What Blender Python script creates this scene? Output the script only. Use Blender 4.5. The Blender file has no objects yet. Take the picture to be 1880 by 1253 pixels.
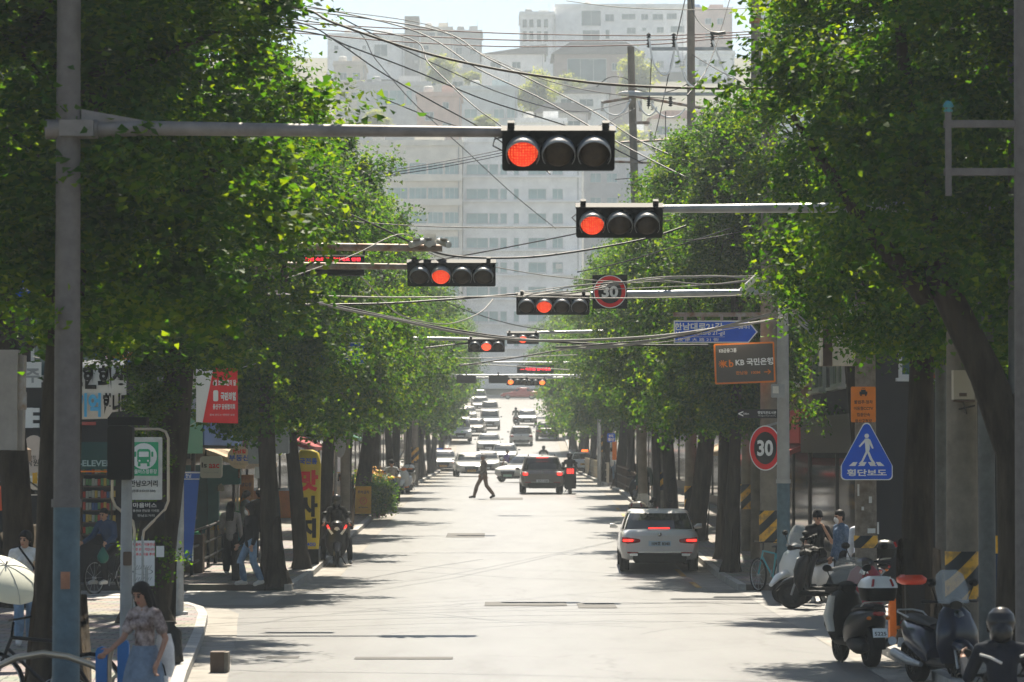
import bpy, bmesh, math, random
import numpy as np
from mathutils import Vector, Matrix, Euler
from mathutils.noise import noise as pnoise
R = math.radians; PI = math.pi
random.seed(7)
scene = bpy.context.scene
COL = scene.collection

# ------------------------------------------------------------------ camera
F_PX = 6000.0
CAM_Z = 2.85
PITCH = math.atan((830 - 626.5) / F_PX)
YAW = -(940 - 928) / F_PX
cd = bpy.data.cameras.new('camera'); cam = bpy.data.objects.new('camera', cd); COL.objects.link(cam)
cam.location = (0, 0, CAM_Z); cam.rotation_euler = (PI / 2 + PITCH, 0, YAW)
cd.sensor_width = 36; cd.lens = 36 * F_PX / 1880; cd.clip_start = 0.5; cd.clip_end = 20000
cd.dof.use_dof = True; cd.dof.focus_distance = 62; cd.dof.aperture_fstop = 4.5
scene.camera = cam
CR = Euler(cam.rotation_euler).to_matrix()

def U(px, py, Y):
    """world point seen at photograph pixel (px, py) at depth Y along the street"""
    d = CR @ Vector(((px - 940) / F_PX, (626.5 - py) / F_PX, -1))
    return Vector((0, 0, CAM_Z)) + d * (Y / d.y)

PROFILE = [(-60, 0), (74, 0), (136, 1.1), (222, 1.45), (262, 3.75), (330, 6.4), (400, 9.2), (425, 10.0), (470, 16), (560, 44), (640, 68), (720, 90), (900, 96), (4000, 90)]
def gz(y):
    for (a, za), (b, zb) in zip(PROFILE, PROFILE[1:]):
        if y <= b:
            return za + (zb - za) * max(0, (y - a)) / (b - a)
    return PROFILE[-1][1]
KERB = 0.13
KL, KR = -4.38, 4.78          # kerb lines
def XG(px, Y):
    return U(px, 800, Y).x

# ------------------------------------------------------------------ materials
MATS = {}
def mat(name, color, rough=0.6, metal=0.0, spec=0.25, var=0.0, scale=3.0, emit=0.0, alpha=1.0, coat=0.0, bump=0.0, bscale=40.0, color2=None, trans=0.0, stretch=None, streak=0.0, dots=None):
    if name in MATS: return MATS[name]
    m = bpy.data.materials.new(name); m.use_nodes = True
    nt = m.node_tree; b = nt.nodes['Principled BSDF']
    b.inputs['Base Color'].default_value = (*color, 1)
    b.inputs['Roughness'].default_value = rough
    b.inputs['Metallic'].default_value = metal
    b.inputs['Specular IOR Level'].default_value = spec
    b.inputs['Coat Weight'].default_value = coat
    if trans: b.inputs['Transmission Weight'].default_value = trans
    if alpha < 1: b.inputs['Alpha'].default_value = alpha
    L = nt.links.new
    tc = nt.nodes.new('ShaderNodeTexCoord')
    src = tc.outputs['Object']
    if stretch:
        mp = nt.nodes.new('ShaderNodeMapping'); mp.inputs['Scale'].default_value = stretch
        L(src, mp.inputs['Vector']); src = mp.outputs['Vector']
    if var or color2:
        n = nt.nodes.new('ShaderNodeTexNoise'); n.inputs['Scale'].default_value = scale; n.inputs['Detail'].default_value = 6; n.inputs['Roughness'].default_value = .65
        L(src, n.inputs['Vector'])
        r = nt.nodes.new('ShaderNodeValToRGB')
        c2 = color2 or tuple(max(0, c * (1 - var)) for c in color)
        c1 = color if color2 else tuple(min(1, c * (1 + var)) for c in color)
        r.color_ramp.elements[0].position = .36; r.color_ramp.elements[1].position = .66
        r.color_ramp.elements[0].color = (*c2, 1); r.color_ramp.elements[1].color = (*c1, 1)
        L(n.outputs['Fac'], r.inputs['Fac']); L(r.outputs['Color'], b.inputs['Base Color'])
    if bump:
        n2 = nt.nodes.new('ShaderNodeTexNoise'); n2.inputs['Scale'].default_value = bscale; n2.inputs['Detail'].default_value = 4
        L(src, n2.inputs['Vector'])
        bp = nt.nodes.new('ShaderNodeBump'); bp.inputs['Strength'].default_value = bump; bp.inputs['Distance'].default_value = .02
        L(n2.outputs['Fac'], bp.inputs['Height']); L(bp.outputs['Normal'], b.inputs['Normal'])
    if emit:
        b.inputs['Emission Color'].default_value = (*color, 1); b.inputs['Emission Strength'].default_value = emit
        if dots:
            v = nt.nodes.new('ShaderNodeTexVoronoi'); v.inputs['Scale'].default_value = dots; v.inputs['Randomness'].default_value = .25
            m2 = nt.nodes.new('ShaderNodeMapping'); m2.inputs['Scale'].default_value = (1, 0, 1); L(tc.outputs['Object'], m2.inputs['Vector']); L(m2.outputs['Vector'], v.inputs['Vector'])
            rr = nt.nodes.new('ShaderNodeValToRGB'); rr.color_ramp.elements[0].position = .16; rr.color_ramp.elements[1].position = .42
            rr.color_ramp.elements[0].color = (1, .18, .05, 1); rr.color_ramp.elements[1].color = (.3, .003, .002, 1)
            L(v.outputs['Distance'], rr.inputs['Fac']); L(rr.outputs['Color'], b.inputs['Emission Color'])
    MATS[name] = m
    return m

# ------------------------------------------------------------------ mesh builder
class MB:
    """collects shapes, then links them as ONE mesh object"""
    def __init__(s): s.v = []; s.f = []; s.m = []; s.sm = []; s.M = Matrix.Identity(4); s.mi = 0
    def add(s, vs, fs, smooth=False):
        o = len(s.v); M = s.M
        s.v += [tuple(M @ Vector(v)) for v in vs]
        s.f += [tuple(i + o for i in f) for f in fs]; s.m += [s.mi] * len(fs); s.sm += [smooth] * len(fs)
        return s
    def box(s, c, d, rz=0, rx=0, ry=0, taper=1.0):
        x, y, z = d[0] / 2, d[1] / 2, d[2] / 2; t = taper
        vs = [(-x, -y, -z), (x, -y, -z), (x, y, -z), (-x, y, -z), (-x * t, -y * t, z), (x * t, -y * t, z), (x * t, y * t, z), (-x * t, y * t, z)]
        Q = Matrix.Translation(c) @ Euler((rx, ry, rz)).to_matrix().to_4x4()
        return s.add([Q @ Vector(v) for v in vs], [(3, 2, 1, 0), (4, 5, 6, 7), (0, 1, 5, 4), (1, 2, 6, 5), (2, 3, 7, 6), (3, 0, 4, 7)])
    def rbox(s, c, d, r=.02, rz=0, rx=0, ry=0):
        """box with rounded vertical-plane (xz) corners"""
        x, y, z = d[0] / 2, d[1] / 2, d[2] / 2; r = min(r, x * .98, z * .98)
        pts = []
        for cx, cz, a0 in ((x - r, z - r, 0), (-x + r, z - r, 90), (-x + r, -z + r, 180), (x - r, -z + r, 270)):
            for k in range(4):
                a = R(a0 + k * 30); pts.append((cx + r * math.cos(a), cz + r * math.sin(a)))
        Q = Matrix.Translation(c) @ Euler((rx, ry, rz)).to_matrix().to_4x4()
        return s.prism(pts, -y, y, Q)
    def prism(s, pts, y0, y1, Q=None):
        """polygon in the xz plane pushed along y"""
        n = len(pts); Q = Q or Matrix.Identity(4)
        vs = [Q @ Vector((x, y0, z)) for x, z in pts] + [Q @ Vector((x, y1, z)) for x, z in pts]
        fs = [tuple(range(n)), tuple(range(2 * n - 1, n - 1, -1))] + [(i, i + n, (i + 1) % n + n, (i + 1) % n) for i in range(n)]
        return s.add(vs, fs)
    def tube(s, pts, r, n=8, cap=True, smooth=True):
        pts = [Vector(p) for p in pts]; k = len(pts)
        rs = r if isinstance(r, (list, tuple)) else [r] * k
        vs = []; prev = None
        for i, p in enumerate(pts):
            d = (pts[min(i + 1, k - 1)] - pts[max(i - 1, 0)]).normalized()
            if prev is None:
                a = d.orthogonal().normalized()
            else:
                a = (prev - d * prev.dot(d)); a = a.normalized() if a.length > 1e-6 else d.orthogonal().normalized()
            prev = a; b = d.cross(a)
            for j in range(n):
                t = 2 * PI * j / n; vs.append(p + (a * math.cos(t) + b * math.sin(t)) * rs[i])
        fs = [(i * n + j, i * n + (j + 1) % n, (i + 1) * n + (j + 1) % n, (i + 1) * n + j) for i in range(k - 1) for j in range(n)]
        s.add(vs, fs, smooth)
        if cap: s.add(vs[:n], [tuple(range(n - 1, -1, -1))]); s.add(vs[-n:], [tuple(range(n))])
        return s
    def lathe(s, prof, n=16, Q=None, smooth=True, a0=0, a1=360):
        """profile (r, z) turned about z"""
        Q = Q or Matrix.Identity(4); full = abs(a1 - a0) >= 360; m = n if full else n + 1
        vs = [Q @ Vector((r * math.cos(R(a0 + (a1 - a0) * j / n)), r * math.sin(R(a0 + (a1 - a0) * j / n)), z)) for r, z in prof for j in range(m)]
        fs = []
        for i in range(len(prof) - 1):
            for j in range(n):
                jj = (j + 1) % m
                fs.append((i * m + j, i * m + jj, (i + 1) * m + jj, (i + 1) * m + j))
        return s.add(vs, fs, smooth)
    def disc(s, c, r, y=-1, n=24, depth=.01, rz=0, sx=1, sz=1):
        """a disc facing -y"""
        pts = [(r * sx * math.cos(2 * PI * k / n), r * sz * math.sin(2 * PI * k / n)) for k in range(n)]
        return s.prism(pts, -depth / 2, depth / 2, Matrix.Translation(c) @ Matrix.Rotation(rz, 4, 'Z'))
    def ring(s, c, r0, r1, n=32, depth=.01, sx=1, sz=1):
        vs = []
        for y in (-depth / 2, depth / 2):
            for r in (r0, r1):
                vs += [(c[0] + r * sx * math.cos(2 * PI * k / n), c[1] + y, c[2] + r * sz * math.sin(2 * PI * k / n)) for k in range(n)]
        fs = []
        for k in range(n):
            q = (k + 1) % n
            fs += [(k, q, n + q, n + k), (n + k, n + q, 3 * n + q, 3 * n + k), (k, 2 * n + k, 2 * n + q, q), (2 * n + k, 3 * n + k, 3 * n + q, 2 * n + q)]
        return s.add(vs, fs)
    def sphere(s, c, r, n=14, m=8, smooth=True):
        rr = r if isinstance(r, (list, tuple)) else (r, r, r)
        prof = [(math.sin(PI * i / m), -math.cos(PI * i / m)) for i in range(m + 1)]
        Q = Matrix.Translation(c) @ Matrix.Diagonal((*rr, 1))
        return s.lathe(prof, n, Q, smooth)
    def text(s, body, size, c, bold=0.0, align='CENTER', w=None, Q=None, depth=.004, squeeze=None):
        """flat lettering facing -y, centred on c (xz); w = wanted width"""
        me = text_mesh(body, bold, align)
        co = np.empty(len(me.vertices) * 3); me.vertices.foreach_get('co', co); co = co.reshape(-1, 3)
        x0, x1 = co[:, 0].min(), co[:, 0].max(); z0, z1 = co[:, 1].min(), co[:, 1].max()
        k = size / max(z1 - z0, 1e-6) if squeeze is None else size / .9
        kx = (w / max(x1 - x0, 1e-6)) if w else k
        xm = {'CENTER': (x0 + x1) / 2, 'LEFT': x0, 'RIGHT': x1}[align]
        vs = [((a - xm) * kx + c[0], c[1], (b - (z0 + z1) / 2) * k + c[2]) for a, b, _ in co]
        if Q: vs = [Q @ Vector(v) for v in vs]
        return s.add(vs, [tuple(p.vertices) for p in me.polygons])
    def build(s, name, mats, parent=None, loc=(0, 0, 0), rz=0, sharp=40):
        me = bpy.data.meshes.new(name); me.from_pydata(s.v, [], s.f)
        for m in (mats if isinstance(mats, (list, tuple)) else [mats]): me.materials.append(m)
        me.polygons.foreach_set('material_index', s.m)
        me.polygons.foreach_set('use_smooth', s.sm)
        me.update()
        o = bpy.data.objects.new(name, me); COL.objects.link(o)
        o.location = loc; o.rotation_euler = (0, 0, rz)
        if parent: o.parent = parent
        return o
_TXT = {}
def text_mesh(body, bold, align='CENTER'):
    key = (body, bold)
    if key not in _TXT:
        c = bpy.data.curves.new('t', 'FONT'); c.body = body; c.offset = bold; c.resolution_u = 3
        o = bpy.data.objects.new('t', c); COL.objects.link(o)
        dg = bpy.context.evaluated_depsgraph_get()
        _TXT[key] = bpy.data.meshes.new_from_object(o.evaluated_get(dg))
        bpy.data.objects.remove(o); bpy.data.curves.remove(c)
    return _TXT[key]

def tag(o, label=None, cat=None, group=None, kind=None):
    if label: o['label'] = label
    if cat: o['category'] = cat
    if group: o['group'] = group
    if kind: o['kind'] = kind
    return o
def thing(name, label, cat, loc=(0, 0, 0), rz=0, group=None):
    o = bpy.data.objects.new(name, None); COL.objects.link(o); o.empty_display_size = .1
    o.location = loc; o.rotation_euler = (0, 0, rz)
    return tag(o, label, cat, group)
def dup(root, loc, rz=None, label=None, group=None, scale=None):
    def cp(o, p):
        c = o.copy(); COL.objects.link(c); c.parent = p
        for ch in kids.get(o.name, []): cp(ch, c)
        return c
    kids = {}
    for o in COL.objects:
        if o.parent: kids.setdefault(o.parent.name, []).append(o)
    r = cp(root, None); r.location = loc
    if rz is not None: r.rotation_euler = (0, 0, rz)
    if label: r['label'] = label
    if group: r['group'] = group
    if scale: r.scale = scale if isinstance(scale, tuple) else (scale,) * 3
    return r

# ------------------------------------------------------------------ shared materials
M_black = mat('black_plastic', (.006, .007, .006), .6, spec=.12, var=.3)
M_rubber = mat('rubber', (.012, .012, .012), .85, spec=.15, var=.2)
M_chrome = mat('chrome', (.55, .55, .55), .18, 1.0)
M_steel = mat('galvanised_steel', (.36, .37, .37), .45, .6, var=.18, scale=6)
M_rust = mat('rusty_steel', (.36, .34, .31), .6, .3, color2=(.2, .1, .05), scale=5)
M_conc = mat('pole_concrete', (.19, .165, .13), .85, var=.22, scale=2.5, bump=.3, bscale=60)
M_white = mat('white_paint', (.78, .78, .76), .5, var=.05)
M_offwhite = mat('off_white_paint', (.62, .6, .55), .6, var=.12, scale=4)
M_blue = mat('sign_blue', (.004, .09, .58), .45, var=.08)
M_red = mat('sign_red', (.72, .015, .02), .45, var=.1)
M_orange = mat('orange_paint', (.75, .2, .02), .5, var=.1)
M_yellow = mat('yellow_paint', (.72, .38, .02), .55, var=.15)
M_green = mat('sign_green', (.03, .3, .12), .5, var=.1)
M_grey = mat('grey_paint', (.3, .31, .31), .55, var=.12)
M_dark = mat('dark_paint', (.02, .021, .021), .6, spec=.2, var=.2)
M_brown = mat('brown_paint', (.1, .065, .045), .6, var=.2)
M_cream = mat('cream_paint', (.55, .48, .36), .7, var=.1)
M_glass = mat('dark_glass', (.015, .02, .02), .06, spec=.8)
M_skin = mat('skin', (.42, .24, .16), .55, var=.06, scale=14)
M_hair = mat('dark_hair', (.008, .006, .005), .6, spec=.2, var=.3, scale=60, stretch=(1, 1, .15))
M_shoe = mat('shoe', (.5, .48, .45), .7)
M_teal = mat('teal_paint', (.05, .22, .24), .55, var=.12)
M_postgrey = mat('post_dark_grey', (.105, .11, .105), .6, var=.2, scale=5)
M_poleblue = mat('pole_blue_grey', (.085, .135, .16), .6, var=.2, scale=5)
M_polebrown = mat('pole_taupe', (.13, .118, .11), .6, var=.15, scale=8)
M_wire = mat('wire_black', (.02, .02, .02), .5)
M_wirel = mat('wire_grey', (.3, .28, .25), .5)
M_tail = mat('tail_red', (.3, .008, .008), .25, coat=.4)
M_taillit = mat('tail_red_lit', (1, .03, .02), .3, emit=1.1)
M_lamp = mat('lamp_clear', (.75, .75, .7), .15, coat=.5)
M_amber = mat('amber_lamp_lit', (1, .16, .025), .3, emit=1.0)
M_plate = mat('plate_white', (.75, .77, .78), .5)
M_plateblue = mat('plate_pale_blue', (.5, .62, .72), .5)
M_plateyel = mat('plate_yellow', (.75, .42, .08), .5)
# ------------------------------------------------------------------ light and sky
world = bpy.data.worlds.new('World'); scene.world = world; world.use_nodes = True
wn = world.node_tree; bg = wn.nodes['Background']
sky = wn.nodes.new('ShaderNodeTexSky'); sky.sky_type = 'NISHITA'; sky.sun_disc = False
SUN_EL, SUN_AZ = R(55), R(4)           # sun ahead of the camera and a little to the right
sky.sun_elevation = SUN_EL; sky.sun_rotation = SUN_AZ
sky.air_density = 1.0; sky.dust_density = .6; sky.ozone_density = 1.0
wn.links.new(sky.outputs['Color'], bg.inputs['Color']); bg.inputs['Strength'].default_value = 0.05
sl = bpy.data.lights.new('sun', 'SUN'); sl.energy = 5.0; sl.angle = R(.55); sl.color = (1, .91, .76)
so = bpy.data.objects.new('sun', sl); COL.objects.link(so)
dirv = Vector((math.sin(SUN_AZ) * math.cos(SUN_EL), math.cos(SUN_AZ) * math.cos(SUN_EL), math.sin(SUN_EL)))
so.rotation_euler = dirv.to_track_quat('Z', 'Y').to_euler(); so.location = (0, 60, 60)
scene.view_settings.view_transform = 'Standard'; scene.view_settings.look = 'None'
scene.view_settings.exposure = 1.42; scene.view_settings.gamma = 1.0
scene.render.use_motion_blur = False
cy = scene.cycles
cy.max_bounces = 7; cy.diffuse_bounces = 3; cy.glossy_bounces = 3; cy.transmission_bounces = 4; cy.transparent_max_bounces = 8; cy.volume_bounces = 0
cy.use_adaptive_sampling = True; cy.adaptive_threshold = .015
cy.use_denoising = True
cy.sample_clamp_indirect = 6; cy.caustics_reflective = False; cy.caustics_refractive = False

# ------------------------------------------------------------------ ground, road, pavements
def ys(a, b, step):
    n = max(1, int((b - a) / step)); return [a + (b - a) * i / n for i in range(n + 1)]
def sheet(name, x0, x1, yl, z, m, kind='structure', wob=0, zside=None):
    mb = MB()
    xs = x0 if isinstance(x0, list) else [x0, x1]
    vs = [(x, y, gz(y) + z) for y in yl for x in xs]; n = len(xs)
    fs = [(i * n + j, i * n + j + 1, (i + 1) * n + j + 1, (i + 1) * n + j) for i in range(len(yl) - 1) for j in range(n - 1)]
    mb.add(vs, fs, True)
    o = mb.build(name, m); o['kind'] = kind
    return o
def asphalt(name, base, dark, light):
    m = bpy.data.materials.new(name); m.use_nodes = True; nt = m.node_tree; b = nt.nodes['Principled BSDF']; L = nt.links.new
    tc = nt.nodes.new('ShaderNodeTexCoord')
    mp = nt.nodes.new('ShaderNodeMapping'); mp.inputs['Scale'].default_value = (1, .22, 1); L(tc.outputs['Object'], mp.inputs['Vector'])
    n1 = nt.nodes.new('ShaderNodeTexNoise'); n1.inputs['Scale'].default_value = .9; n1.inputs['Detail'].default_value = 8; n1.inputs['Roughness'].default_value = .7
    L(mp.outputs['Vector'], n1.inputs['Vector'])
    n2 = nt.nodes.new('ShaderNodeTexNoise'); n2.inputs['Scale'].default_value = 30; n2.inputs['Detail'].default_value = 5; L(tc.outputs['Object'], n2.inputs['Vector'])
    r = nt.nodes.new('ShaderNodeValToRGB'); e = r.color_ramp.elements
    e[0].position = .28; e[0].color = (*dark, 1); e[1].position = .72; e[1].color = (*light, 1); k = e.new(.46); k.color = (*base, 1)
    L(n1.outputs['Fac'], r.inputs['Fac'])
    mx = nt.nodes.new('ShaderNodeMix'); mx.data_type = 'RGBA'; mx.blend_type = 'OVERLAY'; mx.inputs['Factor'].default_value = .5
    L(r.outputs['Color'], mx.inputs[6]); L(n2.outputs['Color'], mx.inputs[7]); L(mx.outputs[2], b.inputs['Base Color'])
    vo = nt.nodes.new('ShaderNodeTexVoronoi'); vo.feature = 'DISTANCE_TO_EDGE'; vo.inputs['Scale'].default_value = .17
    ad = nt.nodes.new('ShaderNodeMix'); ad.data_type = 'RGBA'; ad.blend_type = 'ADD'; ad.inputs['Factor'].default_value = 1; n3 = nt.nodes.new('ShaderNodeTexNoise'); n3.inputs['Scale'].default_value = 1.1; n3.inputs['Detail'].default_value = 5
    L(tc.outputs['Object'], n3.inputs['Vector']); L(tc.outputs['Object'], ad.inputs[6]); L(n3.outputs['Color'], ad.inputs[7]); L(ad.outputs[2], vo.inputs['Vector'])
    cr = nt.nodes.new('ShaderNodeValToRGB'); cr.color_ramp.elements[0].position = .0; cr.color_ramp.elements[0].color = (.62, .6, .57, 1); cr.color_ramp.elements[1].position = .008; cr.color_ramp.elements[1].color = (1, 1, 1, 1); L(vo.outputs['Distance'], cr.inputs['Fac'])
    mu = nt.nodes.new('ShaderNodeMix'); mu.data_type = 'RGBA'; mu.blend_type = 'MULTIPLY'; mu.inputs['Factor'].default_value = 1; L(mx.outputs[2], mu.inputs[6]); L(cr.outputs['Color'], mu.inputs[7]); L(mu.outputs[2], b.inputs['Base Color'])
    b.inputs['Roughness'].default_value = .42; b.inputs['Specular IOR Level'].default_value = .5
    bp = nt.nodes.new('ShaderNodeBump'); bp.inputs['Strength'].default_value = .35; bp.inputs['Distance'].default_value = .02
    L(n2.outputs['Fac'], bp.inputs['Height']); L(bp.outputs['Normal'], b.inputs['Normal'])
    return m
def paving(name, c1, c2, bw=.3, bh=.3, mortar=(.05, .045, .04)):
    m = bpy.data.materials.new(name); m.use_nodes = True; nt = m.node_tree; b = nt.nodes['Principled BSDF']; L = nt.links.new
    tc = nt.nodes.new('ShaderNodeTexCoord')
    br = nt.nodes.new('ShaderNodeTexBrick'); br.inputs['Color1'].default_value = (*c1, 1); br.inputs['Color2'].default_value = (*c2, 1); br.inputs['Mortar'].default_value = (*mortar, 1)
    br.inputs['Scale'].default_value = 1; br.inputs['Brick Width'].default_value = bw; br.inputs['Row Height'].default_value = bh; br.inputs['Mortar Size'].default_value = .012
    L(tc.outputs['Object'], br.inputs['Vector'])
    n = nt.nodes.new('ShaderNodeTexNoise'); n.inputs['Scale'].default_value = 1.3; n.inputs['Detail'].default_value = 7; L(tc.outputs['Object'], n.inputs['Vector'])
    mx = nt.nodes.new('ShaderNodeMix'); mx.data_type = 'RGBA'; mx.blend_type = 'OVERLAY'; mx.inputs['Factor'].default_value = .6
    L(br.outputs['Color'], mx.inputs[6]); L(n.outputs['Color'], mx.inputs[7]); L(mx.outputs[2], b.inputs['Base Color'])
    b.inputs['Roughness'].default_value = .75
    return m
M_asph = asphalt('asphalt', (.112, .112, .112), (.074, .072, .069), (.14, .14, .139))
M_alley = asphalt('alley_concrete', (.19, .185, .175), (.12, .115, .105), (.24, .235, .225))
M_pave = paving('block_paving', (.19, .165, .14), (.155, .135, .115))
M_gut = mat('gutter_concrete', (.24, .225, .2), .8, var=.2, scale=2)
M_kerb = mat('kerb_granite', (.34, .33, .31), .8, var=.2, scale=4)
M_soil = mat('soil', (.12, .1, .075), .9, color2=(.07, .09, .04), scale=.05)
M_line = mat('road_white', (.62, .61, .58), .6, color2=(.3, .29, .28), scale=6)
M_lineyel = mat('road_yellow', (.55, .3, .05), .6, color2=(.3, .22, .1), scale=5)

yy = [-60] + ys(-20, 74, 10) + ys(80, 430, 8) + ys(440, 740, 20) + [900, 1500, 4000]
yy = sorted(set(yy))
sheet('ground', [-900, -200, -60, -14, 0, 14, 60, 200, 900], 0, yy, -.06, M_soil)
yr = [y for y in yy if y <= 428] + [428]
sheet('road', KL - 3.2, KR + .9, yr, 0, M_asph)
# cross street where the hill begins
mb = MB(); mb.add([(-60, 395, gz(395) + .004), (60, 395, gz(395) + .004), (60, 427, gz(427) + .004), (-60, 427, gz(427) + .004)], [(0, 1, 2, 3)])
mb.build('cross_street', M_asph)['kind'] = 'structure'
# alleys left and right of the near junction
for nm, x0, x1, y0, y1 in (('alley', -40, KL + .02, 61, 67.2), ('alley', KR - .02, 40, 50, 67.2), ('alley', -40, KL + .02, 148, 157), ('alley', KR - .02, 40, 150, 158), ('alley', -40, KL + .02, 228, 236)):
    sheet(nm, x0, x1, ys(y0, y1, 3), .004, M_alley)
KB_ = [(-20, -2.6), (24, -2.75), (31, -3.2), (40.5, -3.94), (50, -4.6), (55, -5.0), (57.5, -5.3), (59.3, -5.75), (60.4, -6.4), (61, -7.4)]
KBY = [y for y, _ in KB_] + [58.4, 59.9, 60.7]
def KBX(y):
    for (a, xa), (b, xb) in zip(KB_, KB_[1:]):
        if y <= b: return xa + (xb - xa) * max(0, y - a) / (b - a)
    return KB_[-1][1]
def pavement(x0, x1, y0, y1, side):
    yl = [y for y in yy if y0 < y < y1] + (KBY if x1 is KBX else []); yl = sorted(set([y0] + yl + [y1]))
    mb = MB()
    if x1 is KBX: kx0, kx1, px0, px1 = (lambda y: KBX(y) - .16), KBX, x0, (lambda y: KBX(y) - .16)
    else: kx0, kx1 = (x1 - .16, x1) if side < 0 else (x0, x0 + .16)
    if x1 is not KBX: px0, px1 = (x0, x1 - .16) if side < 0 else (x0 + .16, x1)
    def slab(mb, a, b, top):
        n = len(yl)
        A = a if callable(a) else (lambda y: a); B = b if callable(b) else (lambda y: b)
        vs = [(A(y), y, gz(y) + top) for y in yl] + [(B(y), y, gz(y) + top) for y in yl] + [(A(y), y, gz(y) - .05) for y in yl] + [(B(y), y, gz(y) - .05) for y in yl]
        fs = []
        for i in range(n - 1):
            fs += [(i, n + i, n + i + 1, i + 1), (2 * n + i, i, i + 1, 2 * n + i + 1), (n + i, 3 * n + i, 3 * n + i + 1, n + i + 1)]
        fs += [(0, 2 * n, 3 * n, n), (n - 1, 2 * n - 1, 4 * n - 1, 3 * n - 1)]
        mb.add(vs, fs)
    slab(mb, px0, px1, KERB); o = mb.build('pavement', M_pave); o['kind'] = 'structure'
    mb = MB(); slab(mb, kx0, kx1, KERB + .006); o = mb.build('kerb', M_kerb); o['kind'] = 'structure'
pavement(-11, KBX, -20, 61, -1)
for y0, y1 in ((67.2, 148), (157, 228), (236, 396)):
    pavement(-11, KL, y0, y1, -1)
for x, y0, y1 in ((5.3, -20, 50), (KR, 67.2, 150), (KR, 158, 396)):
    pavement(x, 12, y0, y1, 1)
# gutters and painted lines
mb = MB(); yl = sorted(set(KBY + [0, 10, 45])); yl = [y for y in yl if y < 60.5]
mb.add([(KBX(y) + .002, y, .005) for y in yl] + [(KBX(y) + .5 + .05 * max(0, y - 55), y, .005) for y in yl], [(i, i + 1, len(yl) + i + 1, len(yl) + i) for i in range(len(yl) - 1)]); mb.build('gutter', M_gut)['kind'] = 'structure'
for y0, y1 in ((67.2, 148), (157, 228), (236, 394)):
    sheet('gutter', KL + .002, KL + .62, [y0] + [y for y in yy if y0 < y < y1] + [y1], .005, M_gut)
for y0, y1 in ((67.2, 150), (158, 394)):
    sheet('gutter', KR - .62, KR - .002, [y0] + [y for y in yy if y0 < y < y1] + [y1], .005, M_gut)
sheet('gutter', 4.75, 5.298, ys(-20, 50, 10), .005, M_gut)
def mark(x0, x1, y0, y1, m, name='road_marking'):
    sheet(name, x0, x1, ys(y0, y1, 8), .009, m)
for k in range(9): mark(KR - .78, KR - .66, 68.5 + k * 6, 71.5 + k * 6, M_lineyel)
for k in range(7): mark(5.9, 8.6, 51 + k * 1.9, 52 + k * 1.9, M_line)       # zebra in the right-hand alley
for k in range(5): mark(-8.6, -6.2, 61.4 + k * 1.2, 62 + k * 1.2, M_line)


# dark patches: repairs and hatches, plus shadow streaks painted at the near left
M_patch = mat('dark_patch', (.07, .068, .064), .7, var=.2)
for px, py, w, h in ((965, 1109, 150, 7), (1095, 1112, 70, 9), (742, 1208, 180, 4), (930, 962, 60, 3), (855, 1008, 70, 3), (520, 1206, 60, 4)):
    s = (py - 830) / CAM_Z; Y = F_PX / s
    Yb = F_PX * CAM_Z / (py - h / 2 - 830) if Y < 74 else Y + 1.6
    Ya = F_PX * CAM_Z / (py + h / 2 - 830) if Y < 74 else Y - 1.2
    mark(XG(px - w / 2, Y), XG(px + w / 2, Y), Ya, Yb, M_patch, 'road_dark_patch')

# ------------------------------------------------------------------ haze: one closed box of even air
hz = MB().box((0, 520, 75), (1500, 1100, 158)).build('haze', None); hz.data.materials.clear()
hm = bpy.data.materials.new('haze_air'); hm.use_nodes = True; nt = hm.node_tree
for n in list(nt.nodes):
    if n.type == 'BSDF_PRINCIPLED': nt.nodes.remove(n)
pv = nt.nodes.new('ShaderNodeVolumePrincipled'); pv.inputs['Color'].default_value = (.82, .9, .95, 1); pv.inputs["Density"].default_value = .00056; pv.inputs['Anisotropy'].default_value = .1
nt.links.new(pv.outputs['Volume'], nt.nodes['Material Output'].inputs['Volume'])
hz.data.materials.append(hm); hz['kind'] = 'stuff'
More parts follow.
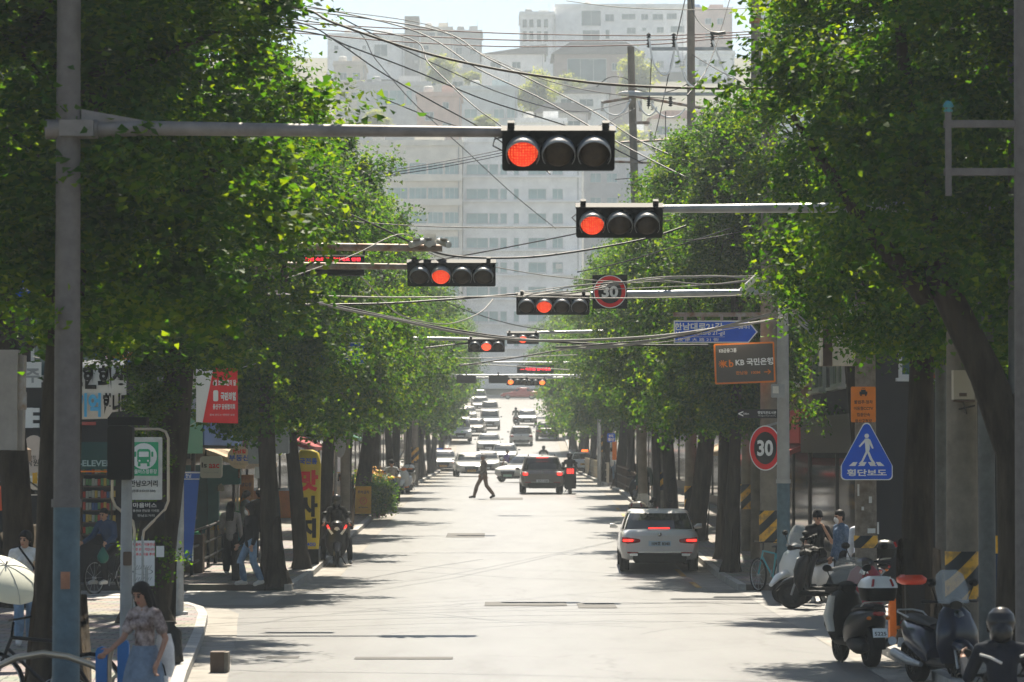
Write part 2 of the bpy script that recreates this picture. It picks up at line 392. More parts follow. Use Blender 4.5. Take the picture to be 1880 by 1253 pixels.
# ------------------------------------------------------------------ street trees
def leaf_material(name, hue):
    m = bpy.data.materials.new(name); m.use_nodes = True; nt = m.node_tree; L = nt.links.new
    for n in list(nt.nodes):
        if n.type == 'BSDF_PRINCIPLED': nt.nodes.remove(n)
    g = nt.nodes.new('ShaderNodeNewGeometry'); tc = nt.nodes.new('ShaderNodeTexCoord')
    nz = nt.nodes.new('ShaderNodeTexNoise'); nz.inputs['Scale'].default_value = 1.6; nz.inputs['Detail'].default_value = 3; L(tc.outputs['Object'], nz.inputs['Vector'])
    mv = nt.nodes.new('ShaderNodeMix'); mv.inputs['Factor'].default_value = .35; L(nz.outputs['Fac'], mv.inputs[2]); L(g.outputs['Random Per Island'], mv.inputs[3])
    r = nt.nodes.new('ShaderNodeValToRGB'); e = r.color_ramp.elements
    e[0].position = .3; e[1].position = .75; e[0].color = (*hue[0], 1); e[1].color = (*hue[2], 1); k = e.new(.52); k.color = (*hue[1], 1)
    L(mv.outputs[0], r.inputs['Fac'])
    p = nt.nodes.new('ShaderNodeBsdfPrincipled'); p.inputs['Roughness'].default_value = .55; p.inputs['Specular IOR Level'].default_value = .08
    L(r.outputs['Color'], p.inputs['Base Color'])
    t = nt.nodes.new('ShaderNodeBsdfTranslucent')
    mx = nt.nodes.new('ShaderNodeMix'); mx.data_type = 'RGBA'; mx.blend_type = 'MULTIPLY'; mx.inputs['Factor'].default_value = 1
    L(r.outputs['Color'], mx.inputs[6]); mx.inputs[7].default_value = (11, 6.6, .9, 1); L(mx.outputs[2], t.inputs['Color'])
    ms = nt.nodes.new('ShaderNodeMixShader'); ms.inputs[0].default_value = .37
    L(p.outputs[0], ms.inputs[1]); L(t.outputs[0], ms.inputs[2]); L(ms.outputs[0], nt.nodes['Material Output'].inputs['Surface'])
    return m
M_leaf = leaf_material('ginkgo_leaf', ((.005, .03, .002), (.013, .052, .003), (.045, .095, .006)))
M_leaf2 = leaf_material('hill_leaf', ((.04, .08, .02), (.06, .11, .025), (.1, .15, .03)))
M_bark = mat('bark', (.035, .028, .02), .9, spec=.15, var=.5, scale=9, bump=.9, bscale=22, stretch=(1, 1, .18))

def crown_mesh(name, seed, n_clump, n_leaf, leaf, rad, h0, h1, lump=.75, droop=.5, m=None, rmul=None, cl=.26, pad=14):
    """foliage made of single leaf faces gathered in clumps through an uneven volume"""
    rng = np.random.default_rng(seed)
    H = h1 - h0
    cs = []; pads = []
    ph = rng.uniform(0, 10, 3)
    npad = max(12, n_clump // pad)
    while len(pads) < npad:
        t = rng.uniform(0, 1); a = rng.uniform(0, 2 * PI)
        env = (math.sin(PI * min(1, .12 + t * .84)) ** .55) * (1 - .42 * t ** 2.2)
        if rmul: env *= rmul(t, a)
        lm = 1 + lump * (pnoise(Vector((math.cos(a) * 1.5 + ph[0], math.sin(a) * 1.5 + ph[1], t * 3.6 + ph[2]))) + .5 * pnoise(Vector((math.cos(a) * 3.4 + ph[1], math.sin(a) * 3.4 + ph[2], t * 9 + ph[0]))))
        rr = rad * env * lm * (rng.uniform(.0, 1) ** .42)
        pads.append((rr * math.cos(a), rr * math.sin(a), h0 + t * H, a, rng.uniform(.6, 1.25)))
    pr = cl * 2.1
    for k in range(n_clump):
        x, y, z, a, q = pads[k % npad]
        g = rng.normal(0, 1, 3); o = g[0] * pr * q * .75; w = g[1] * pr * q * .55
        cs.append((x + math.cos(a) * o - math.sin(a) * w, y + math.sin(a) * o + math.cos(a) * w, z + g[2] * pr * q * .34 - .12 * abs(o)))
    cs = np.array(cs)
    N = n_clump * n_leaf
    cen = np.repeat(cs, n_leaf, 0)
    off = rng.normal(0, 1, (N, 3)); off *= (cl * rng.uniform(.25, 1.0, (N, 1)))
    off[:, 2] -= droop * cl * np.abs(rng.normal(0, 1, N)) * .8
    p = cen + off
    s = leaf * rng.uniform(.65, 1.25, (N, 1))
    out = cs - np.array([0, 0, h0 + .35 * H]); out /= np.linalg.norm(out, axis=1, keepdims=True) + 1e-6
    cn = rng.normal(0, .35, (n_clump, 3)) + out * .55 + np.array([0, 0, .75]); cn /= np.linalg.norm(cn, axis=1, keepdims=True)
    q = np.repeat(cn, n_leaf, 0) + rng.normal(0, .42, (N, 3))                        # leaves of a clump face much the same way
    d = rng.normal(0, 1, (N, 3)) + np.repeat(out, n_leaf, 0) * .5; d[:, 2] -= .7
    d -= q * (d * q).sum(1, keepdims=True) / ((q * q).sum(1, keepdims=True) + 1e-6); d /= np.linalg.norm(d, axis=1, keepdims=True) + 1e-9
    u = np.cross(d, q); u /= np.linalg.norm(u, axis=1, keepdims=True) + 1e-9
    w = np.cross(u, d)
    # fan: stalk point, two shoulders, notched tip folded a little
    v0 = p; v1 = p + d * s * .8 + u * s * .62 + w * s * .12; v2 = p + d * s * .92 - w * s * .08; v3 = p + d * s * .8 - u * s * .62 + w * s * .12
    V = np.stack([v0, v1, v2, v3], 1).reshape(-1, 3)
    me = bpy.data.meshes.new(name)
    me.vertices.add(4 * N); me.vertices.foreach_set('co', V.astype(np.float32).ravel())
    me.loops.add(4 * N); me.loops.foreach_set('vertex_index', np.arange(4 * N, dtype=np.int32))
    me.polygons.add(N); me.polygons.foreach_set('loop_start', np.arange(0, 4 * N, 4, dtype=np.int32)); me.polygons.foreach_set('loop_total', np.full(N, 4, np.int32))
    me.materials.append(m or M_leaf); me.update(calc_edges=True)
    return me
def trunk_mesh(name, seed, h, r0, lean=(0, 0), limbs=7, top=1.0):
    rng = random.Random(seed); mb = MB()
    pts = []; k = 22
    for i in range(k + 1):
        t = i / k
        pts.append((lean[0] * t + .1 * math.sin(t * 5 + seed), lean[1] * t + .1 * math.cos(t * 4 + seed), h * top * t - .05))
    rs = [r0 * (1.45 if i == 0 else 1.0 - .8 * (i / k) ** 1.1) for i in range(k + 1)]
    pts.insert(1, (pts[0][0], pts[0][1], .25)); rs.insert(1, r0 * 1.08)
    mb.tube(pts, rs, 22)
    for j, v in enumerate(mb.v):          # ridged bark and root flare
        i = min(j // 22, len(pts) - 1); c = Vector(pts[i]); d = Vector(v) - c; a = math.atan2(d.y, d.x)
        f = 1 + .13 * pnoise(Vector((math.cos(a) * 2.6 + seed, math.sin(a) * 2.6, v[2] * .8))) + .07 * pnoise(Vector((math.cos(a) * 7, math.sin(a) * 7 + seed, v[2] * 1.5)))
        if v[2] < .5: f *= 1 + .14 * (1 - v[2] / .5) * math.sin(a * 4 + seed)
        mb.v[j] = tuple(c + d * f)
    for j in range(limbs):
        t = .46 + .42 * j / limbs; i = int(t * k); b = Vector(pts[i + 1]); a = j * 2.4 + seed
        L_ = rng.uniform(1.5, 2.4) * (1 - .4 * t)
        q = [b]
        for n in range(1, 5):
            q.append(b + Vector((math.cos(a) * L_ * n / 4, math.sin(a) * L_ * n / 4, L_ * .75 * (n / 4) ** .8)) + Vector((rng.uniform(-.08, .08), rng.uniform(-.08, .08), 0)))
        r = r0 * .42 * (1 - .5 * t)
        mb.tube(q, [r, r * .8, r * .6, r * .4, r * .15], 7)
        for n in (2, 3):
            mb.tube([q[n], q[n] + Vector((math.cos(a + 1) * .5, math.sin(a + 1) * .5, .5)), q[n] + Vector((math.cos(a + 1.3) * .8, math.sin(a + 1.3) * .8, .6))], [r * .4, r * .25, r * .08], 5)
    me = bpy.data.meshes.new(name); me.from_pydata(mb.v, [], mb.f); me.materials.append(M_bark)
    me.polygons.foreach_set('use_smooth', [True] * len(me.polygons)); me.update()
    return me
CR_NEAR = [crown_mesh('crown', 11 + k, 4000, 30, .07, 2.3, 4.2, 12.4, cl=.17, lump=.55) for k in range(3)]
CR_MID = [crown_mesh('crown', 31 + k, 2300, 25, .09, 2.5, 3.4, 10.7, cl=.19) for k in range(3)]
CR_FAR = [crown_mesh('crown', 51 + k, 1100, 18, .15, 2.6, 3.0, 10.9, cl=.27) for k in range(2)]
TR = [trunk_mesh('trunk', 3 + k, 9.5, (.2, .25, .22, .28, .18)[k], ((.5, .1), (-.4, .2), (.1, -.3), (.8, .1), (-.7, -.1))[k]) for k in range(5)]
def tree(label, x, y, crown, trunk, rz=0, sc=1.0, sr=1.0, group='ginkgo trees along the street', z=None, crown_off=(0, 0, 0), name='ginkgo_tree'):
    t = thing(name, label, 'tree', (x, y, (gz(y) + KERB) if z is None else z), rz, group)
    a = bpy.data.objects.new('trunk', trunk); COL.objects.link(a); a.parent = t; a.scale = (sc * sr, sc * sr, sc)
    c = bpy.data.objects.new('crown', crown); COL.objects.link(c); c.parent = t; c.scale = (sr, sr, sc); c.location = crown_off
    return t
rt = random.Random(5)
NTH = ['first', 'second', 'third', 'fourth', 'fifth', 'sixth', 'seventh', 'eighth', 'ninth', 'tenth', 'eleventh', 'twelfth', 'thirteenth', 'fourteenth', 'fifteenth', 'sixteenth', 'seventeenth', 'eighteenth', 'nineteenth', 'twentieth']
LEFT_TREES = [(35, -4.85), (52, -5.6), (67.5, -4.72), (75.5, -4.8), (87, -4.75), (98, -4.75), (109, -4.8), (121, -4.75), (133, -4.7), (143, -4.8), (163, -4.8), (176, -4.8), (190, -4.8), (205, -4.8), (220, -4.8), (243, -4.8), (262, -4.9), (285, -4.9), (310, -4.9), (340, -4.9)]
RIGHT_TREES = [(46.5, 5.98), (60, 6.6), (74, 5.15), (80, 5.3), (90, 5.2), (101, 5.2), (112, 5.2), (124, 5.2), (136, 5.2), (147, 5.2), (164, 5.2), (178, 5.2), (193, 5.2), (210, 5.2), (228, 5.2), (248, 5.2), (270, 5.2), (296, 5.2), (330, 5.2)]
def put_row(lst, side):
    for i, (y, x) in enumerate(lst):
        near = y < 64; mid = y < 150
        cr = (CR_NEAR if near else CR_MID if mid else CR_FAR); c = cr[i % len(cr)]
        sc = rt.uniform(.95, 1.04); sr = rt.uniform(.94, 1.06) * ((1.14 if side < 0 else .95) if near else .95 if side < 0 else .9) * (1.16 if side < 0 and i == 0 else 1)
        word = 'left' if side < 0 else 'right'
        tree(f'ginkgo street tree, {NTH[i]} from the front in the {word} kerb row' + (', pale with haze' if y > 200 else ''), x, y, c, TR[(i * 3 + (side > 0)) % 5], rt.uniform(-.8, .8), sc, sr, f'ginkgo trees in the {word} row', crown_off=(0, 0, 1.1 if side > 0 and i == 1 else 0))
put_row(LEFT_TREES, -1)
tree('ginkgo tree set back from the left kerb beside the alley', -8.6, 57.5, CR_NEAR[2], TR[1], 2, 1, 1.25, 'ginkgo trees behind the kerb rows', crown_off=(0, 0, 2.2))
tree('ginkgo tree set back from the right kerb by the alley behind the steel posts', 9.0, 57, CR_NEAR[0], TR[0], 1, 1, 1.35, 'ginkgo trees behind the kerb rows')
tree('ginkgo tree on the near right pavement filling the top right corner', 8.3, 42.5, CR_NEAR[2], TR[2], 4, 1, 1.3, 'ginkgo trees behind the kerb rows')
put_row(RIGHT_TREES, 1)

# the leaning tree at the right edge
mb = MB(); mb.tube([(0, 0, -.05), (0, 0, .3), (.02, 0, 1.6), (-.02, 0, 2.7), (-.3, 0, 3.6), (-.75, .1, 4.7), (-1.0, .2, 6.0), (-1.2, .3, 8.5)], [.34, .25, .22, .2, .18, .15, .1, .03], 12)
mb.tube([(-.05, 0, 3.0), (.35, .2, 4.4), (.6, .3, 6.5), (.7, .4, 8.5)], [.17, .14, .09, .03], 9); mb.tube([(-.9, .1, 4.5), (-1.6, -.3, 5.4), (-2.3, -.4, 6.6)], [.11, .08, .03], 8)
lm = bpy.data.meshes.new('trunk'); lm.from_pydata(mb.v, [], mb.f); lm.materials.append(M_bark); lm.polygons.foreach_set('use_smooth', [True] * len(lm.polygons)); lm.update()
tree('ginkgo tree at the right edge whose dark trunk leans over the meter box', 5.95, 38, CR_NEAR[1], lm, 0, 1.0, 1.15, 'ginkgo trees in the right row', crown_off=(-.2, -.1, .55))
# ------------------------------------------------------------------ buildings
def wallmat(n, c, v=.12): return mat(n, c, .9, spec=.2, var=v, scale=.7, bump=.15, bscale=30)
def brick(name, c1, c2):
    m = paving(name, c1, c2, .24, .08, tuple(c * .6 for c in c1)); return m
W_white = wallmat('pale_render', (.8, .8, .79)); W_cream = wallmat('cream_render', (.68, .64, .56)); W_grey = wallmat('grey_render', (.5, .5, .49))  # wall colours lifted to stand in for some haze on the hill
W_brick = wallmat('red_brick', (.26, .12, .085), .25); W_brickb = wallmat('brown_brick', (.2, .14, .1), .25); W_tile = wallmat('beige_tile', (.55, .49, .41))
W_dark = wallmat('dark_cladding', (.03, .03, .031)); W_conc = wallmat('raw_concrete', (.3, .29, .27), .2); W_pink = wallmat('pinkish_brick', (.52, .38, .32)); W_bluegrey = wallmat('blue_grey_panel', (.45, .52, .53))
W_taupe = wallmat('taupe_brick', (.36, .3, .27))
M_bluetank = mat('tank_blue', (.1, .2, .4), .6)
M_roof = mat('roof_grey', (.17, .16, .155), .8, var=.2); M_roofred = mat('roof_red', (.45, .27, .22), .8, var=.2)
M_winglass = mat('window_glass', (.05, .1, .105), .12, spec=.7, var=.25, scale=.6)
M_winhazed = mat('window_glass_hazed', (.2, .33, .33), .15, spec=.7, var=.2, scale=.4)  # paler copy of the window glass, haze painted into its colour
M_frame = mat('window_frame_white', (.6, .6, .58), .5); M_frameb = mat('window_frame_bronze', (.06, .05, .045), .5)
M_interior = mat('shop_interior', (.05, .042, .03), .8, color2=(.1, .085, .06), scale=1.2)
_wc = {}
def window(parent, c, w, h, face='front', frame=None, glass=None, muntins=1, frames_d=.1):
    """frame (> pane) on a wall; face front = towards -y, east = towards +x, west = towards -x"""
    frame = frame or M_frame; glass = glass or M_winglass
    key = (round(w, 1), round(h, 1), frame.name, glass.name, muntins)
    if key not in _wc:
        w_, h_ = key[0], key[1]; t = .07; a = MB()
        for x in (-w_ / 2 + t / 2, w_ / 2 - t / 2): a.box((x, 0, 0), (t, frames_d, h_))
        for z in (-h_ / 2 + t / 2, h_ / 2 - t / 2): a.box((0, -.004, z), (w_ - 2 * t - .002, frames_d, t))
        for k in range(muntins): a.box((-w_ / 2 + w_ * (k + 1) / (muntins + 1), .004, 0), (.05, frames_d - .02, h_ - 2 * t - .002))
        a.box((0, -.05, -h_ / 2 - .04), (w_ + .12, .2, .07))
        f = a.build('window', frame); p = MB().box((0, .025, 0), (w_ - .1, .02, h_ - .1)).build('pane', glass)
        _wc[key] = (f.data, p.data); bpy.data.objects.remove(f); bpy.data.objects.remove(p)
    fd, pd = _wc[key]
    o = bpy.data.objects.new('window', fd); COL.objects.link(o); o.parent = parent; o.location = c
    o.rotation_euler = (0, 0, {'front': 0, 'east': PI / 2, 'west': -PI / 2}[face])
    p = bpy.data.objects.new('pane', pd); COL.objects.link(p); p.parent = o
    return o
def PZ(py, Y): return U(940, py, Y).z

def hill_house(label, px0, px1, py0, py1, Y, m, rects=(), depth=12, roof='flat', roofm=None, frame=None, glass=None, mun=1, name='house', cat='house', bands=(), roofh=1.6):
    x0, x1 = XG(px0, Y), XG(px1, Y); z1, z0 = PZ(py0, Y), PZ(py1, Y)
    t = thing(name, label, cat, ((x0 + x1) / 2, Y, z0), 0, 'houses and flats on the hill')
    w, h = x1 - x0, z1 - z0
    zb = -6 if py1 < 690 else -1
    MB().box((0, depth / 2, (h + zb) / 2), (w, depth, h - zb)).build('wall', m, t)
    rm = roofm or M_roof
    if roof == 'flat':
        a = MB(); a.box((0, depth / 2, h + .12), (w + .5, depth + .5, .236))
        a.box((0, -.1, h + .5), (w + .3, .2, .5)); a.box((-w / 2 - .05, depth / 2, h + .5), (.2, depth - .1, .5)); a.box((w / 2 + .05, depth / 2, h + .5), (.2, depth - .1, .5))
        a.build('roof', m if roofm is None else roofm, t)
        MB().box((w * .2, depth * .6, h + 1.3), (min(4, w * .3), 3, 2.1)).build('stair_head', m, t)
        MB().lathe([(.001, 0), (.8, 0), (.8, 1.5), (.6, 1.75), (.001, 1.8)], 14, Matrix.Translation((-w * .25, depth * .3, h + .24))).build('water_tank', [M_offwhite, M_grey, M_bluetank][int(px0) % 3], t)
        MB().tube([(w * .35, 1, h + .2), (w * .35, 1, h + 3)], .04, 5).build('aerial', M_steel, t)
    elif roof == 'gable':
        a = MB(); a.prism([(-w / 2 - .6, h), (w / 2 + .6, h), (w / 2 - w * .18, h + roofh), (-w / 2 + w * .18, h + roofh)], -.6, depth + .6); a.build('roof', rm, t)
    elif roof == 'shed':
        a = MB(); a.prism([(-w / 2 - .4, h), (w / 2 + .4, h), (w / 2 + .4, h + roofh)], -.5, depth + .5); a.build('roof', rm, t)
    for (a, b, c, d) in rects:
        wx0, wx1 = XG(a, Y) - t.location.x, XG(c, Y) - t.location.x
        wz1, wz0 = PZ(b, Y) - z0, PZ(d, Y) - z0
        window(t, ((wx0 + wx1) / 2, -.05, (wz0 + wz1) / 2), wx1 - wx0, wz1 - wz0, 'front', frame, glass, mun if (wx1 - wx0) > 1.3 else 0)
    nx = max(1, int(w / 6))
    for k in range(nx):
        if h > 4: MB().box((-w / 2 + w * (k + .5) / nx + .9, -.32, h * (.35 + .13 * (k % 3))), (.85, .4, .65)).build('air_conditioner', M_offwhite, t)
    MB().tube([(w * .47, -.08, 0), (w * .47, -.08, h - .1)], .06, 6).build('drain_pipe', M_grey, t)
    if bands:
        for (py, hh) in bands: MB().box((0, -.28, PZ(py, Y) - z0), (w + .1, .56, hh)).build('balcony_slab', m, t)
    return t
def grid(cols, rows): return [(a, y, b, y + h) for (y, h) in rows for (a, b) in cols]
rowsA = [(302 + 45 * k, 19) for k in range(8)]
hill_house('long pale block of flats with rows of teal windows behind the signals', 850, 1068, 262, 700, 432, W_white, grid([(856, 896), (898, 915), (918, 931), (943, 953), (970, 1003), (1014, 1034)], rowsA), 14, name='apartment_building', cat='flats', glass=M_winhazed, bands=[(325 + 45 * k, .25) for k in range(8)])
hill_house('pale flats with glazed balconies on every storey, left of the long block', 640, 848, 268, 700, 428.5, W_cream, grid([(668, 706), (710, 748), (751, 783), (785, 813), (816, 843)], [(300 + 45 * k, 22) for k in range(8)]), 14, name='apartment_building', cat='flats', glass=M_winhazed, mun=2, bands=[(327 + 45 * k, .9) for k in range(8)])
hill_house('grey flats behind the right trees with paired windows', 1072, 1240, 300, 700, 446, W_grey, grid([(1084, 1104), (1114, 1134), (1150, 1176), (1190, 1220)], [(318 + 44 * k, 18) for k in range(7)]), 14, name='apartment_building', cat='flats', glass=M_winhazed)
hill_house('white building on the hilltop with square windows under a stepped roofline', 1020, 1262, 14, 240, 700, W_white, [(1068, 20, 1104, 48), (1112, 26, 1128, 40), (1142, 26, 1168, 36), (1178, 26, 1191, 37), (1199, 26, 1219, 37), (1225, 25, 1244, 36), (1070, 56, 1102, 76), (1112, 55, 1120, 72), (1152, 51, 1168, 63), (1180, 51, 1188, 57), (1207, 50, 1220, 61), (1232, 48, 1258, 60), (1206, 112, 1220, 125), (1240, 112, 1258, 125), (1206, 150, 1220, 163), (1240, 150, 1258, 163)], 20, name='apartment_building', cat='flats')
hill_house('left wing of the hilltop building with tall narrow windows', 955, 1018, 28, 150, 694, W_white, grid([(960, 967), (972, 979), (986, 993), (999, 1006)], [(36, 14), (58, 18), (84, 18)]), 18, name='apartment_building', cat='flats', frame=M_frameb)
hill_house('white flats on the hilltop beside the grey utility pole', 1264, 1350, 100, 240, 690, W_white, grid([(1284, 1299), (1312, 1326)], [(110, 13), (140, 13), (170, 13)]), 16, name='apartment_building', cat='flats')
hill_house('brick red block standing behind the hilltop building', 1262, 1346, 20, 200, 722, W_pink, grid([(1296, 1308), (1318, 1330)], [(34, 11), (60, 11)]), 14, name='apartment_building', cat='flats')
hill_house('brick house with dark hipped roof and white framed picture window', 1018, 1180, 100, 180, 600, W_taupe, [(1042, 108, 1114, 150), (1124, 116, 1140, 130)], 14, 'gable', M_roof, roofh=2.2, mun=2)
hill_house('small white house among the trees under the brick house', 1020, 1118, 172, 230, 556, W_white, grid([(1030, 1050), (1064, 1090)], [(182, 14)]), 10, 'shed', M_roof)
hill_house('low house with pale sloping roof behind the crossing wires', 985, 1080, 208, 300, 520, W_grey, grid([(1000, 1024), (1040, 1066)], [(222, 16), (256, 16)]), 10, 'gable', M_roof)
hill_house('grey roofed house with red awning strip beside the leaning utility pole', 1196, 1335, 218, 330, 500, W_cream, grid([(1206, 1230), (1250, 1276), (1296, 1318)], [(232, 16), (272, 16)]), 11, 'gable', M_roofred, roofh=1.2)
hill_house('flat roofed house between trees at the right foot of the hill', 1100, 1200, 252, 420, 470, W_white, grid([(1112, 1134), (1150, 1180)], [(264, 16), (300, 16)]), 10)
hill_house('grey villa with wide dark glass front on the left hillside', 655, 790, 158, 236, 560, W_grey, [(690, 166, 712, 194), (714, 166, 742, 194), (745, 166, 756, 194), (770, 186, 780, 204)], 12, 'flat', glass=M_winhazed)
hill_house('pink brick house below the grey villa', 765, 846, 178, 330, 520, W_pink, [(812, 188, 824, 200), (780, 206, 796, 222), (812, 226, 828, 242)], 10)
hill_house('teal windowed flats stepping down the slope beside the pink house', 846, 950, 166, 330, 540, W_bluegrey, grid([(852, 876), (906, 926), (930, 946)], [(200, 18), (238, 18)]), 12, glass=M_winhazed)
hill_house('long low white building along the left hill crest', 600, 742, 68, 160, 690, W_white, [(636, 84, 643, 92), (664, 84, 671, 92), (686, 82, 710, 104), (738, 84, 741, 90), (612, 84, 620, 92)], 14, 'flat')
hill_house('concrete stair tower standing above the left hill crest', 742, 769, 30, 160, 688, W_conc, [(750, 80, 758, 90)], 6, 'none', name='tower', cat='tower')
hill_house('crest building with a strip of ribbon windows beside the tower', 771, 830, 56, 160, 692, W_cream, [(774, 60, 798, 67), (802, 60, 826, 67), (776, 84, 786, 92)], 12, 'flat')
hill_house('plain grey house at the right end of the left crest', 832, 884, 62, 160, 696, W_grey, [(836, 88, 848, 100), (862, 88, 874, 100)], 12, 'flat')
hill_house('wide white house with ramp roof left of the hilltop building', 884, 1000, 100, 190, 640, W_white, [(900, 114, 920, 126), (940, 114, 956, 126), (960, 130, 976, 140)], 12, 'shed', M_roof, roofh=2)
hill_house('beige house half hidden by the left tree tops', 612, 668, 120, 300, 600, W_tile, grid([(622, 636), (646, 660)], [(134, 14), (170, 14), (206, 14)]), 12)
hill_house('cream retaining house under the round tree on the slope', 770, 862, 132, 200, 610, W_cream, [(782, 146, 800, 158), (830, 150, 850, 160)], 12, 'flat')
hill_house('white flats with balconies in the middle of the slope', 948, 1040, 226, 420, 486, W_white, grid([(956, 976), (984, 1006), (1014, 1032)], [(240, 16), (276, 16), (312, 16)]), 12, glass=M_winhazed)
hill_house('narrow tall flats left of the cross street behind the tree tops', 560, 640, 240, 700, 440, W_tile, grid([(572, 592), (606, 628)], [(262 + 44 * k, 18) for k in range(6)]), 12, name='apartment_building', cat='flats')
hill_house('brick flats right of the cross street behind the trees', 1244, 1400, 330, 700, 438, W_pink, grid([(1256, 1280), (1300, 1324), (1344, 1370)], [(350 + 44 * k, 18) for k in range(6)]), 12, name='apartment_building', cat='flats')
hill_house('glass fronted teal office tower behind the right utility pole', 1404, 1520, -40, 300, 560, W_bluegrey, grid([(1410, 1440), (1446, 1476), (1482, 1512)], [(-30 + 30 * k, 22) for k in range(8)]), 14, name='office_building', cat='offices', glass=M_winhazed)
# terrace walls on the hill
CRH = [crown_mesh('crown', 81 + k, 420, 20, .34, 3.0, .6, 6.2, cl=.55, m=M_leaf2) for k in range(2)]
TRH = trunk_mesh('trunk', 9, 4.5, .16, (.2, .1), 4)
def hill_tree(label, px, py_base, Y, w_px, h_px):
    p = U(px, py_base, Y); s = F_PX / Y; w = w_px / s / 6.2; h = h_px / s / 6.4
    t = thing('hillside_tree', label, 'tree', p, px, 'trees on the hill')
    for nm, d in (('trunk', TRH), ('crown', CRH[int(px) % 2])):
        o = bpy.data.objects.new(nm, d); COL.objects.link(o); o.parent = t; o.scale = (w, w, h)
hill_tree('round bushy tree on the slope under the concrete tower', 808, 148, 596, 48, 46)
hill_tree('low shrub beside the round tree on the slope', 868, 152, 596, 32, 20)
hill_tree('wide tree in front of the brick house', 985, 212, 550, 66, 80)
hill_tree('tree in front of the picture window of the brick house', 1040, 178, 580, 50, 40)
hill_tree('tall tree right of the brick house', 1166, 172, 560, 62, 72)
hill_tree('bright tree between the hill houses by the leaning pole', 1150, 300, 465, 80, 66)
hill_tree('shrub on the left slope below the villa', 690, 236, 520, 44, 34)
hill_tree('yellowish shrub beside the teal windowed flats', 890, 236, 500, 40, 24)
hill_tree('pine like tree on the right slope by the red awning', 1240, 330, 470, 70, 60)
hill_tree('tree beneath the white flats in the middle of the slope', 960, 330, 470, 60, 50)
hill_tree('tree at the left foot of the hill beside the pale flats', 640, 300, 470, 70, 70)

# ------------------------------------------------------------------ buildings along the street
M_shopglass = mat('shop_glass', (.02, .024, .022), .08, spec=.7, var=.3, scale=.5)
def street_building(label, side, y0, y1, h, m, fascia, shop=None, cols=3, floors=None, xf=7.7, depth=12, front_cols=0, awning=None, name='shop_building', frame=None):
    z = gz((y0 + y1) / 2) + KERB - .05; L = y1 - y0
    xw = side * xf
    t = thing(name, label, 'shop building', (xw, y0, z), 0, 'shop buildings along the street')
    MB().box((side * depth / 2, L / 2, h / 2 - .5), (depth, L, h + 1)).build('wall', m, t)
    a = MB(); a.box((side * depth / 2, L / 2, h + .06), (depth + .3, L + .02, .12)); a.box((-side * .02, L / 2, h + .36), (.2, L - .05, .5)); a.box((side * depth / 2, .08, h + .36), (depth - .3, .2, .5))
    a.build('roof', W_conc, t)
    face = 'west' if side > 0 else 'east'
    floors = floors or max(1, int((h - 3.6) / 3))
    for f in range(floors):
        for c in range(cols):
            window(t, (-side * .04, L * (c + .5) / cols, 5.0 + f * 3), L / cols * .6, 1.5, face, frame)
        for c in range(front_cols):
            window(t, (side * (1.4 + c * 2.6), -.05, 5.0 + f * 3), 1.7, 1.4, 'front', frame)
    # ground floor: recessed dark shop with piers, mullions and door
    g = MB(); n = max(2, int(L / 4.5))
    for k in range(n): g.box((-side * .03, L * (k + .5) / n, 1.35), (.06, L / n - .16, 2.5))
    gl = g.build('shop_window', M_shopglass, t)
    fr = MB()
    for k in range(n + 1): fr.box((-side * .06, min(max(L * k / n, .06), L - .06), 1.35), (.07, .14, 2.7))
    fr.box((-side * .06, L / 2, .2), (.08, L - .3, .4)); fr.build('frame', M_frameb if shop is None else shop, gl)
    MB().box((-side * .16, L / 2, 3.15), (.3, L - .3, .85)).build('fascia', fascia, t)
    if awning:
        q = MB(); q.prism([(0, 2.75), (-side * 1.3, 2.25), (-side * 1.3, 2.13), (0, 2.62)][::(1 if side < 0 else -1)], .3, L - .3); q.build('awning', awning, t)
    return t
M_fb, M_fg, M_fr, M_fw, M_fk, M_fy = mat('fascia_blue', (.03, .1, .3), .5), mat('fascia_green', (.03, .2, .12), .5), mat('fascia_red', (.4, .04, .03), .5), mat('fascia_white', (.6, .58, .54), .5), mat('fascia_dark', (.05, .045, .04), .5), mat('fascia_yellow', (.55, .35, .05), .5)
A1 = mat('awning_maroon', (.3, .05, .05), .8); A2 = mat('awning_tan', (.4, .3, .2), .8); A3 = mat('awning_green', (.05, .18, .1), .8)
LB = [('dark corner building behind the hanging banner at the left alley', 68.6, 80, 10.5, W_dark, M_fg, None, 3, 3), ('teal fronted low building left of the walking pair', 80.1, 92, 8.2, W_tile, M_fb, A2, 4, 0),
      ('red brick shop building behind the yellow banner', 92.1, 106, 11, W_brick, M_fy, None, 4, 0), ('grey shop building beside the round traffic mirror', 106.1, 120, 9, W_grey, M_fr, A1, 4, 0),
      ('cream shop building behind the yellow folding board', 120.1, 134, 11, W_cream, M_fw, None, 4, 0), ('brown brick building before the second alley on the left', 134.1, 148, 10, W_brickb, M_fb, A3, 4, 0),
      ('white building past the second alley on the left', 157, 176, 12, W_white, M_fr, None, 5, 3), ('beige tiled building in the left haze', 176.1, 200, 10, W_tile, M_fg, None, 6, 0), ('grey block at the left foot of the slope', 200.1, 228, 12, W_grey, M_fb, None, 6, 0),
      ('pale building where the slope begins on the left', 236, 262, 11, W_white, M_fk, None, 6, 3), ('brick building halfway up the left slope', 262.1, 295, 12, W_brick, M_fw, None, 6, 0), ('hazy cream building high on the left slope', 295.1, 340, 12, W_cream, M_fr, None, 6, 0), ('last grey building before the cross street on the left', 340.1, 392, 12, W_grey, M_fb, None, 6, 0)]
for l, a, b, h, m, f, aw, c, fc in LB: street_building(l, -1, a, b, h, m, f, None, c, front_cols=fc, awning=aw)
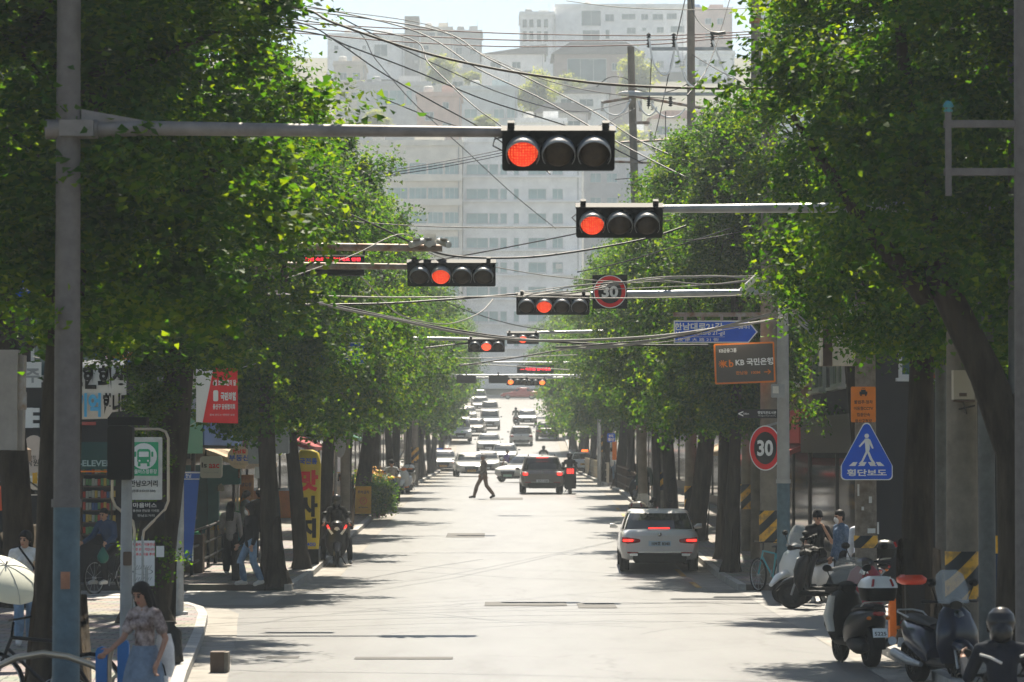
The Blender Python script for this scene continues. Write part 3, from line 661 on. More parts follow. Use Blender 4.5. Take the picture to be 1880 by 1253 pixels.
RB = [('dark corner shop building facing the right alley', 68.6, 82, 10, W_dark, M_fk, None, 3, 4), ('brown brick shops behind the large speed sign', 82.1, 96, 9, W_brickb, M_fr, A1, 4, 0), ('grey shop building behind the parked white car', 96.1, 110, 11, W_grey, M_fk, A2, 4, 0),
      ('red brick shops behind the striped poles on the right', 110.1, 126, 10, W_brick, M_fg, None, 4, 0), ('tiled building behind the man in dark clothes', 126.1, 138, 9, W_tile, M_fy, None, 4, 0), ('white building before the second alley on the right', 138.1, 150, 11, W_white, M_fb, None, 4, 0),
      ('pale building past the second alley on the right', 158, 180, 10, W_cream, M_fw, None, 5, 3), ('grey block in the right haze', 180.1, 210, 12, W_grey, M_fr, None, 6, 0), ('brick block at the right foot of the slope', 210.1, 240, 11, W_brick, M_fb, None, 6, 0),
      ('white building on the right slope', 240.1, 280, 12, W_white, M_fg, None, 6, 0), ('beige building high on the right slope', 280.1, 330, 12, W_tile, M_fk, None, 6, 0), ('last cream building before the cross street on the right', 330.1, 392, 12, W_cream, M_fr, None, 6, 0)]
for l, a, b, h, m, f, aw, c, fc in RB: street_building(l, 1, a, b, h, m, f, None, c, front_cols=fc, awning=aw)
# the near building on the right closes the view past the poles; the left one stands beyond the alley
street_building('shaded building at the end of the right alley behind the concrete poles', 1, 68.6, 84, 9, W_brickb, M_fk, None, 3, xf=20.2, front_cols=3)
street_building('shaded grey building at the far left end of the alley', -1, 68.6, 84, 9, W_grey, M_fb, None, 3, xf=20.2, front_cols=3)
# dark shop wall with a lit interior on the alley side of the left corner building
# ------------------------------------------------------------------ poles, signals, signs
def frame_at(px, Y, z=None):
    """origin on the ground under photograph column px at depth Y, and a function from pixels to local metres"""
    x = XG(px, Y); zz = gz(Y) if z is None else z
    o = Vector((x, Y, zz)); return o, (lambda a, b, dy=0: U(a, b, Y + dy) - o)
M_lensoff = mat('lens_dark', (.045, .03, .014), .3, var=.3, scale=20)
M_lensred = mat('lens_red_lit', (1, .02, .012), .3, emit=.62, dots=36)
M_lensfar = mat('lens_red_lit_far', (1, .08, .03), .3, emit=.7)
M_led = mat('led_text_red', (1, .03, .05), .4, emit=1.3)
M_visin = mat('visor_inside', (.42, .43, .42), .4)
M_visor_sunlit = mat('visor_dusty_sunlit', (.3, .3, .29), .4, var=.1)  # dusty black visor outside, colour raised to give its sunlit brightness
def signal_head(parent, c, n, lit, pitch=.355, dot=True, amber=False, tilt=20):
    """housing with n lenses in a row, each under its own visor; c = centre, facing -y and tipped towards the road"""
    W = pitch * n + .06; H = .40; c = Vector(c)
    Q = Matrix.Translation(c) @ Matrix.Rotation(R(tilt), 4, 'X')
    h = MB(); h.M = Q; h.rbox((0, 0, 0), (W, .16, H), .03); h.box((0, .0, H / 2 + .012), (W + .02, .2, .02))
    h.box((0, .1, 0), (W * .7, .08, H * .6))
    for k in range(n + 1): h.box((-W / 2 + .03 + k * pitch * .985, -.082, 0), (.012, .012, H - .05))
    for sx in (-1, 1): h.box((sx * W * .42, .03, H / 2 + .05), (.07, .1, .06))
    hd = h.build('housing', M_black, parent)
    for k in range(n):
        x = -pitch * (n - 1) / 2 + k * pitch
        l = MB(); l.lathe([(.001, .035), (.06, .033), (.11, .022), (.15, .0), (.152, -.01)], 28, Matrix.Rotation(PI / 2, 4, 'X'))
        m = (M_amber if amber else M_lensred if dot else M_lensfar) if k == lit else M_lensoff
        o = l.build('lens', m, parent, Q @ Vector((x, -.083, -.005))); o.rotation_euler = (R(tilt), 0, 0)
        v = MB(); v.M = Q; vs = []; N = 24
        for i in range(N + 1):
            a = R(-35 + 250 * i / N); dpt = .05 + .19 * (.3 + .7 * (math.sin(a) + 1) / 2)
            for r, y in ((.169, -.08), (.165, -.08 - dpt), (.159, -.08 - dpt), (.161, -.08)): vs.append((x + r * math.cos(a), y, r * math.sin(a)))
        v.add(vs, [(i * 4 + j, i * 4 + (j + 1) % 4, (i + 1) * 4 + (j + 1) % 4, (i + 1) * 4 + j) for i in range(N) for j in range(4)], True)
        v.m = [1 if i % 4 == 2 else 0 for i in range(len(v.m))]; v.build('visor', [M_visor_sunlit, M_black], parent)
    return hd
def pole_with_arm(name, label, ppx, Y, r, h, m, arm, ar=(.075, .055), am=None, cat='traffic light', group='traffic lights over the street', low=None, bandm=None):
    """arm: pixel points from the pole outwards"""
    o, P = frame_at(ppx, Y, gz(Y) + KERB)
    t = thing(name, label, cat, o, 0, group)
    a = MB()
    if low: a.tube([(0, 0, low - .02), (0, 0, h)], [r, r * .86], 16)
    else: a.tube([(0, 0, 0), (0, 0, h)], [r, r * .8], 16)
    a.build('pole', m, t)
    if low:
        b = MB(); b.tube([(0, 0, 0), (0, 0, low)], [r * 1.06, r * 1.0], 16); b.build('sleeve', bandm, t)
        c = MB(); c.tube([(0, 0, low - .03), (0, 0, low + .05)], [r * 1.16, r * 1.16], 16); c.build('collar', m, t)
    b = MB(); b.tube([(0, 0, -.02), (0, 0, .05)], [r * 1.9, r * 1.9], 12); b.build('base_plate', M_steel, t)
    q = [P(*p) for p in arm]
    n = len(q); a = MB(); a.tube(q, [ar[0] + (ar[1] - ar[0]) * i / (n - 1) for i in range(n)], 12)
    d = 1 if q[-1].x > 0 else -1
    a.box((d * .1, -.02, q[0].z), (.34, .3, .16)); a.tube([(-d * .22, -.02, q[0].z), (d * .3, -.02, q[0].z + .0)], [.1, .1], 10)
    a.prism([(d * r, q[0].z + .2), (d * .75, q[0].z + .09), (d * .75, q[0].z + .05), (d * r, q[0].z + .05)][::d], -.03, .03)
    a.build('arm', am or m, t)
    return t, P
# 1: nearest signal, left pole
Y = 32.6
t, P = pole_with_arm('traffic_light', 'nearest traffic light: three lamps on a long arm from the left taupe pole, red lit', 123, Y, .132, 9.2, M_polebrown, [(123, 238), (300, 236), (600, 240), (922, 243)], (.085, .052), mat('arm_grey', (.2, .185, .175), .55, .2, var=.2, scale=4), low=PZ(926, Y) - KERB, bandm=M_poleblue)
signal_head(t, P(1025, 275), 3, 0)
o_ = MB(); o_.tube([P(924, 252, -.05), P(908, 256, -.05), P(905, 268, -.05), P(922, 277, -.05)], .008, 6); o_.build('cable', M_wire, t)
pl = MB(); pl.box(P(120, 1066, -.15), (.09, .02, .17)); pl.build('plate', mat('plate_copper', (.35, .16, .09), .6, var=.3), t)
# 2: right
Y = 42.5
t, P = pole_with_arm('traffic_light', 'three lamp traffic light on an arm out of the right trees, red lit', 1811, Y, .115, 9, M_postgrey, [(1811, 380), (1500, 382), (1210, 384)], (.08, .05), M_steel)
signal_head(t, P(1137, 407), 3, 0)
o_ = MB(); o_.tube([P(1216, 395, -.05), P(1232, 398, -.05), P(1232, 405, -.05), P(1214, 406, -.05)], .009, 6); o_.tube([P(1060, 392, -.05), P(1050, 400, -.05), P(1060, 410, -.05)], .009, 6); o_.build('cable', M_wirel, t)
# 3: left, four lamps
Y = 54.8
t, P = pole_with_arm('traffic_light', 'four lamp traffic light on a rusty arm from the left, second lamp red', 329, Y, .085, 7.6, M_steel, [(329, 486), (540, 488), (750, 490)], (.075, .05), M_rust)
signal_head(t, P(829, 503), 4, 1)
Y = 55.2
o, P = frame_at(329, Y, gz(Y) + KERB)
t = thing('camera_arm', 'second arm on the left silver pole carrying traffic cameras at its tip', 'camera arm', o)
a = MB(); a.tube([P(329, 447), P(560, 453), P(812, 456)], [.08, .068, .062], 12); a.tube([(0, 0, .02), (0, 0, P(0, 440).z)], [.07, .07], 10); a.build('arm', M_rust, t)
a = MB(); a.box(P(790, 441), (.2, .2, .2)); a.tube([P(790, 455), P(790, 448)], .03, 8); a.build('mount', M_offwhite, t)
for q0, q1 in ((P(786, 442, -.2), P(788, 449, -.55)), (P(806, 443, -.1), P(824, 450, -.5)), (P(776, 443, -.1), P(754, 450, -.4))):
    a = MB(); a.tube([q0, q1], .055, 10); a.box((q0 + q1) / 2 + Vector((0, 0, .06)), (.13, .4, .015)); a.build('camera', M_offwhite, t)
o, P = frame_at(610, 55.9, gz(55) + KERB)
t = thing('led_board', 'narrow black board with red dot matrix text hung under the camera arm', 'led board', (o.x, o.y, P(610, 507).z + o.z))
z0 = P(610, 507).z; f = lambda a, b, dy=0: P(a, b, dy) - Vector((0, 0, z0))
a = MB(); c = f(611, 489); a.box(c, (1.08, .14, .33)); a.build('case', M_black, t)
a = MB(); a.box((c.x, -.02, c.z + .175), (1.1, .2, .02)); a.build('hood', M_offwhite, t)
a = MB(); a.text('국민 속도를 줄이세요 안전', .06, (c.x, -.075, f(611, 477).z), .03, w=.95); a.build('led_text', M_led, t)
a = MB()
for px in (550, 668): a.tube([f(px, 470), f(px, 452)], .025, 6)
a.build('bracket', M_black, t)
# 4: right, four lamps, with the hanging 30 board
Y = 66
t, P = pole_with_arm('traffic_light', 'four lamp traffic light beside the hanging speed board on the right, second lamp red', 1438, Y, .13, PZ(588, Y) - gz(Y) - KERB, mat('pole_pale', (.34, .33, .31), .6, var=.12), [(1438, 538), (1300, 538), (1085, 541)], (.075, .06), M_steel, low=PZ(885, Y) - gz(Y) - KERB, bandm=M_poleblue)
signal_head(t, P(1015, 559), 4, 1)
a = MB(); a.tube([(0, 0, PZ(600, Y) - gz(Y) - KERB), (0, 0, PZ(530, Y) - gz(Y) - KERB)], [.1, .1], 10); a.tube([P(1360, 535, -.1), P(1390, 508, -.1)], .06, 8); a.build('arm_bracket', M_offwhite, t)
def speed_disc(parent, c, d, rz=0):
    Q = Matrix.Translation(c) @ Matrix.Rotation(rz, 4, 'Z')
    a = MB(); a.M = Q; a.disc((0, 0, 0), d / 2, n=40, depth=.02); a.build('face', M_dark, parent)
    a = MB(); a.M = Q; a.ring((0, -.015, 0), d * .36, d * .475, 40, .012); a.build('ring', M_red, parent)
    a = MB(); a.M = Q; a.ring((0, -.015, 0), d * .477, d * .5, 40, .014); a.build('rim', M_white, parent)
    a = MB(); a.M = Q; a.text('30', d * .36, (0, -.022, 0), .035, w=d * .5); a.build('numerals', M_white, parent)
o, P = frame_at(1120, 65.6)
t = thing('speed_sign', 'square black board with round red 30 limit hung on the right signal arm', 'speed sign', (o.x, o.y, P(1120, 568).z + o.z)); c = P(1120, 536) - P(1120, 568); c.x = 0
MB().box((0, .03, c.z), (.7, .03, .68)).build('board', M_black, t); speed_disc(t, (0, -.01, c.z), .66)
o, P = frame_at(1406, 66.6)
t = thing('speed_sign', 'large round 30 limit sign turned sideways on the striped concrete pole', 'speed sign', (o.x, o.y, P(1406, 864).z + o.z)); c = P(1406, 823) - P(1406, 864)
speed_disc(t, (0, 0, c.z), .92, R(-50)); a = MB(); a.tube([(.02, .03, c.z + .45), (.3, .5, c.z + .52)], .02, 6); a.tube([(.02, .03, c.z - .3), (.3, .5, c.z - .3)], .02, 6); a.build('bracket', M_steel, t)
# farther signals
for lab, ppx, Y, arm, sc, n, lit, am, c in (
    ('three lamp traffic light on a thin arm over the left lane, middle lamp amber red', 640, 100, [(640, 618), (760, 622), (862, 623)], 0, 3, 1, False, (893, 634)),
    ('small hazy traffic light half behind the crossing cables, middle lamp lit', 1200, 116, [(1200, 606), (1100, 609), (985, 611)], 0, 3, 1, False, (960, 621)),
    ('far blinking amber traffic light left of the pair at the slope foot', 745, 167, [(745, 692), (850, 694), (970, 694)], 0, 3, 0, True, (950, 700)),
    ('far blinking amber traffic light right of the pair at the slope foot', 1125, 172, [(1125, 692), (1060, 694), (985, 694)], 0, 3, 2, True, (983, 701))):
    t, P = pole_with_arm('traffic_light', lab, ppx, Y, .1, PZ(arm[0][1] - 8, Y) - gz(Y) - KERB, M_steel, arm, (.07, .05), M_steel)
    signal_head(t, P(*c), n, lit, dot=False, amber=am)
o, P = frame_at(880, 150)
for lab, px in (('dark back of a signal head on the far beam, left one', 856), ('dark back of a signal head on the far beam beside the amber lamp', 915)):
    o, P = frame_at(px, 160); zb = P(px, 704).z
    t = thing('traffic_light', lab, 'traffic light', (o.x, o.y, o.z + zb), 0, 'signal backs on the far beam')
    MB().rbox((0, 0, .2), (.95, .2, .4), .04).build('housing', M_dark, t); MB().tube([(0, .1, .4), (0, .1, .55)], .04, 8).build('bracket', M_steel, t)
o, P = frame_at(700, 161)
t = thing('gantry', 'long pale steel beam across the street at the slope foot', 'gantry', o)
a = MB(); zb = P(850, 690).z
a.tube([(-.4, 0, zb), P(1100, 690)], .06, 10); a.build('beam', M_steel, t)
a = MB(); a.tube([(-.4, 0, 0), (-.4, 0, zb)], .1, 10); a.tube([(P(1100, 690).x, 0, 0), P(1100, 690)], .1, 10); a.build('post', M_steel, t)
o, P = frame_at(983, 172.5)
t = thing('led_board', 'far grey board with pink red text over the right lane', 'led board', (o.x, o.y, o.z + P(983, 684).z)); zz = P(983, 678).z - P(983, 684).z
MB().box((0, 0, zz), (1.95, .2, .42)).build('case', M_dark, t); MB().text('— 속도를 줄이세요', .16, (0, -.105, zz), .02, w=1.6).build('led_text', M_led, t)
MB().tube([(-2.4, .15, zz + .35), (3.6, .15, zz + .35)], .05, 8).build('beam', M_steel, t)

# utility poles -----------------------------------------------------
def stripe_mat():
    m = bpy.data.materials.new('hazard_stripes'); m.use_nodes = True; nt = m.node_tree; L = nt.links.new; bs = nt.nodes['Principled BSDF']; bs.inputs['Roughness'].default_value = .6
    tc = nt.nodes.new('ShaderNodeTexCoord'); sp = nt.nodes.new('ShaderNodeSeparateXYZ'); L(tc.outputs['Object'], sp.inputs[0])
    def mth(op, a, b):
        n = nt.nodes.new('ShaderNodeMath'); n.operation = op
        for k, v in enumerate((a, b)):
            if isinstance(v, float): n.inputs[k].default_value = v
            else: L(v, n.inputs[k])
        return n.outputs[0]
    f = mth('GREATER_THAN', mth('FRACT', mth('DIVIDE', mth('SUBTRACT', sp.outputs['Z'], sp.outputs['X']), .42), 0.0), .5)
    n = nt.nodes.new('ShaderNodeTexNoise'); n.inputs['Scale'].default_value = 9; n.inputs['Detail'].default_value = 6; L(tc.outputs['Object'], n.inputs['Vector'])
    r = nt.nodes.new('ShaderNodeValToRGB'); r.color_ramp.elements[0].position = .38; r.color_ramp.elements[0].color = (.38, .2, .03, 1); r.color_ramp.elements[1].position = .55; r.color_ramp.elements[1].color = (.72, .36, .015, 1); L(n.outputs['Fac'], r.inputs['Fac'])
    x = nt.nodes.new('ShaderNodeMix'); x.data_type = 'RGBA'; L(f, x.inputs['Factor']); x.inputs[6].default_value = (.01, .011, .01, 1); L(r.outputs['Color'], x.inputs[7]); L(x.outputs[2], bs.inputs['Base Color'])
    return m
M_stripe = stripe_mat()
def stripes(parent, r, z0, z1, name='hazard_wrap'):
    """slanted yellow and black wrap round a pole"""
    a = MB(); a.lathe([(r, z0), (r, z1), (r * .96, z1 + .005)], 28); return a.build(name, M_stripe, parent)
def upole(label, px, Y, r, h, wrap=None, m=None, name='utility_pole', cat='utility pole', base_px=None, lean=None, group='utility poles'):
    o, P = frame_at(px, Y, gz(Y) + KERB * .7)
    t = thing(name, label, cat, o, 0, group)
    top = Vector((0, 0, h)) if lean is None else P(*lean)
    a = MB(); a.tube([(0, 0, -.1), Vector((0, 0, 0)).lerp(top, .5), top], [r * 1.12, r, r * .8], 18); a.build('shaft', m or M_conc, t)
    if wrap: stripes(t, r * 1.14 + .008, P(px, wrap[1]).z, P(px, wrap[0]).z)
    return t, P
t, P = upole('concrete utility pole carrying the dark bank sign, striped at its foot', 1414, 68, .2, 10.5, (938, 996))
kb = t
t, P = upole('weathered concrete pole behind the blue crosswalk sign', 1589, 54.7, .17, 9.8, (984, 1006), mat('pole_weathered', (.25, .21, .17), .9, color2=(.14, .11, .08), scale=7, bump=.4))
a = MB()
for px, py, w, h in ((1598, 918, .05, .11), (1584, 934, .04, .06), (1600, 975, .13, .08), (1612, 970, .03, .2), (1576, 900, .03, .2)): a.box(P(px, py, -.19), (w, .01, h), .1)
a.build('paper_bill', M_offwhite, t)
t, P = upole('thick concrete pole with beige meter box between the right steel poles', 1766, 44, .2, 10, (1013, 1104))
a = MB(); a.box(P(1768, 707, -.3), (.28, .2, .39)); a.build('meter_box', mat('meter_beige', (.5, .44, .35), .6, var=.06), t)
a = MB(); a.box(P(1768, 725, -.41), (.1, .01, .045)); a.box(P(1768, 737, -.3), (.29, .22, .02)); a.build('nameplate', M_brown, t)
a = MB(); a.tube([P(1768, 738, -.3), P(1775, 760, -.26), P(1760, 752, -.26), P(1790, 745, -.26)], .012, 6); a.build('cable', M_wire, t)
t, P = upole('grey steel post just left of the thick concrete pole', 1728, 48, .085, 9, None, M_postgrey, 'steel_post', 'post', group='steel posts on the right pavement')
t, P = upole('grey steel post at the right edge of the frame', 1864, 38, .075, 9.5, None, M_postgrey, 'steel_post', 'post', group='steel posts on the right pavement')
t, P = upole('brownish concrete pole at the right edge holding two bracket arms', 1886, 33.5, .12, 12, None, M_polebrown)
a = MB()
for py in (228, 316): a.box((P(1740, py) + P(1880, py)) / 2, (.86, .07, .075))
a.box(P(1741, 275, -.04), (.06, .06, .95)); a.build('bracket_arm', M_polebrown, t)
a = MB(); a.lathe([(.02, 0), (.05, .02), (.03, .05), (.06, .07), (.03, .12), (.001, .13)], 10, Matrix.Translation(P(1741, 208, -.04))); a.build('insulator', M_teal, t)
def insulator(parent, c, l=.4, m=None, tilt=0):
    a = MB(); prof = [(.001, 0)]
    for k in range(5): prof += [(.035, l * k / 5 + .01), (.07, l * k / 5 + .03), (.035, l * k / 5 + .055)]
    prof += [(.001, l)]
    a.lathe(prof, 10, Matrix.Translation(c) @ Matrix.Rotation(tilt, 4, 'Y')); a.build('insulator', m or M_offwhite, parent)
t, P = upole('tall straight utility pole above the right trees with two crossarms', 1270, 96, .135, PZ(-40, 96) - gz(96), m=M_conc)
a = MB(); a.box((P(1195, 90) + P(1345, 90)) / 2, (2.4, .09, .09)); a.box((P(1155, 173) + P(1330, 173)) / 2, (2.8, .09, .09)); a.build('crossarm', M_steel, t)
for px in (1191, 1237, 1308): insulator(t, P(px, 88), .45, M_black)
for px in (1191, 1231): insulator(t, P(px, 196), .3, M_black)
t, P = upole('leaning utility pole with a street lamp behind the nearest signal', 1182, 104, .14, 12, lean=(1158, 86))
a = MB(); a.tube([P(1104, 189), P(1170, 178), P(1330, 206)], .06, 4); a.box(P(1178, 226), (.5, .2, .08)); a.tube([P(1140, 262), P(1250, 256)], .04, 6); a.tube([P(1128, 297), P(1240, 301)], .05, 4); a.build('crossarm', M_rust, t)
for px, py in ((1106, 205), (1176, 205), (1198, 203), (1160, 225), (1195, 260)): insulator(t, P(px, py), .35)
a = MB(); a.sphere(P(1158, 172, -.2), (.42, .2, .09), 12, 6); a.build('lamp_head', M_offwhite, t)
a = MB(); a.tube([P(1170, 176), P(1178, 178)], .05, 6); a.build('lamp_arm', M_steel, t)
t, P = upole('concrete pole rising out of the right tree top with a rusty band', 1390, 80, .15, PZ(-40, 80) - gz(80))
a = MB(); z = P(1390, 39).z; a.tube([(0, 0, z - .06), (0, 0, z + .06)], .17, 14); a.build('band', mat('band_rust', (.3, .12, .05), .7), t)
for lab, px, Y, wrap in (('concrete pole with slanted hazard wrap behind the parked white car', 1268, 92, (893, 930)), ('concrete pole with faded wrap beside the man in dark clothes', 1220, 112, (868, 900)), ('concrete pole left of the yellow wrapped tree in the right haze', 1107, 168, (800, 830)), ('slim concrete pole with wrap beside the dark tree clump', 1372, 84, (890, 935))):
    t, P = upole(lab, px, Y, .15, 9, wrap)
t, P = upole('grey concrete pole with white transformer boxes by the leaning trunk', 492, 72, .14, 9.5, None)
a = MB(); a.rbox(P(474, 812, -.1), (.42, .4, .95), .03); a.rbox(P(514, 800, .1), (.4, .4, .8), .03); a.build('cabinet', M_grey, t)
a = MB(); a.rbox(P(492, 790, -.35), (.3, .25, .25), .02); a.box(P(475, 868, -.1), (.16, .2, .25)); a.build('junction_box', M_offwhite, t)
t, P = upole('silver utility pole with hazard wrap at the left alley corner', 300, 56, .11, 8.5, (1020, 1120), M_steel)
stripe_pole = t
t, P = upole('concrete pole in ivy at the left alley corner', 283, 57, .16, 7, (1095, 1125))
t, P = upole('wrapped concrete pole in the left haze beside the taxi', 762, 160, .15, 9, (822, 850))
t, P = upole('brown concrete pole among the left trunks behind the scooter rider', 634, 92, .13, 9, None)
# ivy round two left poles
IVY = crown_mesh('leaves', 61, 330, 30, .05, .3, .8, 5.6, lump=.9, cl=.1, droop=.2, rmul=lambda t, a: .55 + .5 * t)
for lab, px, Y in (('ivy climbing the concrete pole at the left alley corner', 276, 56.8), ('ivy climbing the trunk beside the bus stop', 280, 51.9)):
    o, P = frame_at(px, Y); v = bpy.data.objects.new('climbing_ivy', IVY); COL.objects.link(v); v.location = (o.x, o.y - .05, gz(Y)); v.rotation_euler = (0, 0, px); tag(v, lab, 'ivy')

# signs on the right -------------------------------------------------
o, P = frame_at(1315, 67.2)
t = thing('street_name_sign', 'blue arrow street sign hung under a steel beam on the right', 'street sign', (o.x, o.y, o.z + P(1315, 630).z)); zb = P(0, 630).z
def LP(P, zb): return lambda a, b, dy=0: P(a, b, dy) - Vector((0, 0, zb))
f = LP(P, zb); c = f(1310, 610)
def outline(pts, g): return [(g(*p).x, g(*p).z) for p in pts]
a = MB(); a.prism(outline([(1237, 630), (1374, 630), (1391, 610), (1374, 589), (1237, 589)], f), -.02, .02); a.build('border', M_white, t)
a = MB(); a.prism(outline([(1239.5, 628), (1373, 628), (1388, 610), (1373, 591.5), (1239.5, 591.5)], f), -.026, -.0205); a.build('panel', M_blue, t)
a = MB(); a.text('한남대로21길', .155, f(1282, 600, -.03), .03, w=.98); a.text('Hannam-daero 21-gil', .1, f(1286, 613, -.03), .012, w=1.0); a.text('汉 南 大 路 21 街', .07, f(1282, 624, -.03), .01, w=.84); a.text('36→1', .075, f(1366, 601, -.03), .02, w=.22); a.box(f(1286, 619, -.03), (1.0, .004, .006)); a.build('lettering', M_white, t)
a = MB(); a.box(f(1318, 578), (1.83, .08, .085))
for px in (1258, 1290, 1325, 1358): a.box(f(px, 585), (.06, .05, .1))
a.build('beam', M_rust, t)
o, P = frame_at(1367, 67.5); zb = P(0, 706).z; f = LP(P, zb)
t = thing('bank_sign', 'dark bank direction sign with orange border on the concrete pole', 'bank sign', (o.x, o.y, o.z + zb)); c = f(1367, 667); T = Matrix.Translation(c) @ Matrix.Rotation(R(-2.2), 4, 'Y')
a = MB(); a.M = T; a.rbox((0, 0, 0), (1.25, .06, .84), .03); a.build('border', M_orange, t)
a = MB(); a.M = T; a.box((0, -.034, 0), (1.18, .02, .77)); a.build('panel', mat('bank_taupe', (.085, .075, .065), .5, var=.1), t)
a = MB(); a.M = T; a.text('KB금융그룹', .085, (-.34, -.048, .27), .02, w=.36); a.text('KB 국민은행', .15, (.2, -.048, .02), .03, w=.78); a.build('lettering', M_white, t)
a = MB(); a.M = T; a.text('한남동  100M', .075, (.06, -.048, -.2), .015, w=.5); a.text('b', .15, (-.28, -.048, 0), .03); a.text('K', .12, (-.4, -.048, -.01), .02)
for k in range(5): a.box((-.46, -.048, .0), (.16, .004, .016), 0, 0, R(36 * k))
a.box((.46, -.048, -.2), (.14, .004, .018)); a.box((.5, -.048, -.178), (.075, .005, .018), 0, 0, R(40)); a.box((.5, -.048, -.222), (.075, .005, .018), 0, 0, R(-40)); a.build('emblem', M_orange, t)
o, P = frame_at(1428, 65.4); zb = P(0, 732).z; f = LP(P, zb)
t = thing('control_box', 'small grey control box on the pale pole under the bank sign', 'control box', (o.x, o.y, o.z + zb)); a = MB(); a.rbox(f(1428, 718), (.26, .18, .27), .02); a.build('case', M_grey, t); a = MB(); a.box(f(1424, 716, -.1), (.12, .01, .14)); a.build('nameplate', M_offwhite, t)
o, P = frame_at(1402, 66.9); zb = P(0, 768).z; f = LP(P, zb)
t = thing('library_sign', 'thin black arrow sign to a library on the concrete pole', 'direction sign', (o.x, o.y, o.z + zb)); c = f(1402, 760)
a = MB(); a.box(c, (1.06, .04, .18)); a.build('panel', M_dark, t); a = MB(); a.text('행빛작은도서관', .065, f(1408, 758, -.03), .015, w=.38); a.text('Haengbit Small Library', .025, f(1408, 764, -.03), 0, w=.36); a.text('<', .11, f(1360, 760, -.03), .02); a.text('100m', .04, f(1370, 760, -.03), .01); a.build('lettering', M_white, t)
# crosswalk sign
o, P = frame_at(1591, 54.3); zb = P(0, 882).z; f = LP(P, zb)
t = thing('crosswalk_sign', 'blue triangular crosswalk sign with white walking figure on its pole', 'crosswalk sign', (o.x, o.y, o.z + zb))
def tri(k, r):
    A = [(0, .955 - k * 1.9), (-.425 + k * 1.35, .33 - k * .4), (-.425 + k * 1.35, k), (.425 - k * 1.35, k), (.425 - k * 1.35, .33 - k * .4)]
    return A
def rtri(ins):
    w, h, m = .43 - ins, .955, .0 + ins; pts = []
    for cx, cz, r, a0, a1 in ((-w + .07, m + .07, .07, 180, 270), (w - .07, m + .07, .07, 270, 360), (w - .06, m + .22, .06, 0, 30), (0, h - ins - .075, .075 - ins * .4, 30, 150), (-w + .06, m + .22, .06, 150, 180)):
        for k in range(6): q = R(a0 + (a1 - a0) * k / 5); pts.append((cx + r * math.cos(q), cz + r * math.sin(q)))
    return pts
a = MB(); a.prism(rtri(0), -.015, .015); a.build('border', M_white, t)
a = MB(); a.prism(rtri(.016), -.021, -.0155); a.build('panel', M_blue, t)
a = MB(); yf = -.0245
def poly(a, pts): a.prism([(x, z) for x, z in pts], yf - .002, yf + .002)
a.disc((.0, yf, .735), .038, n=16, depth=.004)
poly(a, [(-.035, .69), (.04, .69), (.05, .52), (.035, .47), (-.02, .47)]); poly(a, [(-.03, .685), (-.02, .64), (-.115, .545), (-.135, .565), (-.05, .66)]); poly(a, [(.03, .685), (.06, .67), (.115, .53), (.09, .52), (.03, .62)])
poly(a, [(-.02, .475), (.02, .475), (-.06, .31), (-.105, .255), (-.135, .275), (-.09, .32)]); poly(a, [(.0, .475), (.04, .475), (.09, .36), (.145, .275), (.11, .255), (.05, .345)])
for x in (-.25, -.1, .07, .2): 
    k = -.03 if x < 0 else .03; poly(a, [(x - k * 1.2 - .015, .3), (x - k * 1.2 + .06, .3), (x + k * .6 + .075, .235), (x + k * .6 - .03, .235)])
a.text('횡단보도', .115, (0, yf, .125), .03, w=.66); a.build('figure', M_white, t)
a = MB(); a.box((0, .05, .3), (.06, .06, .5)); a.box((0, .05, .55), (.5, .03, .04)); a.build('bracket', M_steel, t)
o, P = frame_at(1585, 54.3); zb = P(0, 776).z; f = LP(P, zb)
t = thing('parking_camera_sign', 'orange no parking camera notice above the crosswalk sign', 'notice', (o.x, o.y, o.z + zb)); c = f(1585, 743)
a = MB(); a.rbox(c, (.41, .03, .59), .02); a.build('panel', M_orange, t)
a = MB(); ya = c.y - .018
for k, s_ in enumerate(('불법주·정차', '이동형CCTV', '집중단속', '용산구청장')): a.text(s_, .06, (c.x, ya, c.z + .04 - k * .105), .02, w=(.31, .32, .22, .28)[k])
a.box((c.x, ya, c.z + .19), (.13, .004, .05)); a.box((c.x, ya, c.z + .23), (.08, .004, .03)); a.box((c.x - .04, ya, c.z + .155), (.025, .004, .03)); a.box((c.x + .04, ya, c.z + .155), (.025, .004, .03)); a.box((c.x, ya, c.z + .27), (.06, .004, .01)); a.build('lettering', M_dark, t)
o, P = frame_at(1540, 55); zb = P(0, 672).z; f = LP(P, zb)
t = thing('cabinet', 'cream metal cabinet with side shading painted brown strapped high on the weathered pole', 'cabinet', (o.x, o.y, o.z + zb)); a = MB(); a.box(f(1549, 624, -.1), (.4, .4, .88)); a.build('case', M_cream, t); a = MB(); a.box(f(1517, 624), (.17, .3, .9)); a.build('side_panel', M_brown, t)  # brown side panel puts the cream case's side shading into colour
a = MB(); a.box(f(1507, 622, -.1), (.03, .4, .92)); a.build('edge_strip', M_cream, t)
o, P = frame_at(1700, 66); zb = P(0, 698).z; f = LP(P, zb)
t = thing('hanging_shop_sign', 'faded red tall shop sign with pale brush lettering right of the dark trunk', 'shop sign', (o.x, o.y, o.z + zb)); a = MB(); c = f(1702, 652)
pts = [(c.x - .2, c.z - .5), (c.x + .2, c.z - .5), (c.x + .24, c.z + .2), (c.x + .15, c.z + .48), (c.x - .12, c.z + .48), (c.x - .24, c.z + .2)]; a.prism(pts, -.03, .03); a.build('panel', mat('faded_red', (.36, .06, .03), .6, color2=(.2, .05, .03), scale=4), t)
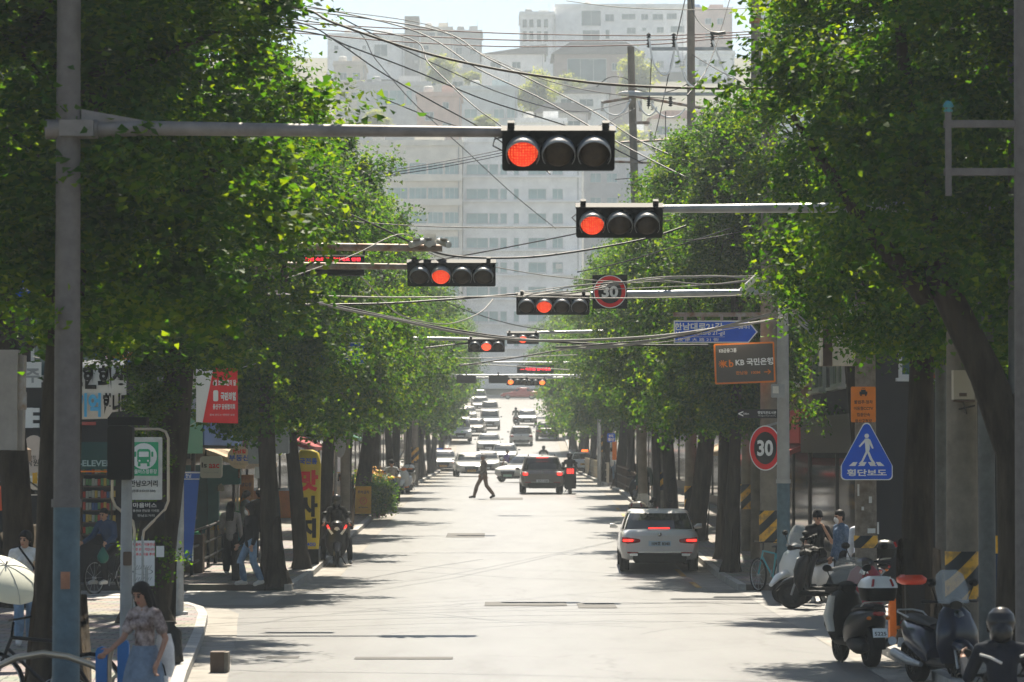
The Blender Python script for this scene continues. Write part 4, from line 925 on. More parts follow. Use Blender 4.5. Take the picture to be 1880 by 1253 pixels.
a = MB(); a.text('갈', .3, (c.x, -.036, c.z + .22), .01, w=.3); a.text('기', .3, (c.x, -.036, c.z - .22), .01, w=.3); a.build('lettering', mat('faded_cream', (.4, .3, .2), .7), t)
o, P = frame_at(1827, 60); zb = P(0, 777).z; f = LP(P, zb)
t = thing('round_sign', 'small blue round sign edge on behind the right steel post', 'traffic sign', (o.x, o.y, o.z + zb)); a = MB(); a.disc(f(1827, 762), .13, sx=.35, depth=.02); a.build('panel', mat('bright_blue', (.03, .16, .6), .5), t); a = MB(); a.ring(f(1827, 762, -.012), .115, .13, sx=.35); a.build('rim', M_white, t)
o, P = frame_at(1122, 152); zb = P(0, 812).z
t = thing('blue_notice', 'blue rounded notice with white figures on a right hand trunk', 'notice', (o.x, o.y, o.z + zb)); a = MB(); a.rbox((0, 0, .2), (.37, .03, .42), .05); a.build('panel', M_blue, t); a = MB(); a.text('횡단', .16, (0, -.02, .12), .03); a.text('보도', .1, (0, -.02, .3), .03); a.build('lettering', M_white, t)
o, P = frame_at(1093, 185); zb = P(0, 783).z
t = thing('turn_sign', 'white sign with black turn arrows in the right haze', 'traffic sign', (o.x, o.y, o.z + zb)); a = MB(); a.rbox((0, 0, .35), (.6, .03, .7), .03); a.build('panel', M_white, t); a = MB(); a.text('↔', .22, (0, -.02, .2), .02, w=.45); a.build('arrow', M_dark, t); a = MB(); a.disc((0, -.02, .55), .13, depth=.01); a.build('emblem', M_red, t)
o, P = frame_at(1128, 151); zb = P(0, 845).z
t = thing('street_banner', 'narrow orange banner below the blue notice on the right', 'banner', (o.x, o.y, o.z + zb)); MB().box((0, 0, .42), (.2, .02, .84)).build('cloth', M_orange, t); MB().box((0, 0, -.03), (.22, .03, .06)).build('hem_bar', M_white, t)
# ------------------------------------------------------------------ vehicles
def loft(a, rings, cap=True, smooth=True):
    n = len(rings[0]); vs = [p for r in rings for p in r]
    fs = [(i * n + j, i * n + (j + 1) % n, (i + 1) * n + (j + 1) % n, (i + 1) * n + j) for i in range(len(rings) - 1) for j in range(n)]
    a.add(vs, fs, smooth)
    if cap: a.add(rings[0], [tuple(range(n - 1, -1, -1))]); a.add(rings[-1], [tuple(range(n))])
    return a
def ell(c, r1, r2, axis='y', n=14, p=1.0, tilt=0):
    out = []
    for k in range(n):
        t = 2 * PI * k / n; u = math.copysign(abs(math.cos(t)) ** p, math.cos(t)) * r1; v = math.copysign(abs(math.sin(t)) ** p, math.sin(t)) * r2
        if axis == 'y': out.append((c[0] + u, c[1] - v * math.sin(tilt), c[2] + v * math.cos(tilt)))
        elif axis == 'z': out.append((c[0] + u, c[1] + v * math.cos(tilt), c[2] + v * math.sin(tilt)))
        else: out.append((c[0], c[1] + u, c[2] + v))
    return out
def paint(name, c, coat=.6, rough=.35, metal=0.0): return mat('car_paint_' + name, c, rough, metal, coat=coat, var=.04, scale=2)
P_white, P_grey, P_dark, P_red, P_silver = paint('white', (.66, .66, .64)), paint('grey', (.17, .155, .14), metal=.2), paint('dark', (.06, .06, .062)), paint('red', (.35, .03, .025)), paint('silver', (.45, .46, .46), metal=.3)
M_carglass = mat('car_glass', (.012, .016, .016), .05, spec=.5)
M_rim = mat('alloy_rim', (.4, .4, .41), .35, .8)
def wheel(parent, c, r=.32, w=.22, name='wheel', rim=None):
    Q = Matrix.Rotation(PI / 2, 4, 'Y')
    t = bpy.data.objects.new(name, None); COL.objects.link(t); t.parent = parent; t.location = c
    a = MB(); a.lathe([(r * .64, -w / 2), (r * .9, -w / 2), (r, -w * .32), (r, w * .32), (r * .9, w / 2), (r * .64, w / 2)], 24, Q); a.build('tyre', M_rubber, t)
    a = MB(); a.lathe([(r * .66, -w * .4), (r * .6, -w * .3), (r * .2, -w * .38), (.001, -w * .38)], 20, Q); a.lathe([(r * .66, w * .4), (r * .6, w * .3), (r * .2, w * .38), (.001, w * .38)], 20, Q)
    for k in range(10):
        q = 2 * PI * k / 10
        for sx in (-1, 1): a.box((sx * w * .37, math.cos(q) * r * .4, math.sin(q) * r * .4), (.02, r * .09, r * .45), 0, q - PI / 2)
    a.build('rim', rim or M_rim, t)
    return t
def car(label, loc, rz=0, col=None, L=4.7, W=1.83, H=1.45, kind='sedan', lit=False, plate='', platem=None, headlit=False, name='car', cat='car', group='cars in the street', roof_light=None, detail=True, rails=False):
    """rear at y=0 towards -y, bonnet towards +y"""
    col = col or P_white
    t = thing(name, label, cat, loc, rz, group)
    hw = W / 2; zb = .3; belt = H * (.64 if kind == 'sedan' else .6)
    # lower body: stations along the length (y, half width, bottom, shoulder, deck)
    bonnet = belt * .97; deck = belt + (.06 if kind == 'sedan' else .02)
    st = [(.0, hw * .86, zb + .16, belt * .80, deck * .86), (.05, hw * .93, zb + .06, belt * .88, deck * .955), (.16, hw * .975, zb, belt * .93, deck), (.55, hw, zb - .02, belt, deck + .01), (1.6, hw, zb - .04, belt, belt + .05), (L - 1.9, hw, zb - .04, belt, belt + .05), (L - 1.2, hw, zb - .02, belt * .93, bonnet * .99), (L - .55, hw * .98, zb, belt * .86, bonnet * .9), (L - .18, hw * .93, zb + .03, belt * .76, bonnet * .8), (L - .05, hw * .84, zb + .08, belt * .66, bonnet * .72), (L, hw * .7, zb + .16, belt * .55, bonnet * .6)]
    rings = []
    for y, w, b, sh, dk in st:
        half = [(0, b), (w * .8, b), (w * .95, b + .05), (w, b + (sh - b) * .35), (w * 1.0, b + (sh - b) * .62), (w * .975, sh - .06), (w * .945, sh), (w * .88, sh + (dk - sh) * .45), (w * .72, dk - .008), (w * .35, dk), (0, dk + .004)]
        rings.append([(x, y, z) for x, z in half] + [(-x, y, z) for x, z in half[-2:0:-1]])
    a = MB(); loft(a, rings); body = a.build('body', col, t)
    # cabin: rounded outlines stacked in height
    if kind == 'sedan': yr0, yf0, yr1, yf1 = .62, L - 1.35, 1.3, L - 2.15
    else: yr0, yf0, yr1, yf1 = .14, L - 1.15, .5, L - 1.95
    N = 48; lev = [(0, belt - .02), (.12, belt + .06), (.5, belt + (H - belt) * .5), (.86, H - .1), (.95, H - .045), (1.0, H - .012)]
    cab = []
    for f, z in lev:
        g = f ** 1.25 if f < .9 else f
        y0 = yr0 + (yr1 - yr0) * g + (0.10 if f == 1 else 0); y1 = yf0 + (yf1 - yf0) * g - (0.16 if f == 1 else 0)
        w = hw * (.955 - .2 * f ** 1.2) - (.07 if f == 1 else 0); cy, hy = (y0 + y1) / 2, (y1 - y0) / 2
        cab.append([(w * math.copysign(abs(math.cos(q)) ** .3, math.cos(q)), cy + hy * math.copysign(abs(math.sin(q)) ** .3, math.sin(q)) + (-.05 if math.sin(q) < 0 else .12) * (1 - min(1, abs(math.cos(q)) ** .3) ** 2), z) for q in [2 * PI * (k + .5) / N for k in range(N)]])
    shell, gl = MB(), {'rear_window': MB(), 'windscreen': MB(), 'side_window': [MB(), MB(), MB(), MB()]}
    for i in range(len(lev) - 1):
        for j in range(N):
            jj = (j + 1) % N; q = math.degrees(2 * PI * (j + 1) / N) % 360
            quad = [cab[i][j], cab[i][jj], cab[i + 1][jj], cab[i + 1][j]]
            tgt = shell
            if 1 <= i < 3:
                if 222 < q < 318: tgt = gl['rear_window']
                elif 42 < q < 138: tgt = gl['windscreen']
                elif not (abs(q - 180) < 4 or q < 4 or q > 356):
                    if q < 36 or q > 324: tgt = gl['side_window'][0 if q < 40 else 2]
                    elif 144 < q < 216: tgt = gl['side_window'][1 if q < 180 else 3]
            tgt.add(quad, [(0, 1, 2, 3)], True)
    shell.add([(0, (yr1 + yf1) / 2, H + .004)] + cab[-1], [(0, j + 1, (j + 1) % N + 1) for j in range(N)], True)
    shell.build('roof', col, t)
    gl['rear_window'].build('rear_window', M_carglass, t); gl['windscreen'].build('windscreen', M_carglass, t)
    for m in gl['side_window']:
        if m.v: m.build('side_window', M_carglass, t)
    r = .335 if kind == 'sedan' else .36
    for y in (.88, L - .88):
        for s in (-1, 1):
            wheel(t, (s * (hw - .115), y, r), r)
    a = MB()
    for y in (.88, L - .88):
        for s in (-1, 1): a.lathe([(.001, 0), (r + .06, 0), (r + .06, .004)], 20, Matrix.Translation((s * (hw * 1.0 + (.001)), y, r + .01)) @ Matrix.Rotation(s * PI / 2, 4, 'Y'))
    # dark lower valance and underbody
    v = MB(); v.rbox((0, .06, zb + .06), (W * .68, .16, .2), .08); v.box((0, L / 2, zb - .03), (W * .62, L - .5, .1)); v.build('valance', M_black, t)
    # tail lamps
    zt = belt * (.80 if kind == 'sedan' else .86)
    for s in (-1, 1):
        q = MB()
        if kind == 'sedan': loft(q, [ell((s * hw * .46, .015, zt - .005), .01, .035, 'x', 12, .6), ell((s * hw * .62, .006, zt - .005), .03, .055, 'x', 12, .6), ell((s * hw * .82, .012, zt), .05, .075, 'x', 12, .6), ell((s * hw * .95, .1, zt + .02), .07, .06, 'x', 12, .6)])
        else: loft(q, [ell((s * hw * .66, .0, zt), .03, .06, 'x', 12, .6), ell((s * hw * .8, .0, zt), .05, .085, 'x', 12, .6), ell((s * hw * .94, .08, zt + .02), .07, .085, 'x', 12, .6)])
        tl = q.build('tail_light', M_tail, t)
        if lit:
            e = MB(); e.rbox((s * hw * .80, -.045, zt + .005), (.2 if kind != 'sedan' else .24, .012, .05 if kind == 'sedan' else .1), .02); e.build('lit_lens', M_taillit, tl)
        q = MB(); q.box((s * hw * .68, -.002, belt * .5), (.26, .012, .035)); q.build('reflector', M_tail, t)
        # head lamps
        q = MB(); loft(q, [ell((s * hw * .5, L - .02, belt * .64), .03, .05, 'x', 12, .7), ell((s * hw * .72, L - .06, belt * .67), .05, .075, 'x', 12, .7), ell((s * hw * .9, L - .2, belt * .71), .07, .07, 'x', 12, .7)]); hl = q.build('headlight', M_lamp, t)
        if headlit: e = MB(); e.sphere((s * hw * .78, L + .0, belt * .67), .05, 10, 6); e.build('lit_lens', M_amber, hl)
        m = MB(); loft(m, [ell((s * (hw + .0), L - 1.75, belt + .05), .03, .03, 'x', 10), ell((s * (hw + .07), L - 1.77, belt + .08), .07, .06, 'x', 10, .7), ell((s * (hw + .19), L - 1.75, belt + .09), .06, .055, 'x', 10, .7)]); m.build('wing_mirror', col, t)
    # plates, badge, grille
    def plate_at(y, z, face):
        p = MB(); p.rbox((0, y, z), (.52, .014, .12), .015); pb = p.build('number_plate', platem or M_plate, t)
        if plate:
            p = MB(); Q = Matrix.Translation((0, y, z)) @ (Matrix.Rotation(0 if face < 0 else PI, 4, 'Z')); p.text(plate, .085, (.025, -.011, 0), .03, w=.42, Q=Q); p.build('plate_number', M_dark, pb)
    plate_at(.006 if kind == 'sedan' else -.006, (zt - .07) if kind == 'sedan' else belt * .56, -1)
    g = MB(); g.prism([(-.42, belt * .62), (.42, belt * .62), (.36, belt * .38), (.24, belt * .3), (-.24, belt * .3), (-.36, belt * .38)], L - .03, L + .012); g.build('grille', M_black, t)
    plate_at(L + .018, belt * .38, 1)
    q = MB(); q.rbox((0, L - .02, belt * .24), (W * .7, .06, .07), .03); q.build('air_intake', M_black, t)
    if detail:
        q = MB(); q.lathe([(.001, 0), (.045, .0), (.045, .01), (.001, .012)], 16, Matrix.Translation((0, .004 if kind == 'sedan' else -.012, belt * .95 if kind == 'sedan' else belt * .93)) @ Matrix.Rotation(PI / 2, 4, 'X')); q.build('badge', M_chrome, t)
        q = MB(); q.rbox((0, .01, zb + .18), (W * .66, .03, .02), .008); q.build('chrome_strip', M_chrome, t)
        zz, yy_ = (belt + .09, yr0 - .0) if kind == 'sedan' else (H - .06, .30)
        q = MB(); q.rbox((0, yy_ - .05, zz + (.0 if kind == 'sedan' else -.02)), (.5, .02, .025), .01); q.build('brake_light', M_taillit if lit else M_tail, t)
        if kind == 'sedan':
            for s in (-1, 1): q = MB(); q.rbox((s * W * .33, .0, zb + .12), (.2, .05, .06), .025); q.build('exhaust', M_chrome, t)
        else: q = MB(); q.tube([(0, .42, H - .22), (.2, .36, H - .34)], .008, 5); q.build('wiper', M_black, t)
        a = MB(); a.prism([(-.03, 0), (.03, 0), (.0, .07)], 0, .12, Matrix.Translation((0, yr1 + .15, H - .02))); a.build('aerial_fin', col, t)
    if rails:
        for s in (-1, 1): a = MB(); a.tube([(s * hw * .62, yr1 + .1, H - .03), (s * hw * .63, yr1 + .4, H + .04), (s * hw * .63, yf1 - .4, H + .04), (s * hw * .62, yf1 - .1, H - .03)], .018, 6); a.build('roof_rail', M_black, t)
    if roof_light:
        a = MB()
        if roof_light == 'taxi': a.rbox((0, (yr1 + yf1) / 2, H + .08), (.42, .16, .14), .05); a.build('roof_sign', M_amber, t)
        else:
            a.rbox((-.3, (yr1 + yf1) / 2, H + .07), (.5, .22, .1), .04); a.build('red_lamp', M_tail, t); a = MB(); a.rbox((.3, (yr1 + yf1) / 2, H + .07), (.5, .22, .1), .04); a.build('blue_lamp', M_blue, t)
    return t
def road_at(px, Y, dz=0): return (XG(px, Y), Y, gz(Y) + .008 + dz)
def slope_fix(o, Y, L, back=False):
    dz = (gz(Y + L) - gz(Y)) / L
    o.rotation_euler.x = math.atan(dz) * (1 if not back else -1)
P_benz = paint('pearl', (.74, .73, .71))
c = car('white sedan stopped by the right kerb with brake lights on and dark rear window', road_at(1211, 76), R(-1), P_benz, 4.9, 1.84, 1.46, 'sedan', True, '109호 8340', M_plateblue)
c = car('grey compact crossover waiting in the middle lane with brake lights glowing', road_at(996, 136), R(1), P_grey, 4.1, 1.78, 1.58, 'suv', True, '27나 4183', rails=True)
c = car('white sedan with yellow plate behind the grey crossover by the right fence', road_at(1073, 207), R(-2), P_white, 4.8, 1.84, 1.45, 'sedan', False, '서울 32바', M_plateyel, roof_light='taxi')
def facing(label, px, Y, rz=180, **k):
    L = k.get('L', 4.7); a = R(rz); p = Vector(road_at(px, Y))
    p -= Vector((0, 0, 0)); d = Vector((-math.sin(a), math.cos(a), 0)) * L
    k.setdefault('kind', 'sedan'); o = car(label, p - d, a, **k); o.location.z = gz(Y - d.y * .5) + .008
    return o
facing('white saloon turned three quarters with dark grille beside the grey crossover', 932, 171, 152, col=P_white, W=1.86, L=4.9, platem=mat('plate_green', (.3, .5, .4), .5), headlit=False, name='car')
facing('white taxi facing the viewer with orange plate behind the walking man', 866, 196, 184, col=P_white, platem=M_plateyel, plate='34바 1207', roof_light=None)
facing('white car with red and blue roof lamps and amber front lights', 814, 221, 181, col=P_white, platem=M_plateyel, headlit=True, roof_light='bar', plate='31아 2')
c = car('white hatchback climbing the slope with one red tail lamp showing', road_at(957, 254), 0, P_white, 4.3, 1.82, 1.5, 'suv', False, '12가 3'); slope_fix(c, 254, 4.3)
c = car('dark grey sedan climbing the slope beside the white hatchback', road_at(1005, 262), 0, P_dark, 4.8, 1.86, 1.46, 'sedan', False, '52라 7', M_plateblue); slope_fix(c, 262, 4.8)
P_pearl2 = paint('cool_white', (.58, .61, .63))
for lab, px, Y, col, kd, H in (('white car coming down with sunlit windscreen left of the climbing hatchback', 897, 243, P_white, 'sedan', 1.45), ('pale silver van coming down the slope in the middle', 899, 287, P_pearl2, 'suv', 1.75), ('dark van coming down along the left kerb', 845, 293, P_dark, 'suv', 1.8), ('white van on the upper slope behind the silver one', 899, 318, P_white, 'suv', 1.8), ('white car high on the slope in the left lane', 882, 348, P_white, 'suv', 1.55), ('topmost white van near the end of the slope', 879, 372, P_silver, 'suv', 1.8), ('silver car parked at the right kerb high on the slope', 968, 300, P_silver, 'sedan', 1.45)):
    o = facing(lab, px, Y, 180, col=col, kind=kd, H=H, detail=False)
for lab, px, Y, col, kd, H in (('white car waiting just behind the taxi with the orange plate', 892, 214, P_white, 'sedan', 1.46), ('silver car in the middle lane behind the three quarter white saloon', 926, 229, P_silver, 'sedan', 1.46), ('white minivan in the left lane behind the roof lamp car', 846, 258, P_white, 'suv', 1.8), ('grey car in the left lane where the slope steepens', 868, 272, P_grey, 'sedan', 1.45), ('white car in the left lane above the dark van', 858, 312, P_white, 'sedan', 1.46)):
    facing(lab, px, Y, 180 + (px % 7) - 3, col=col, kind=kd, H=H, detail=False)
c = car('red car crossing the top of the street sideways', road_at(989, 404), PI / 2, P_red, 4.7, 1.8, 1.45, 'sedan', detail=False)
c.location.z = gz(404) + .01

# scooters, motorcycles ------------------------------------------------
M_seat = mat('seat_black', (.018, .018, .019), .6, var=.2)
M_screen = mat('clear_screen', (.55, .58, .58), .08, alpha=.32)
def scooter(label, loc, rz, body, accent=None, case=None, screen=False, lit=False, head=True, plate='', name='scooter', cat='scooter', group='scooters and motorbikes', headlit=False, band=None, shield=None, lamp=None):
    """front towards +y, rear wheel near y=-.65"""
    t = thing(name, label, cat, loc, rz, group); accent = accent or M_black
    wheel(t, (0, .68, .25), .25, .12, 'front_wheel', M_dark); wheel(t, (0, -.62, .25), .25, .15, 'rear_wheel', M_dark)
    a = MB(); loft(a, [ell((0, -.98, .72), .05, .04, p=.8), ell((0, -.85, .68), .13, .1, p=.8), ell((0, -.55, .58), .23, .19, p=.8), ell((0, -.25, .52), .24, .22, p=.8), ell((0, -.05, .44), .21, .2, p=.8), ell((0, .02, .36), .18, .11, p=.8)]); a.build('tail_body', body, t)
    a = MB(); loft(a, [ell((0, .5, .3), .19, .03, 'z', tilt=0), ell((0, .54, .5), .28, .08, 'z'), ell((0, .52, .7), .28, .11, 'z'), ell((0, .46, .9), .21, .12, 'z'), ell((0, .4, 1.0), .1, .07, 'z')]); a.build('leg_shield', shield or body, t)
    a = MB(); a.rbox((0, .24, .29), (.32, .56, .1), .04); a.build('footboard', accent, t)
    a = MB(); loft(a, [ell((0, .5, .52), .1, .08), ell((0, .66, .53), .12, .075), ell((0, .82, .47), .1, .06), ell((0, .97, .34), .06, .03)]); a.build('front_fender', body, t)
    a = MB(); loft(a, [ell((0, -.93, .8), .07, .03), ell((0, -.75, .8), .14, .05), ell((0, -.35, .77), .15, .05), ell((0, -.05, .72), .1, .035)]); a.build('seat', M_seat, t)
    a = MB(); a.tube([(-.34, .3, 1.04), (-.14, .4, 1.04), (.14, .4, 1.04), (.34, .3, 1.04)], .016, 8); a.tube([(-.36, .29, 1.04), (-.24, .35, 1.04)], .022, 8); a.tube([(.36, .29, 1.04), (.24, .35, 1.04)], .022, 8); loft(a, [ell((0, .3, 1.0), .1, .05), ell((0, .42, 1.02), .14, .08), ell((0, .52, 1.0), .08, .05)]); a.build('handlebar', accent, t)
    for s in (-1, 1):
        a = MB(); a.tube([(s * .2, .38, 1.05), (s * .28, .4, 1.24)], .008, 6); loft(a, [ell((s * .28, .38, 1.27), .06, .045), ell((s * .28, .41, 1.27), .065, .05), ell((s * .28, .45, 1.27), .03, .02)]); a.build('mirror', M_black, t)
        a = MB(); a.tube([(s * .06, .68, .25), (s * .06, .55, .62)], .022, 8); a.build('fork', M_steel, t)
    a = MB(); a.lathe([(.001, .03), (.07, .02), (.085, -.02)], 16, Matrix.Translation((0, .56, .86)) @ Matrix.Rotation(-PI / 2, 4, 'X')); a.build('headlight', lamp or M_lamp, t)
    a = MB(); loft(a, [ell((0, -1.0, .72), .06, .025), ell((0, -.96, .72), .09, .035)]); a.build('tail_light', M_taillit if lit else M_tail, t)
    a = MB(); loft(a, [ell((0, -.66, .57), .1, .03), ell((0, -.9, .45), .1, .02), ell((0, -.98, .26), .085, .015)]); fd = a.build('rear_mudguard', M_black, t)
    a = MB(); a.box((0, -1.0, .47), (.2, .012, .12), 0, R(-15)); p = a.build('number_plate', M_plate, t)
    if plate: a = MB(); a.text(plate, .05, (0, 0, 0), .015, w=.16, Q=Matrix.Translation((0, -1.012, .46)) @ Matrix.Rotation(R(-15), 4, 'X')); a.build('plate_number', M_dark, p)
    a = MB(); loft(a, [ell((-.08, -.1, .3), .1, .1), ell((-.1, -.4, .28), .12, .12), ell((-.12, -.62, .27), .09, .1), ell((-.12, -.75, .27), .05, .06)]); a.build('engine_cover', M_dark, t)
    a = MB(); a.tube([(.17, -.15, .25), (.2, -.45, .28), (.2, -.9, .36)], [.03, .055, .06], 10); a.build('exhaust', M_steel, t)
    a = MB(); a.tube([(-.1, .0, .25), (-.22, -.05, .03)], .014, 6); a.build('kickstand', M_black, t)
    if band:
        a = MB(); a.sphere((.11, .6, .8), .045, 10, 6); a.build('indicator', M_amber, t)
    a = MB(); a.tube([(-.13, -.6, .8), (-.17, -.85, .86), (-.1, -1.0, .88), (.1, -1.0, .88), (.17, -.85, .86), (.13, -.6, .8)], .012, 6); a.build('grab_rail', M_steel, t)
    for s in (-1, 1): a = MB(); a.tube([(s * .16, .32, 1.02), (s * .2, .46, .92), (s * .1, .5, .8)], .006, 5); a.build('brake_cable', M_wire, t)
    for s in (-1, 1): a = MB(); a.sphere((s * .13, -.93, .66), (.035, .03, .025), 8, 6); a.build('indicator', M_orange, t)
    if case:
        a = MB(); loft(a, [ell((0, -.9, .89), .2, .17, 'z', 20, .5), ell((0, -.9, .93), .22, .19, 'z', 20, .5), ell((0, -.9, 1.06), .24, .205, 'z', 20, .5)]); a.build('top_case', M_black, t)
        a = MB(); loft(a, [ell((0, -.9, 1.062), .245, .21, 'z', 20, .5), ell((0, -.9, 1.1), .24, .205, 'z', 20, .5), ell((0, -.9, 1.17), .2, .17, 'z', 20, .5), ell((0, -.9, 1.21), .12, .1, 'z', 20, .5)]); l = a.build('case_lid', case, t)
        for s in (-1, 1): a = MB(); a.box((s * .13, -1.085, 1.125), (.025, .05, .1), 0, R(-22), R(s * -16)); a.build('reflector', M_tail, l)
    if screen:
        a = MB(); n = 9; rg = []
        for z, w, y in ((1.02, .2, .52), (1.2, .22, .46), (1.36, .18, .4), (1.42, .1, .37)): rg.append([(w * (2 * k / (n - 1) - 1), y - .08 * abs(2 * k / (n - 1) - 1) ** 2, z) for k in range(n)] + [(w * (2 * k / (n - 1) - 1), y - .006 - .08 * abs(2 * k / (n - 1) - 1) ** 2, z) for k in range(n - 1, -1, -1)])
        loft(a, rg); a.build('windscreen', M_screen, t)
    return t
S_white, S_red, S_navy, S_black, S_cream, S_grey = paint('scooter_white', (.7, .69, .66)), paint('scooter_red', (.22, .01, .02), coat=.2), paint('scooter_navy', (.02, .035, .09)), paint('scooter_black', (.01, .01, .01), coat=.15), paint('scooter_cream', (.3, .265, .215)), paint('scooter_slate', (.1, .11, .11))
scooter('black scooter seen from behind with white topped luggage case and clear windscreen', road_at(1571, 43.9), R(12), S_black, case=S_white, screen=True, plate='5225', lit=False)
a = [o for o in COL.objects if o.name == 'scooter'][0]
for s in (-1,): 
    m = MB(); loft(m, [ell((-.22, .42, .42), .05, .06, 'z'), ell((-.25, .46, .62), .07, .05, 'z'), ell((-.2, .44, .9), .05, .06, 'z')]); m.build('side_panel', paint('panel_ivory', (.55, .52, .46)), a)
q = scooter('red scooter with round headlight facing the viewer beside the weathered pole', (XG(1592, 52), 52, gz(52)), R(168), S_red, S_black, headlit=False); q.scale = (1.08,) * 3
q = scooter('white scooter with clear windscreen parked sideways by the pale pole', (XG(1490, 62), 62, gz(63)), R(125), S_white, S_black, screen=True); q.scale = (1.04,) * 3
scooter('dark blue scooter facing the viewer at the right edge by the red lid', (XG(1722, 40), 40, gz(40) + .0), R(197), paint('scooter_midnight', (.008, .013, .03), rough=.3), S_black, screen=True, lamp=M_glass)
scooter('small black scooter parked ahead of the white sedan', (XG(1224, 88), 88, gz(88)), R(20), S_black)
scooter('scooter with grey cover and clear screen ahead of the white sedan by the kerb', (XG(1178, 90), 90, gz(90)), R(-10), S_grey, screen=True, case=S_cream)
scooter('dark scooter standing on the right pavement by the red tail bag', (XG(1172, 118), 118, gz(118) + KERB), R(170), S_black)
M_bmw = scooter('black maxi scooter with white winged headlight panels facing the viewer on the left', (XG(618, 79.5), 79.5, gz(79.5)), R(184), S_black, S_black, screen=False)
for s in (-1, 1):
    m = MB(); m.prism([(s * .04, .74), (s * .2, .93), (s * .23, .9), (s * .12, .74)][::s], .57, .6); m.build('lamp_panel', M_white, M_bmw)
    m = MB(); m.prism([(s * .16, .9), (s * .22, 1.0), (s * .245, .97), (s * .215, .88)][::s], .56, .59); m.build('indicator', M_taillit, M_bmw)
scooter('dark scooter with yellow striped front fender under the grey jacket rider', (XG(719, 122.5), 122.5, gz(122.5)), R(180), S_navy, M_yellow)
scooter('orange and white scooter parked behind the grey jacket rider on the left', (XG(744, 137), 137, gz(137)), R(172), S_white, M_orange, case=S_white)
scooter('third scooter in the left kerb line, pale with dust', (XG(752, 146), 146, gz(146)), R(176), S_cream, S_black)
scooter('delivery motorbike with large black box and three lit red bars', (XG(1046, 137.5), 137.5, gz(137.5)), 0, S_black, lit=True, name='delivery_motorbike', cat='motorbike')
d = [o for o in COL.objects if o.name == 'delivery_motorbike'][0]
m = MB(); m.rbox((0, -.95, .66), (.48, .5, .9), .04); m.build('cargo_box', M_black, d)
for k in (-1, 0, 1): m = MB(); m.rbox((k * .1, -1.21, .94), (.07, .012, .2), .02); m.build('lit_bar', M_taillit, d)
m = MB(); m.box((0, -1.207, .94), (.36, .008, .26)); m.build('lamp_panel', M_tail, d)
scooter('scooter climbing the slope behind the white hatchback', road_at(947, 300), 0, S_black)
scooter('scooter riding away just beyond the grey crossover', road_at(998, 224), 0, S_black, lit=False, case=S_grey)
q = scooter('black tourer carrying the helmeted rider at the bottom right', (XG(1835, 28.6), 28.6, 0), R(-4), S_black, screen=True); q.scale = (1, 1, .84)

def bicycle(label, loc, rz, col, group='bicycles'):
    t = thing('bicycle', label, 'bicycle', loc, rz, group); r = .33
    for y, nm in ((.52, 'front_wheel'), (-.52, 'rear_wheel')):
        w = bpy.data.objects.new(nm, None); COL.objects.link(w); w.parent = t; w.location = (0, y, r)
        a = MB(); pts = [(0, math.cos(R(k * 15)) * r, math.sin(R(k * 15)) * r) for k in range(25)]; a.tube(pts, .022, 7, False); a.build('tyre', M_rubber, w)
        a = MB(); a.tube([(0, p[1] * .93, p[2] * .93) for p in pts], .012, 6, False)
        for k in range(12): a.tube([(0, 0, 0), (0, math.cos(R(k * 30)) * r * .92, math.sin(R(k * 30)) * r * .92)], .003, 4)
        a.tube([(-.04, 0, 0), (.04, 0, 0)], .025, 8); a.build('rim', M_steel, w)
    a = MB(); bb, st, hd, h2 = (0, -.1, .3), (0, -.22, .78), (0, .32, .82), (0, .35, .7)
    for p, q in ((bb, st), (bb, h2), (st, hd), (bb, (0, -.52, r)), (st, (0, -.52, r)), (hd, (0, .52, r))): a.tube([p, q], .02, 8)
    a.build('frame', col, t)
    a = MB(); a.tube([(0, -.22, .78), (0, -.25, .9)], .014, 6); loft(a, [ell((0, -.36, .92), .08, .03), ell((0, -.25, .93), .07, .03), ell((0, -.1, .92), .02, .02)]); a.build('saddle', M_seat, t)
    a = MB(); a.tube([hd, (0, .3, .98)], .014, 6); a.tube([(-.28, .2, 1.02), (-.1, .31, 1.0), (.1, .31, 1.0), (.28, .2, 1.02)], .012, 6); a.build('handlebar', M_black, t)
    a = MB(); a.lathe([(.09, -.004), (.1, 0), (.09, .004)], 16, Matrix.Translation((.05, -.1, .3)) @ Matrix.Rotation(PI / 2, 4, 'Y')); a.tube([(.06, -.1, .3), (.06, -.05, .15)], .01, 6); a.tube([(-.06, -.1, .3), (-.06, -.15, .45)], .01, 6); a.build('crank', M_steel, t)
    return t
bicycle('cyan bicycle leaning by the striped concrete pole on the right', (XG(1414, 66.5), 66.5, gz(66) + .01), R(24), paint('cyan', (.05, .3, .34)))
bicycle('dark bicycle ridden out of the left alley', (XG(203, 66), 66, gz(66)), R(150), S_black)
bicycle('bicycle with white grips parked in the left foreground behind the tall pole', (XG(78, 33.5), 33.5, KERB), R(80), S_black)
bicycle('bicycle leaning behind the woman in white at the shop front', (XG(62, 64), 64, gz(64)), R(70), S_red)

scooter('black scooter parked behind the white one in front of the masked man', (XG(1535, 61), 61, gz(61)), R(80), S_black, case=S_black)

scooter('second black scooter close to the white one with a bare seat', (XG(1520, 59.3), 59.3, gz(59)), R(70), S_black)
